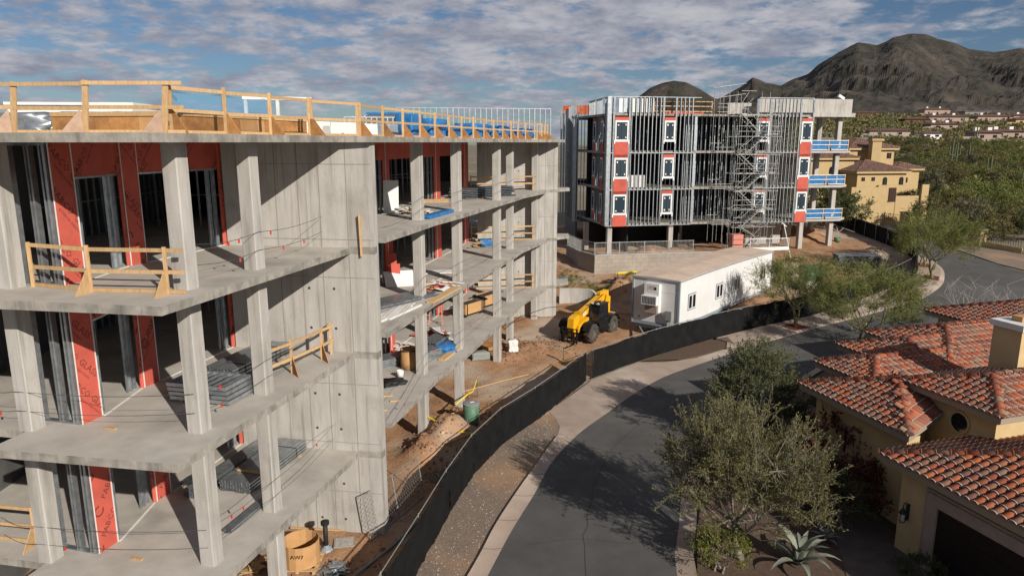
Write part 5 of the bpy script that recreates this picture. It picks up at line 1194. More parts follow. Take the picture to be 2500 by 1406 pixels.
def make_tree(seed, Hh, Rx, tz, limbs, clumps, twigs, lv_, ls, wood, lmat, tr=.12, droop=0., up=.35, shell=.55, tw_len=.65, trunks=1, zlo=.25, wr=.36):
    rng = np.random.default_rng(seed); b = MB(); tips = []
    top = []
    for k in range(trunks):
        o = np.array([rng.normal(0, .12) * (trunks > 1), rng.normal(0, .12) * (trunks > 1), -.15]); a = rng.uniform(0, 6.3)
        m = o + np.array([math.cos(a) * tz * .25, math.sin(a) * tz * .25, tz * .55 + .15]); e = m + np.array([rng.normal(0, .15), rng.normal(0, .15), tz * .45])
        b.cyl(o, m, tr, tr * .8, 8); b.cyl(m, e, tr * .8, tr * .65, 8); top.append(e)
    cz = tz * .7 + (Hh - tz * .7) * .5; hz_ = (Hh - tz * .7) * .5
    cl = []
    for i in range(clumps):
        while True:
            v = rng.normal(0, 1, 3); v /= np.linalg.norm(v); r = rng.uniform(shell, 1) ** .6
            if v[2] > -1 + zlo * 2 * rng.uniform(.6, 1.2): break
        lump = 1 + .22 * math.sin(3 * math.atan2(v[1], v[0]) + seed) * (1 - abs(v[2]))
        cl.append(np.array([v[0] * Rx * r * lump, v[1] * Rx * r * lump, cz + v[2] * hz_ * r]))
    cl = np.array(cl)
    lims = []
    for i in range(limbs):
        a = 6.283 * i / limbs + rng.normal(0, .3); e = np.array([math.cos(a) * Rx * .45, math.sin(a) * Rx * .45, cz - hz_ * .15 + rng.normal(0, hz_ * .25)])
        t0 = top[i % len(top)]; m = t0 * .5 + e * .5 + np.array([0, 0, -.1 * Rx + rng.normal(0, .1)])
        b.cyl(t0, m, tr * .55, tr * .4, 6, False); b.cyl(m, e, tr * .4, tr * .26, 6, False); lims.append((m, e))
    P, Dv = [], []
    for c in cl:
        j = min(range(limbs), key=lambda q: np.linalg.norm(lims[q][1] - c)); s = lims[j][1] if rng.random() < .7 else lims[j][0]
        md = s * .5 + c * .5 + rng.normal(0, .12, 3); b.cyl(s, md, tr * .2, tr * .13, 5, False); b.cyl(md, c, tr * .13, tr * .08, 4, False)
        out = c - np.array([0, 0, cz - hz_ * .4]); out /= (np.linalg.norm(out) + 1e-6)
        for q in range(twigs):
            d = out * .7 + rng.normal(0, .6, 3) + np.array([0, 0, up]); d /= np.linalg.norm(d); l = tw_len * rng.uniform(.5, 1.2); st = c + rng.normal(0, .12, 3)
            en = st + d * l - np.array([0, 0, droop * l]); b.cyl(st, en, tr * .06, tr * .03, 3, False)
            t = rng.uniform(.1, 1.05, lv_)[:, None]; P.append(st + (en - st) * t + rng.normal(0, .035 * (ls / .1), (lv_, 3))); Dv.append(np.repeat(d[None], lv_, 0))
    P = np.concatenate(P); Dv = np.concatenate(Dv)
    return b.mesh('trunk', M_[wood], True), leaves_mesh('crown', quad_leaves(P, Dv, ls, rng, wr), lmat)
def plant_tree(name, label, cat, meshes, x, y, sc_=1., rz=0., group=None, z=None):
    z = H(x, y) if z is None else z
    t = thing(name, label, cat, (x, y, z), 0, group); Mx = Matrix.Translation((x, y, z)) @ Matrix.Rotation(rz, 4, 'Z') @ Matrix.Scale(sc_, 4)
    ob('trunk', meshes[0], None, t, Mx); ob('crown', meshes[1], None, t, Mx); return t
t1 = make_tree(5, 5.4, 2.55, 1.3, 8, 150, 14, 30, .085, 'twig', 'leaf_mesquite', .14, 0, .75, .12, .8, 1, .2)
plant_tree('mesquite_tree', 'bushy olive-green tree with pale twigs between the kerb and the agave', 'tree', t1, 7.95, 22.1)
t2 = make_tree(9, 4.7, 2.25, 1.2, 7, 100, 13, 28, .10, 'twig', 'leaf_dark', .12, .1, .5, .15, .7, 1, .18)
plant_tree('mesquite_tree', 'dark green tree beside the road in front of the tiled roofs', 'tree', t2, 11.7, 31.9)
pv = [make_tree(21, 5.2, 3.0, 1.5, 7, 78, 14, 26, .16, 'bark_green', 'leaf_palo', .10, 0, .55, .4, .95, 3, .3, .16), make_tree(27, 5.4, 3.3, 1.1, 8, 92, 14, 26, .16, 'bark_green', 'leaf_palo', .10, .1, .5, .4, 1.0, 3, .2, .16)]
plant_tree('palo_verde_tree', 'slender green-trunked tree in the red mulch square behind the white trailer', 'tree', pv[0], 21.0, 50.9, .95, 1., 'street trees along the road')
plant_tree('palo_verde_tree', 'wide feathery green tree on the house side of the road', 'tree', pv[1], 24.2, 46.6, 1.05, 2.2, 'street trees along the road')
plant_tree('palo_verde_tree', 'green-trunked tree in the mulch square at the kerb bend', 'tree', pv[0], 38.7, 64.3, 1.12, 4., 'street trees along the road')
plant_tree('palo_verde_tree', 'green-trunked tree between the kerb bend tree and the black fence', 'tree', pv[1], 40.3, 68.7, .8, 5., 'street trees along the road')
bush = [make_tree(40 + i, 1.4, .9, .25, 5, 26, 8, 16, .10, 'twig', k, .05, 0, .3, .4, .35, 3, .35) for i, k in enumerate(('leaf_shrub', 'leaf_bright', 'leaf_red', 'leaf_desert2'))]
for nm, lab, k, x, y, s in (('shrub', 'low bright yellow-green shrub at the foot of the olive tree', 1, 6.9, 21.4, .95), ('bougainvillea', 'dark red flowering bougainvillea against the shaded yellow wall', 2, 13.2, 26.6, 2.0), ('bougainvillea', 'lower dark red flowering bougainvillea near the garage corner', 2, 13.0, 25.2, 1.35), ('shrub', 'dark rounded shrub in the shade of the house wall', 0, 12.3, 24.2, 1.2), ('shrub', 'dark shrub beside the paved driveway edge', 0, 11.4, 25.8, 1.25), ('shrub', 'dark hedge shrub under the corner of the shaded yellow wall', 0, 11.9, 28.3, 1.3), ('shrub', 'dark shrub at the garage wall base', 0, 13.1, 20.6, .7), ('shrub', 'dark shrub at the road side behind the olive tree', 0, 10.2, 27.0, 1.2), ('shrub', 'dark shrub near the kerb below the dark green tree', 0, 12.9, 31.2, 1.3), ('shrub', 'grey-green shrub behind the second gate pillar', 3, 55, 82, 1.6)):
    plant_tree(nm, lab, 'shrub', bush[k], x, y, s, U3(0, 6))
for i, (x, y, s_, k) in enumerate(((46.8, 96.1, .9, 0), (48.6, 96.2, .75, 3), (53.2, 97.0, .8, 0), (54.4, 97.1, .9, 0))):
    plant_tree('shrub', ('dark shrub at the left end of the villa terrace', 'grey-green shrub on the villa terrace beside the dark one', 'small dark shrub right of the villa terrace door', 'dark shrub at the right end of the villa terrace')[i], 'shrub', bush[k], x, y, s_, i, z=6.9)
# bare pale shrubs behind the second house
def bare(seed):
    rng = np.random.default_rng(seed); b = MB()
    for i in range(26):
        a = rng.uniform(0, 6.3); d = np.array([math.cos(a) * .5, math.sin(a) * .5, 1.]); p = np.zeros(3)
        for k in range(4):
            q = p + d / np.linalg.norm(d) * .75; b.cyl(p, q, .016 * (1 - k * .2), .016 * (.8 - k * .2), 4, False)
            if k > 0: r = q + np.array([rng.normal(0, .4), rng.normal(0, .4), .5]); b.cyl(q, r, .007, .003, 3, False)
            p = q; d = d + rng.normal(0, .3, 3)
    return b.mesh('branches', M_['twig_white'])
bs = bare(3)
for x, y, lab in ((31.5, 46.8, 'leafless pale shrub behind the second tiled roof'), (34.6, 47.0, 'leafless pale shrub at the far end of the second tiled roof')):
    t = thing('bare_shrub', lab, 'shrub', (x, y, H(x, y))); ob('branches', bs, None, t, Matrix.Translation((x, y, H(x, y))) @ Matrix.Scale(1.45, 4) @ Matrix.Rotation(x, 4, 'Z'))
# agaves
def agave(label, x, y, s, n=17):
    z = H(x, y) + .03; t = thing('agave', label, 'agave', (x, y, z)); rng = np.random.default_rng(int(x * 10)); gr = 0
    for i in range(n):
        a = i * 2.4; el = rad(84 - 50 * i / n + rng.normal(0, 5)); l = s * rng.uniform(.85, 1.1); w = .09 * s; b = MB(); K = 7
        for k in range(K + 1):
            u = k / K; bend = el - u * u * .5; r = l * u; ww = w * (1.1 * math.sin(math.pi * (.22 + .78 * u)) if u < 1 else .02)
            cx, cz_ = r * math.cos(bend), r * math.sin(bend)
            for sd_, dz_ in ((-1, .35), (0, 0), (1, .35)): b.v.append((cx * math.cos(a) - sd_ * ww * math.sin(a), cx * math.sin(a) + sd_ * ww * math.cos(a), cz_ + dz_ * ww + .02))
        for k in range(K):
            for j in range(2): q = k * 3 + j; b.f.append((q, q + 3, q + 4, q + 1))
        ob('leaf', b, M_['agave'], t, Matrix.Translation((x, y, z)), smooth=True)
agave('large grey-green agave at the edge of the paved driveway', 9.75, 21.7, 1.45)
agave('small agave on the shaded soil behind the large one', 11.3, 23.2, .6, 12)
t = thing('letterbox', 'black metal letterbox on a post among the yellow-green shrubs', 'letterbox', (6.75, 21.9, .6)); ob('post', MB().bb(6.7, 6.8, 21.85, 21.95, .55, 1.35), M_['black'], t); ob('box', MB().bb(6.4, 7.1, 21.72, 22.08, 1.35, 1.62), M_['black_metal'], t)

# ------------------------------------------------------------------ desert beyond the road
dt = [make_tree(60 + i, 3.8 + .5 * (i % 2), 2.6 + .3 * (i % 3), .7, 6, 40, 9, 13, .30, 'bark', k, .09, 0, .3, .35, .8, 3, .12, .34) for i, k in enumerate(('leaf_desert', 'leaf_palo', 'leaf_desert', 'leaf_desert2', 'leaf_dark'))]
def free(x, y):
    if y < 120 and x < np.interp(y, [60, 76, 86, 95, 118], [66, 51, 52.5, 54, 55]): return False
    if 39 < x < 62 and 90 < y < 117: return y < 93 and x > 57
    if y < 76 and x < 62: return False
    if 62 < x < 78 and 94 < y < 106 and abs((x - 63) - (y - 94) * 1.15) < 2.6: return False
    return not any(abs(x - hx) < hw and abs(y - hy) < hd + 3 and y < hy + 2 or (abs(x - hx) < hw and -5 < y - hy < 0) for hx, hy, hw, hd in HS)
FARH = [  # x, y, width, depth, height, wall, roof, label
    (120, 262, 24, 14, 5.5, 'trailer', 'steel_dark', 'pale flat house with a dark grey roof behind the villa'),
    (172, 330, 30, 10, 4.5, 'block', 'tile_far', 'long low tan house among the desert trees'),
    (196, 298, 17, 10, 6.0, 'stone_trim', 'tile_far', 'pale pink gabled house with white chimney on the slope'),
    (218, 318, 22, 10, 5.0, 'stone_trim', 'tile_far', 'pale house with two chimneys beside the pink gabled one'),
    (180, 310, 12, 9, 4.5, 'white', 'tile_far', 'small white house with brown roof in the scrub'),
    (300, 500, 44, 14, 7, 'stone_trim', 'tile_far', 'wide brown-roofed house at the foot of the mountain'),
    (262, 470, 26, 12, 6, 'brown', 'tile_far', 'dark brown house left of the wide brown-roofed one'),
    (345, 520, 40, 14, 7, 'stone_trim', 'tile_far', 'brown-roofed house with many chimneys on the slope'),
    (322, 455, 22, 12, 6.5, 'stucco_far', 'tile_far', 'cream gabled house below the foot of the mountain'),
    (400, 560, 46, 14, 7, 'stone_trim', 'tile_far', 'long brown-roofed house at the valley edge'),
    (455, 780, 44, 20, 14, 'stone_trim', 'brown', 'tan two-storey house high on the mountain slope'),
    (520, 815, 44, 18, 10, 'lid', 'steel_dark', 'grey modern house high on the mountain slope'),
    (352, 720, 40, 14, 8, 'brown', 'tile_far', 'brown house in the shade of the mountain'),
    (560, 770, 40, 16, 8, 'concrete', 'steel_dark', 'pale grey house on the slope above the valley'),
    (238, 400, 24, 10, 5, 'stone_trim', 'tile_far', 'small low house in the middle of the scrub')]
HS = [(h[0], h[1], h[2] * .31 + 1, h[3] * .7) for h in FARH]
for (x, y, w, d, h, wm, rm, lab) in FARH:
    w *= .62; h *= .55; d *= .7; z = H(x, y); t = thing('far_house', lab, 'house', (x, y, z), group='houses on the desert slope')
    ob('wall', MB().bb(x - w / 2, x + w / 2, y, y + d, z - 4, z + h), M_[wm], t); o = 1.0; zr = z + h + d * .16
    if rm == 'steel_dark': ob('roof', MB().bb(x - w / 2 - o, x + w / 2 + o, y - o, y + d + o, z + h, z + h + .7), M_[rm], t)
    else: ob('roof', MB().add([(x - w / 2 - o, y - o, z + h), (x + w / 2 + o, y - o, z + h), (x + w / 2 + o, y + d + o, z + h), (x - w / 2 - o, y + d + o, z + h), (x - w / 2 + d * .4, y + d / 2, zr), (x + w / 2 - d * .4, y + d / 2, zr)], [(0, 1, 5, 4), (1, 2, 5), (2, 3, 4, 5), (3, 0, 4), (3, 2, 1, 0)]), M_[rm], t)
    k = max(2, int(w / 9))
    for i in range(k):
        cx = x - w / 2 + (i + .5) * w / k; ob('window', MB().bb(cx - .8, cx + .8, y - .1, y + .05, z + h * .35, z + h * .7), M_['glass_dark'], t)
    if wm == 'stone_trim' or lab.startswith('wide'):
        for s in (-.3, .2): ob('chimney', MB().bb(x + s * w - .9, x + s * w + .9, y + d * .4, y + d * .4 + 1.6, z + h, zr + 1.0), M_['bead'], t)
    b = MB().bb(x - w / 2 - 6, x - w / 2, y - 1, y - .5, z - 4, z + h * .5); ob('yard_wall', b, M_[wm], t)
rr = random.Random(4); cnt = 0; pos = []
while cnt < 290:
    y = 78 + 190 * rr.random() ** 1.25; q = rr.uniform(.42, .92) if y > 110 else rr.uniform(.5, .95); x = q * y
    if not free(x, y): continue
    if any((x - a) ** 2 + (y - c) ** 2 < 3.2 for a, c in pos[-60:]): continue
    pos.append((x, y)); k = rr.choice((0, 0, 1, 1, 2, 3, 4)); s = rr.uniform(.5, 1.1)
    sz_ = 'small' if s < .75 else ('tall' if s > .98 else 'broad'); zone = 'close behind the garden walls' if y < 105 else ('in the thick scrub below the far houses' if y < 170 else 'on the rising slope near the far houses')
    nm = 'grey-green' if k == 3 else ('dark green' if k == 4 else ('yellow-green' if k == 1 else 'olive'))
    plant_tree('desert_tree', '%s %s desert tree %s' % (sz_, nm, zone), 'tree', dt[k], x, y, s, rr.uniform(0, 6.3), '%s %s desert trees %s' % (sz_, nm, zone)); cnt += 1
for x, y, s, k, lab in ((39.6, 90.5, 1.35, 4, 'dark spreading tree between the end balconies and the yellow villa'), (43.2, 92.6, 1.1, 4, 'dark tree below the terrace of the yellow villa'), (56.8, 99.5, .8, 4, 'round dark tree at the corner of the yellow villa')):
    plant_tree('desert_tree', lab, 'tree', dt[k], x, y, s, 1.)
rng = np.random.default_rng(8); Pn, Dn = [], []
for k in range(5200):
    y = 95 + 640 * rng.random() ** .9; q = rng.uniform(.38, .98); x = q * y
    if not free(x, y): continue
    r = rng.uniform(.8, 2.4) * (1 + max(0, y - 250) / 400); n = 26; v = rng.normal(0, 1, (n, 3)); v /= np.linalg.norm(v, axis=1)[:, None]; v[:, 2] = np.abs(v[:, 2]) * .7
    rr_ = rng.uniform(.5, 1, (n, 1)); Pn.append(np.array([x, y, H(x, y) - .3]) + v * r * rr_); Dn.append(np.c_[v, np.full(n, r * .55)])
Pn = np.concatenate(Pn); Dn = np.concatenate(Dn); LV_ = quad_leaves(Pn, Dn[:, :3], 1., rng, .7).reshape(-1, 4, 3)
ctr = Pn[:, None, :]; LV_ = ctr + (LV_ - ctr) * Dn[:, 3][:, None, None]
me = leaves_mesh('desert_scrub', LV_.reshape(-1, 3), 'leaf_desert'); tag(ob('desert_scrub', me, kind='stuff'), 'low olive scrub covering the desert slope below the mountain', 'scrub')
def saguaro(label, x, y, h):
    z = H(x, y) - .2; t = thing('saguaro', label, 'cactus', (x, y, z), group='saguaros on the desert slope')
    def rib(b, p, q, r):
        b.cyl(p, q, r, r * .85, 10); b.cyl(q, Vector(q) + (Vector(q) - Vector(p)).normalized() * r * .7, r * .85, r * .3, 10)
    b = MB(); rib(b, (x, y, z), (x, y, z + h), .24); ob('stem', b, M_['saguaro'], t)
    for s in (-1, 1):
        b = MB(); z1 = z + h * U3(.4, .55); b.cyl((x, y, z1), (x + s * .75, y, z1 + .3), .14, .16, 8); rib(b, (x + s * .75, y, z1 + .2), (x + s * .78, y, z1 + h * U3(.28, .42)), .16); ob('arm', b, M_['saguaro'], t)
for i, (x, y, h) in enumerate(((116, 190, 8), (118.5, 192, 7), (168, 262, 8), (130, 205, 6), (205, 330, 9), (100, 150, 6), (92, 128, 5), (152, 300, 9), (180, 345, 9))):
    saguaro('ribbed saguaro cactus ' + ('rising beside its twin above the scrub', 'shorter than the twin it rises beside', 'standing before the long low tan house', 'standing alone in the middle of the scrub', 'standing behind the pink gabled house', 'standing low among the nearer trees', 'shortest of all, near the dry wash', 'standing behind the long low tan house', 'standing between the far houses')[i], x, y, h)
b = MB()
for k in range(700):
    u = rng.uniform(0, 1); y = 92 + 16 * u; x = 62.5 + (y - 94) * 1.15 + rng.normal(0, 1.3); pebble(b, x, y, H(x, y), rng.uniform(.1, .35))
tag(ob('wash_rocks', b, M_['stone'], kind='stuff'), 'pale grey rocks lining the dry wash among the trees', 'rocks')

# ------------------------------------------------------------------ clutter: roof of the near building
def ply_run(t, P, z0, z1, seg=1.25, m='ply'):
    for a, c in zip(P[:-1], P[1:]):
        a, c = Vector(a), Vector(c); l = (c - a).length; k = max(1, round(l / seg)); d = (c - a).normalized(); n = Vector((-d.y, d.x))
        for i in range(k):
            p, q = a + d * (l * i / k + .004), a + d * (l * (i + 1) / k - .004); o = n * U3(0, .012)
            ob('plywood_panel', MB().prism([p + o, q + o, q + o + n * .02, p + o + n * .02], z0, z1), M_['cardboard' if (i % 4 == 2) else m], t)
        stick('cap_board', M_['wood'], t, (a.x, a.y, z1 + .03), (c.x, c.y, z1 + .03), .05, .12); p, q = a - n * .03, c - n * .03; stick('sole_board', M_['wood'], t, (p.x, p.y, z0 + .05), (q.x, q.y, z0 + .05), .04, .09)
t = thing('plywood_upstand', 'low box of orange plywood panels on the roof behind the timber guardrail', 'upstand', (-10, 19.6, zt))
ply_run(t, [(-12.6, 19.9), (-8.75, 19.35), (-7.05, 25.0)], zt + .002, zt + .52)
ob('deck', MB().prism([(-12.55, 20.1), (-8.85, 19.5), (-7.2, 25.0), (-12.4, 25.4)], zt + .40, zt + .44), M_['tarp'], t)
def wrapped(label, name, x, y, z, sx, sy, sz, rz, m, cat, lump=.04, group=None):
    b = MB(); nu, nv = 10, 5
    # draped bundle: box sides pushed in and out
    P = []
    for j in range(nv + 1):
        for i in range(4 * nu):
            e = i // nu; u = (i % nu) / nu
            px, py = ((-1 + 2 * u, -1), (1, -1 + 2 * u), (1 - 2 * u, 1), (-1, 1 - 2 * u))[e]
            q = 1 + lump * 3 * nz(px * 2 + x, py * 2 + y, j * .7) + (.05 if j == 0 else 0); P.append((px * sx / 2 * q, py * sy / 2 * q, sz * j / nv * (1 + lump * nz(px * 3, py * 3 + x, 2))))
    P.append((0, 0, sz * 1.03)); n4 = 4 * nu
    fs = [(j * n4 + i, j * n4 + (i + 1) % n4, (j + 1) * n4 + (i + 1) % n4, (j + 1) * n4 + i) for j in range(nv) for i in range(n4)] + [(nv * n4 + i, nv * n4 + (i + 1) % n4, len(P) - 1) for i in range(n4)]
    Mx = Matrix.Translation((x, y, z)) @ Matrix.Rotation(rz, 4, 'Z')
    o = ob(name, MB().add(P, fs), M_[m], None, Mx, smooth=lump > .02); tag(o, label, cat, group); return o
t = thing('white_roof_box', 'white rectangular insulation box on the roof behind the guardrail', 'box', (-15.8, 27, zt))
ob('carcass', MB().box((-15.8, 27.2, zt + .55), (4.2, 2.6, 1.05), .1), M_['white'], t); ob('lid', MB().box((-15.8, 27.2, zt + 1.14), (4.35, 2.75, .1), .1), M_['white'], t)
t = thing('grey_roof_box', 'grey sheet-metal roof box seen through the guardrail beside the white one', 'box', (-12.6, 31, zt))
ob('carcass', MB().box((-12.4, 31, zt + .5), (2.6, 2, 1.0), .1), M_['lid'], t); ob('hood', MB().box((-10.6, 31, zt + .45), (1.8, 1.8, .9), .1), M_['white'], t)
wrapped('blue tarpaulin bunched along the top of the plywood box', 'tarpaulin', -11.0, 21.2, zt + .44, 3.6, .9, .22, -.1, 'tarp', 'tarpaulin', .12)
wrapped('crumpled silver and blue sheeting heaped at the end of the plywood box', 'tarpaulin', -15.3, 21.3, zt, 3.6, 1.3, .62, .05, 'steel', 'tarpaulin', .16)
def sheet_net(label, P, z0, z1, m='net'):
    t = thing('safety_net', label, 'net', (P[0][0], P[0][1], z0))
    for a, c in zip(P[:-1], P[1:]):
        b = MB(); n = 10
        for i in range(n + 1):
            for j in range(4):
                u = i / n; x = a[0] + (c[0] - a[0]) * u; y = a[1] + (c[1] - a[1]) * u; o = .05 * nz(x * 2, y * 2, j * .6); b.v.append((x + o, y + o, z0 + (z1 - z0) * j / 3 - .08 * math.sin(math.pi * u) * (j == 3)))
        for i in range(n):
            for j in range(3): k = i * 4 + j; b.f.append((k, k + 4, k + 5, k + 1))
        ob('net_panel', b, M_[m], t, smooth=True)
sheet_net('blue debris netting behind the guardrail over the plywood upstand', [(-8.35, 18.0), (-7.85, 19.75), (-7.3, 21.7)], zt + .5, zt + 1.08)
fr = thing('table_frame', 'pale steel frame with legs standing on the roof behind the blue netting', 'frame', (-9, 26, zt))
for x, y in ((-9.4, 25.8), (-7.4, 26.6), (-8.4, 26.2)): stick('leg', M_['bead'], fr, (x, y, zt), (x, y, zt + 1.3), .1, .1)
stick('beam', M_['bead'], fr, (-9.5, 25.76, zt + 1.34), (-7.3, 26.64, zt + 1.34), .12, .12)
t = thing('insulation_boards', 'row of upright white insulation boards behind the roof guardrail', 'boards', (-6.9, 30, zt))
for i, (a, c, h) in enumerate((((-8.2, 28.0), (-7.4, 29.6), .62), ((-7.38, 29.64), (-6.6, 31.2), .62), ((-6.58, 31.24), (-6.0, 32.4), .60))): ob('board', MB().prism([V(*a), V(*c), V(*c) + V(-.1, .05), V(*a) + V(-.1, .05)], zt, zt + h), M_['white'], t)
ob('block', MB().box((-6.95, 28.2, zt + .21), (.75, .4, .42), 1.1), M_['white'], t)
wrapped('blue-printed plastic pack standing beside the white insulation boards', 'plastic_pack', -5.75, 33.6, zt, .6, 1.2, .62, -.2, 'trim', 'pack', .03)
for i, (x, y, sx, sy, sz, lab) in enumerate(((-5.1, 36.0, .9, 1.4, 1.15, 'tallest blue tarpaulin bundle on the roof beside the printed pack'), (-4.6, 38.6, 1.5, 2.2, 1.0, 'wide blue tarpaulin bundle on the roof behind the gussets'), (-3.9, 41.6, 1.4, 2.0, .75, 'low slumped blue tarpaulin bundle on the roof'), (-2.6, 46.5, 1.5, 2.6, .95, 'blue tarpaulin bundle near the far end of the roof guardrail'), (-1.1, 49.6, 1.3, 2.6, .9, 'blue tarpaulin bundle before the far roof corner'), (.7, 55.0, 1.2, 3.6, .8, 'last blue tarpaulin bundle at the far roof corner'), (-3.4, 43.9, .8, 1.2, .5, 'small blue tarpaulin bundle between the larger ones'))):
    wrapped(lab, 'tarpaulin_bundle', x, y, zt, sx, sy, sz, -.25, 'tarp', 'tarpaulin', .07)
def studwall(label, a, c, z0, z1, gap=.45):
    t = thing('steel_partition', label, 'steel partition', (a[0], a[1], z0)); a, c = Vector(a), Vector(c); k = int((c - a).length / gap); rz = math.atan2(c.y - a.y, c.x - a.x)
    for i in range(k + 1):
        p = a.lerp(c, i / k); post('stud', M_['steel'], t, p.x, p.y, z0, z1, .07, .15, rz, 'chan')
    for z in (z0 + .03, z1): stick('track', M_['steel'], t, (a.x, a.y, z), (c.x, c.y, z), .16, .06)
studwall('long steel stud frame along the far edge of the roof', (-9.5, 60.0), (3.3, 62.5), zt, zt + 2.6)
studwall('lower steel stud frame on the roof behind the blue netting', (-9.8, 42.5), (-6.2, 43.6), zt, zt + 1.25, .3)
t = thing('roof_shelter', 'cream roof shelter with blue sheeting beyond the insulation boards', 'shelter', (-8.5, 50, zt)); ob('panel', MB().box((-8.6, 50, zt + 1.1), (3, .2, 1.0), .1), M_['white'], t); ob('cover', MB().box((-8.6, 49.4, zt + 1.7), (2.4, 1.6, .12), .1), M_['tarp'], t)
for x in (-9.9, -7.3): stick('leg', M_['wood'], t, (x, 50, zt), (x, 50, zt + .7), .1, .1)

# ------------------------------------------------------------------ clutter: stacked steel on the near balconies
def bundle(label, c, d, l, nx, nzv, w, h, z, m='steel', cat='steel studs', straps=0, skew=.0, group=None, name='stud_bundle', shape='chan', jit=.03, blocks=True):
    d = Vector(d).normalized(); n = Vector((-d.y, d.x)); c = Vector(c); t = thing(name, label, cat, (c.x, c.y, z), group=group)
    zb = z + (.06 if blocks else .0)
    if blocks:
        for s in (-.35, .35): p = c + d * l * s; stick('bearer', M_['wood'], t, (p.x - n.x * nx * w * .55, p.y - n.y * nx * w * .55, z + .03), (p.x + n.x * nx * w * .55, p.y + n.y * nx * w * .55, z + .03), .09, .06)
    for i in range(nx):
        for k in range(nzv):
            p = c + n * ((i - (nx - 1) / 2) * w); j = U3(-jit, jit) + skew * k; a, e = p - d * (l / 2 - j), p + d * (l / 2 + j); z_ = zb + (k + .5) * h
            stick('stud', M_[m], t, (a.x, a.y, z_), (e.x, e.y, z_), w * .94, h * .92, roll=0 if (k % 2) else math.pi, shape=shape)
    for s in ([-.3, .3] if straps else []):
        p = c + d * l * s; e1 = p + n * (nx * w / 2 + .004); e0 = p - n * (nx * w / 2 + .004); zz_ = zb + nzv * h + .004
        ob('strap', MB().bar((e0.x, e0.y, zz_), (e1.x, e1.y, zz_), .012, .02).bar((e1.x, e1.y, zb), (e1.x, e1.y, zz_), .012, .02).bar((e0.x, e0.y, zb), (e0.x, e0.y, zz_), .012, .02), M_['black'], t)
    return t
dd = (.245, .97); dp = (-.97, .245)
for k in range(4):
    pass
t = thing('panel_stack', 'four stacked steel-framed panels lying on the middle balcony between two columns', 'steel panels', (-8.55, 19.2, ZB))
for k in range(4):
    z = ZB + .06 + k * .13; c0 = V(-8.55, 19.25) + V(*dp) * (.03 * k); u, v_ = V(*dp), V(*dd)
    fr_ = ob('panel_frame', MB().prism([c0 - u * .95 - v_ * .6, c0 + u * .95 - v_ * .6, c0 + u * .95 - v_ * .53, c0 - u * .95 - v_ * .53], z, z + .1).prism([c0 - u * .95 + v_ * .53, c0 + u * .95 + v_ * .53, c0 + u * .95 + v_ * .6, c0 - u * .95 + v_ * .6], z, z + .1).prism([c0 - u * .95 - v_ * .53, c0 - u * .88 - v_ * .53, c0 - u * .88 + v_ * .53, c0 - u * .95 + v_ * .53], z, z + .1).prism([c0 + u * .88 - v_ * .53, c0 + u * .95 - v_ * .53, c0 + u * .95 + v_ * .53, c0 + u * .88 + v_ * .53], z, z + .1), M_['steel'], t)
    for i in range(7): p = c0 + u * (-.75 + i * .25); ob('panel_rib', MB().bar((p.x - v_.x * .525, p.y - v_.y * .525, z + .06), (p.x + v_.x * .525, p.y + v_.y * .525, z + .06), .06, .07), M_['steel'], fr_)
for s in (-.6, .6): p = V(-8.55, 19.25) + V(*dp) * s; stick('bearer', M_['wood'], t, (p.x - .15, p.y - .55, ZB + .03), (p.x + .15, p.y + .55, ZB + .03), .09, .05)
bundle('strapped bundle of steel studs lying behind the framed panels', (-8.35, 22.0), dd, 3.2, 7, 6, .1, .06, ZB, straps=1)
bundle('second long bundle of steel studs beside the concrete wall on the middle balcony', (-9.05, 22.4), dd, 2.8, 4, 4, .1, .06, ZB)
bundle('wide strapped stack of green-tinged steel studs on the lowest slab', (-8.3, 22.2), dd, 3.4, 11, 6, .1, .055, ZC, straps=1)
bundle('long loose steel tracks lying beside the wide stack on the lowest slab', (-9.4, 22.3), dd, 4.4, 5, 4, .1, .06, ZC)
bundle('low flat stack of dark steel behind the near column', (-9.95, 21.2), dp, 1.2, 6, 2, .12, .06, ZC, m='steel_dark')
bundle('thin steel tracks lying along the edge between two columns on the lowest slab', (-7.75, 19.5), dd, 2.6, 3, 2, .09, .05, ZC, blocks=False)
for x, y, z, lab in ((-8.45, 21.2, ZC + .395, 'loose timber batten lying on the wide steel stack'), (-10.19, 16.9, ZB, 'small timber offcut on the bare middle balcony'), (-9.93, 16.94, ZC, 'small timber offcut on the bare lowest slab'), (-8.25, 22.6, ZB + .43, 'timber batten lying on the strapped stud bundle')):
    t = thing('timber_offcut', lab, 'timber', (x, y, z)); l = .16 if 'small' in lab else .45; stick('batten', M_['wood'], t, (x - l, y + l * .3, z + .03), (x + l, y - l * .3, z + .03), .09, .05)

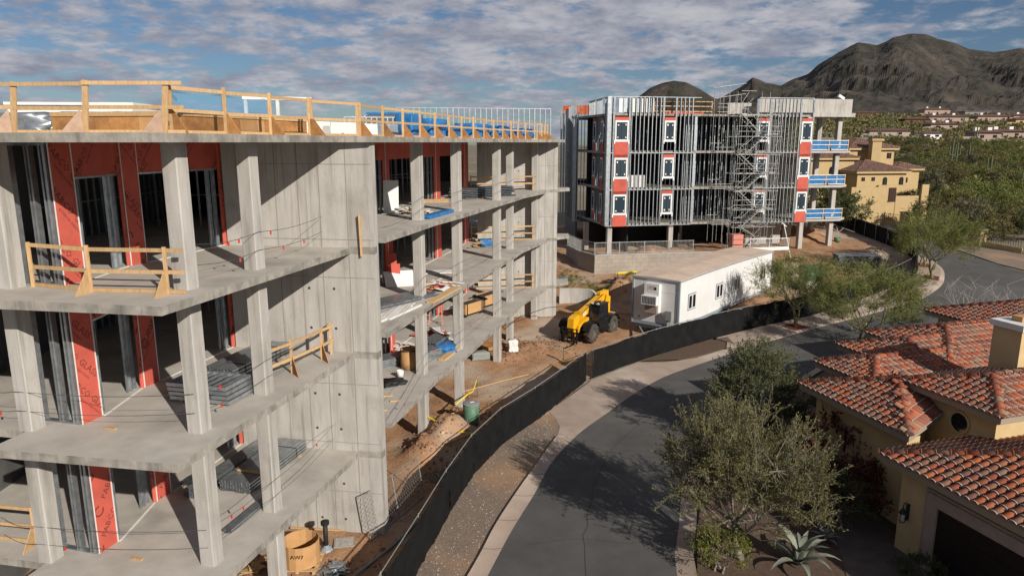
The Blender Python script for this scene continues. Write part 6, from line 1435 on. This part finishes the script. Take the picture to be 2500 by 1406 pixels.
# ------------------------------------------------------------------ clutter: far wing
def leaning(label, name, x, y, z, w, h, rz, tilt, m, cat='board', th=.03):
    Mx = Matrix.Translation((x, y, z)) @ Matrix.Rotation(rz, 4, 'Z') @ Matrix.Rotation(tilt, 4, 'X')
    t = thing(name, label, cat, (x, y, z)); ob('sheet', MB().bb(-w / 2, w / 2, -th / 2, th / 2, 0, h), M_[m], t, Mx); ob('edge_paper', MB().bb(-w / 2, w / 2, -th / 2 - .002, -th / 2, .01, .06), M_['bead'], t, Mx); return t
def scraps(label, x, y, z, rx, ry, n, mats, cat='scraps', lmax=1.2, group=None, name='scrap_pile'):
    t = thing(name, label, cat, (x, y, z), group=group)
    for i in range(n):
        r = abs(R.gauss(0, .5)); a = U3(0, 6.3); px, py = x + rx * r * math.cos(a), y + ry * r * math.sin(a); hh = max(.0, .34 * (1 - r)) * R.random(); l, w = U3(.3, lmax), U3(.1, .4); mt = R.choice(mats)
        Mx = Matrix.Translation((px, py, z + .025 + hh)) @ Matrix.Rotation(U3(0, 6.3), 4, 'Z') @ Matrix.Rotation(U3(-.25, .25), 4, 'X') @ Matrix.Rotation(U3(-.2, .2), 4, 'Y'); ob('scrap', MB().bb(-l / 2, l / 2, -w / 2, w / 2, -.012, .012), M_[mt], t, Mx)
    return t
leaning('white board leaning against the orange sheathing on the highest slab of the far wing', 'drywall_board', -6.0, 35.2, ZA, .75, 1.7, .1, -.32, 'white')
scraps('heap of white and red board scraps on the highest slab of the far wing', -5.0, 35.2, ZA, 1.4, 1.3, 46, ['white', 'white', 'sheath', 'bead', 'cardboard', 'wood'])
bundle('blue-tipped stack of lumber along the slab edge by the scrap heap', (-3.55, 34.2), (.25, .97), 3.4, 3, 2, .14, .09, ZA, m='tarp', cat='lumber', name='lumber_stack', shape='box', blocks=False)
bundle('thick bundle of dark steel pipes on the highest slab of the far wing', (-1.9, 46.2), (.75, .66), 4.2, 13, 6, .11, .11, ZA, m='steel_dark', cat='pipes', name='pipe_bundle', shape='tube', blocks=False, jit=.25)
bundle('yellow timber beams on the highest slab under the doorway', (-4.55, 42.0), (.97, .1), 1.6, 2, 2, .2, .1, ZA, m='wood', cat='beams', name='beam_stack', shape='box', blocks=False)
scraps('white plastic rags on the far highest slab', -.3, 49.5, ZA, .9, .8, 12, ['white', 'black', 'bead'], 'scraps', .5)
leaning('white board propped on the steel stack on the middle slab of the far wing', 'drywall_board', -5.6, 35.0, ZB, 1.5, .95, .35, -.75, 'white', th=.05)
for i, (x, h) in enumerate(((-6.35, 2.5), (-6.15, 1.6), (-5.95, 1.1))): leaning(['tallest dark red board leaning in the doorway of the middle slab', 'middling dark red board leaning in the doorway of the middle slab', 'shortest dark red board leaning in the doorway of the middle slab'][i], 'sheathing_board', x, 35.9 - i * .25, ZB, .55, h, .2, -.1, 'sheath')
bundle('spread of long steel studs on the middle slab of the far wing', (-5.35, 31.5), (.6, .8), 4.0, 11, 3, .11, .06, ZB, jit=.5, blocks=False)
bundle('pale timber boards lying beside the long steel studs on the middle slab', (-4.95, 29.4), (.35, .94), 2.8, 6, 2, .13, .04, ZB, m='bead', cat='boards', name='board_stack', shape='box', jit=.4, blocks=False)
scraps('heap of white and red board scraps on the middle slab between two columns', -3.8, 35.0, ZB, 1.3, 1.4, 46, ['white', 'white', 'white', 'sheath', 'bead', 'wood'])
bundle('bare timber planks along the edge of the middle slab', (-3.2, 33.0), (.28, .96), 3.6, 3, 2, .12, .05, ZB, m='wood', cat='planks', name='plank_stack', shape='box', blocks=False)
bundle('three white boards lying flat on the middle slab', (-4.0, 39.2), (.95, .2), 1.9, 3, 1, .32, .04, ZB, m='white', cat='boards', name='board_stack', shape='box', blocks=False, jit=.3)
t = wrapped('blue tool bag standing on the middle slab before the guardrail', 'tool_bag', -1.9, 49.5, ZB, .9, .5, .45, .2, 'tarp', 'bag', .06)
scraps('dark offcuts beside the blue tool bag', -2.4, 49.0, ZB, .8, .5, 10, ['black', 'wood', 'bead'], 'scraps', .9)
def cart(label, x, y, rz):
    t = thing('material_cart', label, 'cart'); 
    for yy in (-.45, .42): ob('side_panel', MB().bb(-.9, .9, yy, yy + .03, .2, .85), M_['cardboard'], t)
    for xx in (-.9, .87): ob('end_panel', MB().bb(xx, xx + .03, -.415, .415, .2, .85), M_['cardboard'], t)
    ob('deck', MB().bb(-.9, .9, -.45, .45, .14, .19), M_['black'], t)
    for xx in (-.75, .75):
        for yy in (-.35, .35): ob('castor', MB().cyl((xx, yy - .03, .07), (xx, yy + .03, .07), .07, .07, 10), M_['black'], t)
        ob('corner_post', MB().bb(xx - .03, xx + .03, -.49, -.455, .15, .95), M_['black'], t)
    for i in range(7): ob('stud', MB().bar((-1.6, -.33 + i * .1, .7 + .05 * (i % 3)), (1.5, -.33 + i * .1, .8 + .05 * (i % 2)), .09, .05), M_['steel_dark'], t)
    t.location = (x, y, ZC); t.rotation_euler = (0, 0, rz)
cart('plywood material cart loaded with dark studs on the lowest slab of the far wing', -2.75, 44.2, .95); cart('second plywood material cart behind the first on the lowest slab', -1.75, 46.6, .95)
t = thing('sawhorse', 'pink sawhorse standing on the lowest slab of the far wing', 'sawhorse', (-4.6, 41.6, ZC))
for s in (-.4, .4):
    for q in (-.25, .25): stick('leg', M_['pink'], t, (-4.6 + s, 41.6 + q, ZC), (-4.6 + s * .85, 41.6, ZC + 1.15), .05, .05)
stick('beam', M_['pink'], t, (-5.1, 41.6, ZC + 1.17), (-4.1, 41.6, ZC + 1.17), .08, .08)
for s in (-.4, .4): stick('brace', M_['pink'], t, (-4.6 + s, 41.42, ZC + .35), (-4.6 + s, 41.78, ZC + .35), .04, .04)
wrapped('crumpled blue tarpaulin on the lowest slab beside the steel channels', 'tarpaulin', -3.75, 36.2, ZC, 1.2, 1.4, .35, .4, 'tarp', 'tarpaulin', .16)
bundle('leaning stack of steel channels on the lowest slab by the blue tarpaulin', (-4.15, 36.9), (.3, .95), 1.9, 9, 4, .1, .12, ZC, blocks=False, jit=.12)
bundle('long bundle of steel studs lying on the lowest slab behind the cardboard barrel', (-5.5, 34.2), (.78, .62), 3.6, 10, 5, .1, .09, ZC, blocks=False, jit=.35)
bundle('planks along the slab edge beside the blue tarpaulin', (-3.2, 35.6), (.28, .96), 2.6, 3, 2, .12, .05, ZC, m='wood', cat='planks', name='plank_stack', shape='box', blocks=False)
scraps('heap of red and white board scraps on the lowest slab behind the steel channels', -4.3, 39.2, ZC, 1.1, 1.2, 34, ['sheath', 'sheath', 'white', 'bead'])
scraps('white and red boards stacked at the doorway of the lowest slab', -6.1, 36.8, ZC, .8, 1.0, 26, ['white', 'sheath', 'cardboard', 'bead'])
t = thing('cardboard_barrel', 'round brown cardboard barrel on the lowest slab of the far wing', 'barrel', (-5.0, 33.2, ZC)); ob('drum', MB().lathe([(.0, .0), (.42, 0), (.45, .35), (.42, .95), (.39, .95), (.40, .1), (0, .1)], 20, (-5.0, 33.2, ZC + .002)), M_['cardboard'], t, smooth=True); ob('rim', MB().lathe([(.42, .93), (.45, .93), (.45, .98), (.42, .98)], 20, (-5.0, 33.2, ZC)), M_['brown'], t)
t = thing('bucket', 'white plastic bucket on the lowest slab beside the black sheeting', 'bucket', (-5.25, 31.8, ZC)); ob('pail', MB().lathe([(0, 0), (.14, 0), (.17, .34), (.155, .34), (.13, .03), (0, .03)], 16, (-5.25, 31.8, ZC + .002)), M_['white'], t, smooth=True); ob('handle', MB().tube([(-5.42, 31.8, ZC + .32), (-5.3, 31.65, ZC + .2), (-5.08, 31.8, ZC + .32)], .008, 5), M_['steel'], t)
wrapped('black plastic sheeting lying on the lowest slab by the bucket', 'plastic_sheeting', -5.5, 30.9, ZC, 1.0, .8, .14, .5, 'black', 'sheeting', .2)
for i in range(3): 
    x, y = ((-5.4, 29.2), (-5.0, 28.6), (-5.35, 27.5))[i]; t = thing('timber_offcut', ['timber offcut nearest the barrel on the bare lowest slab', 'middle timber offcut on the bare lowest slab of the far wing', 'timber offcut nearest the end wall on the bare lowest slab'][i], 'timber', (x, y, ZC)); stick('batten', M_['wood'], t, (x - .2, y, ZC + .03), (x + .2, y + .1, ZC + .03), .09, .05)

# ------------------------------------------------------------------ clutter: ground of the site
def g(x, y): return HD(x, y)
x, y = -6.55, 23.0 - .35; z = g(x, y)
t = thing('standpipe', 'black capped standpipe rising from the dirt before the concrete wall', 'pipe', (x, y, z))
ob('pipe', MB().lathe([(0, 0), (.085, 0), (.085, 1.0), (0, 1.0)], 14, (x, y, z)), M_['black'], t, smooth=True); ob('cap', MB().lathe([(0, .98), (.14, .98), (.15, 1.02), (.15, 1.1), (.06, 1.13), (0, 1.13)], 14, (x, y, z)), M_['black'], t); ob('base_wrap', MB().lathe([(.26, -.02), (.2, .06), (.1, .12), (.09, .2)], 9, (x, y, z)), M_['trim'], t)
x, y = -7.15, 21.75; z = g(x, y) + .12
t = thing('cardboard_bin', 'open round cardboard bin on a pallet below the lowest slab', 'bin', (x, y, z - .12)); oc = [(.62 * math.cos(rad(45 * i + 22)), .62 * math.sin(rad(45 * i + 22))) for i in range(8)]
ob('side', MB().lathe([(.58, .03), (.615, .0), (.62, .80), (.595, .80), (.58, .03)], 16, (x, y, z)), M_['cardboard'], t)
ob('bottom', MB().cyl((x, y, z), (x, y, z + .03), .58, .58, 24), M_['brown'], t)
for s in (-.5, -.17, .17, .5): ob('pallet_slat', MB().bb(x - .65, x + .65, y + s - .07, y + s + .07, z - .06, z - .02), M_['wood'], t)
for s in (-.55, 0, .55): ob('pallet_bearer', MB().bb(x + s - .05, x + s + .05, y - .58, y + .58, z - .15, z - .062), M_['wood'], t)
put_text('AW7', .2, 'ink', Matrix.Translation((x + .05, y - .632, z + .5)) @ Matrix.Rotation(rad(0), 4, 'Z') @ Matrix.Rotation(rad(90), 4, 'X'), t)
scraps('tangled heap of grey metal offcuts on the dirt beside the cardboard bin', -5.95, 21.5, g(-5.95, 21.5), .55, .5, 60, ['steel', 'steel', 'steel_dark'], 'scrap metal', .55)
scraps('pile of brown branches and offcuts beneath the lowest slab', -8.6, 21.4, g(-8.6, 21.4), .9, .7, 40, ['brown', 'clod', 'wood'], 'debris', .7)
t = thing('access_cover', 'square concrete access cover set in the dirt before the wall', 'cover', (-6.0, 23.1, g(-6, 23.1))); zc = g(-6, 23.1); ob('slab', MB().box((-6.0, 23.0, zc + .02), (.62, .5, .05), .2), M_['concrete'], t); ob('rim', MB().box((-6.0, 23.0, zc + .012), (.72, .6, .05), .2), M_['joint'], t)
t = thing('timber_plank', 'long timber plank lying along the foot of the concrete wall', 'plank', (-7, 23.8, .9)); stick('plank', M_['wood'], t, (-8.2, 23.95, g(-8.2, 23.9) + .1), (-6.3, 23.72, g(-6.3, 23.7) + .06), .1, .05)
# chain-link gate panel standing by the end of the wall
t = thing('mesh_gate', 'leaning chain-link gate panel between the wall end and the black fence', 'gate', (-4.9, 24.2, .7))
ga, gb = Vector((-5.05, 23.1, g(-5.05, 23.1) - .02)), Vector((-3.55, 26.4, g(-3.55, 26.4))); upv = Vector((-.25, .05, 1.75))
for a, c in ((ga, ga + upv), (gb, gb + upv), (ga + upv, gb + upv), (ga + upv * .04, gb + upv * .04), (ga.lerp(gb, .5), ga.lerp(gb, .5) + upv)): stick('tube', M_['scaffold'], t, a, c, .04, .04, shape='tube')
b = MB(); nn = 26
for i in range(-10, nn):
    for s in (1, -1):
        u0, v0 = (i / nn, 0) ; u1, v1 = i / nn + 10 / nn, 1.
        if u0 < 0: v0 = -u0 * nn / 10; u0 = 0
        if u1 > 1: v1 = 1 - (u1 - 1) * nn / 10; u1 = 1
        if s < 0: v0, v1 = 1 - v0, 1 - v1
        b.bar(ga.lerp(gb, u0) + upv * v0, ga.lerp(gb, u1) + upv * v1, .006, .006)
ob('wire_mesh', b, M_['scaffold'], t, kind='stuff'); p = ga.lerp(gb, .18) + upv * .62; ob('tag_plate', MB().box(p + Vector((.03, -.02, 0)), (.2, .015, .16), 1.1), M_['white'], t)
# green bin with lid, tape, timbers
x, y = -2.05, 33.6; z = g(x, y) - .05
t = thing('green_bin', 'dented green steel bin with a grey lid inside the black fence', 'bin', (x, y, z)); ob('drum', MB().lathe([(0, 0), (.36, 0), (.38, .3), (.37, .32), (.40, .62), (.39, .64), (.42, 1.1), (.40, 1.1), (0, 1.05)], 20, (x, y, z)), M_['bin_green'], t, smooth=True); ob('lid', MB().lathe([(0, 1.2), (.3, 1.18), (.44, 1.14), (.44, 1.08), (.42, 1.08)], 20, (x, y, z)), M_['lid'], t); ob('lid_patch', MB().box((x + .05, y - .05, z + 1.2), (.22, .12, .012), .4), M_['white'], t)
def stake(x, y, h, top): 
    z = g(x, y); t = thing('marker_stake', 'steel marker stake with %s cap on the dirt near the green bin' % top[0], 'stake', (x, y, z)); stick('rod', M_['steel_dark'], t, (x, y, z - .1), (x, y, z + h), .03, .03, shape='tube'); ob('cap', MB().cyl((x, y, z + h), (x, y, z + h + .07), .05, .04, 8), M_[top[1]], t); return (x, y, z + h - .1)
p1 = stake(-2.35, 36.0, 1.0, ('an orange', 'orange_net')); p2 = stake(-1.95, 37.6, 1.15, ('a tall orange', 'orange_net'))
def tape(label, pts):
    t = thing('barrier_tape', label, 'tape', pts[0]); b = MB()
    for a, c in zip(pts[:-1], pts[1:]): b.bar(a, c, .012, .075)
    ob('ribbon', b, M_['tape'], t)
tape('yellow tape strung between the orange-capped stakes', [p2, (-2.15, 36.9, p1[2] - .2), p1, (-3.2, 34.6, 1.2)])
tape('yellow tape stretched from the front column across the mound to the fence', [(-4.08, 32.3, 1.75), (-3.0, 31.7, 1.35), (-1.6, 31.2, 1.25)])
tape('yellow tape at the fence gap by the green stake', [(3.2, 43.4, 1.0), (4.2, 42.6, 1.3), (5.0, 42.0, 1.2)])
t = thing('green_stake', 'broad green survey stake beside the fence gap', 'stake', (3.3, 43.6, .7)); zq = g(3.3, 43.6); stick('lath', M_['green'], t, (3.3, 43.6, zq - .1), (3.3, 43.6, zq + 1.0), .03, .2); ob('pointed_tip', MB().cyl((3.3, 43.6, zq + 1.0), (3.3, 43.6, zq + 1.08), .08, .03, 4), M_['green'], t)
for (x0, y0, x1, y1, lab) in ((-3.1, 33.9, -2.5, 35.1, 'short thick timber leaning on the dirt near the green bin'), (-3.3, 31.0, -1.5, 33.0, 'long timber plank across the trench beside the fence'), (-4.0, 29.5, -2.0, 31.6, 'timber plank edging the trench by the dirt mound'), (-3.2, 38.3, 1.0, 41.5, 'thin timber batten lying on the gravel before the fence'), (-2.6, 26.5, -2.9, 24.9, 'timber plank in the shade of the black fence')):
    t = thing('timber_plank', lab, 'plank', (x0, y0, g(x0, y0))); w = .25 if 'thick' in lab else (.05 if 'thin' in lab else .18); stick('plank', M_['wood'], t, (x0, y0, g(x0, y0) + (.3 if 'thick' in lab else .04)), (x1, y1, g(x1, y1) + .05), .05, w)
bundle('stack of plywood sheets on the ground below the far wing slab', (-1.55, 46.0), (.8, .6), 2.0, 2, 6, .6, .04, g(-1.55, 46) + .1, m='ply', cat='plywood', name='plywood_stack', shape='box', jit=.1)
wrapped('plastic-wrapped grey block pack on the ground by the second front column', 'block_pack', -2.1, 44.3, g(-2.1, 44.3), 1.2, .9, .45, .3, 'lid', 'pack', .03)
wrapped('pale sack with a black flap on the rubble beside the third column', 'sack', .05, 45.6, g(.05, 45.6), .6, .55, .8, .2, 'bead', 'sack', .1)
b = MB()
for k in range(120): 
    x, y = R.gauss(1.2, 1.3), R.gauss(47.0, .9); pebble(b, x, y, g(x, y) + .02, U3(.05, .13))
for k in range(140):
    x, y = R.gauss(-2.6, .9), R.gauss(35.2, .9); pebble(b, x, y, g(x, y) + .02, U3(.05, .16))
tag(ob('rubble', b, M_['clod'], kind='stuff'), 'brown rubble strewn around the columns of the far wing', 'rubble')
ob_ = MB().tube([(-5.6, 20.2, .75), (-4.3, 22.6, .72), (-3.6, 24.2, .75), (-2.75, 26.4, .75), (-2.9, 27.6, .8), (-3.3, 28.2, .8)], .05, 8); tag(ob('hose', ob_, M_['lid'], smooth=True), 'grey hose lying on the dirt along the black fence', 'hose')
tag(ob('black_cable', MB().tube([(-.9, 44.0, 3.4), (-.5, 45.4, 2.6), (.6, 48.5, 2.7), (2.6, 51.0, 2.75), (4.6, 51.0, 2.9)], .025, 5), M_['black']), 'black cable looping from the column to the telehandler', 'cable')
# steel deck pile, utility box and brush at the right of the site
t = thing('deck_stack', 'grey stack of corrugated steel deck sheets on the dirt inside the fence bend', 'steel sheets', (33.6, 68.6, 3.0))
for k in range(8):
    z = g(33.8, 68.8) + .12 + k * .13; b = MB(); o = U3(-.1, .1); n_ = 16; P = []
    for i in range(n_ + 1): P.append((-1.0 + 2.0 * i / n_, .05 * (i % 2)))
    for i in range(n_): (a, za), (c, zc_) = P[i], P[i + 1]; b.hexa([(-2.0 + o, a, za), (2.0 + o, a, za), (2.0 + o, c, zc_), (-2.0 + o, c, zc_), (-2.0 + o, a, za + .03), (2.0 + o, a, za + .03), (2.0 + o, c, zc_ + .03), (-2.0 + o, c, zc_ + .03)])
    ob('deck_sheet', b, M_['scaffold'], t, Matrix.Translation((33.9, 68.8, z)) @ Matrix.Rotation(-.12, 4, 'Z'))
for s in (-1.5, 0, 1.5): ob('bearer', MB().box((33.9 + s, 68.8 - s * .12, g(33.9, 68.8) + .02), (.12, 2.0, .2), -.12), M_['wood'], t)
t = thing('utility_cabinet', 'dark green utility cabinet on a concrete plinth behind the trailer', 'cabinet', (26.3, 61.0, 2)); z = g(26.3, 61); ob('plinth', MB().box((26.3, 61, z + .3), (1.9, 1.4, 1.0), .2), M_['concrete'], t); ob('housing', MB().box((26.3, 61, z + 1.4), (1.8, 1.2, 1.2), .2), M_['green'], t); ob('hood', MB().box((26.3, 60.9, z + 2.03), (1.9, 1.35, .08), .2), M_['green'], t)
scraps('dead brush and debris pile on the dirt behind the trailer', 28.3, 70.0, g(28.3, 70.0), 1.0, .8, 60, ['brown', 'clod', 'twig'], 'debris', .9)
scraps('brown timber debris pile beside the steel deck stack', 36.2, 71.0, g(36.2, 71), .9, .7, 40, ['wood', 'cardboard', 'clod'], 'debris', .9)
scraps('dark timber and wire debris below the retaining wall', 9.6, 62.6, g(9.6, 62.6), 1.6, .6, 50, ['brown', 'black', 'steel_dark'], 'debris', 1.2)
scraps('grey folded barrier frames beside the end of the concrete wall', 4.7, 63.6, g(4.7, 63.6), .5, .4, 26, ['steel', 'steel_dark', 'lid'], 'frames', 1.3)
t = thing('caution_stand', 'low stand with yellow caution strips behind the curved wall', 'stand', (10.2, 62.0, 2)); z = g(10.2, 62)
for s in (-.8, .8): stick('leg', M_['black_metal'], t, (10.2 + s, 62.0, z - .05), (10.2 + s, 62.0, z + .7), .05, .05)
stick('strip', M_['tape'], t, (9.3, 62, z + .6), (11.1, 62, z + .72), .03, .16)
t = thing('planter_bucket', 'green bucket with a wilted sapling under the end balconies', 'bucket', (36.5, 79.0, 3.5)); z = g(36.5, 79); ob('pail', MB().lathe([(0, 0), (.3, 0), (.36, .55), (.33, .55), (.28, .05), (0, .05)], 14, (36.5, 79, z)), M_['bin_green'], t, smooth=True); ob('sapling', MB().tube([(36.5, 79, z + .1), (36.55, 79, z + 1.1), (36.3, 79, z + 1.7)], .04, 5).tube([(36.55, 79, z + 1.1), (37.1, 79, z + 1.6)], .03, 5).tube([(36.55, 79, z + 1.2), (35.9, 79.1, z + 1.55)], .03, 5), M_['twig_white'], t)
# weeds
rng = np.random.default_rng(17); Pn, Dn = [], []
for cx, cy, sx, sy, n in ((8.0, 61.0, 2.2, .8, 260), (5.4, 64.5, .8, 1.2, 120), (10.5, 60.2, 1.4, .6, 160), (29, 66, 3, 2.2, 200), (33, 65.5, 2.2, 1.2, 120), (26, 67, 2.0, 1.6, 120)):
    for k in range(n):
        x, y = rng.normal(cx, sx), rng.normal(cy, sy)
        if x > fx(y) - .4: continue
        m = 12; Pn.append(np.array([x, y, g(x, y)]) + rng.normal(0, .07, (m, 3)) * [1, 1, 0]); d = rng.normal(0, .35, (m, 3)); d[:, 2] = 1; Dn.append(d)
me = leaves_mesh('weeds', quad_leaves(np.concatenate(Pn), np.concatenate(Dn), .22, rng, .12), 'leaf_grass'); tag(ob('weeds', me, kind='stuff'), 'thin green weeds growing in the dirt around the site', 'weeds')
# pier foundation soil under building edge hidden; rope barrier timber walk
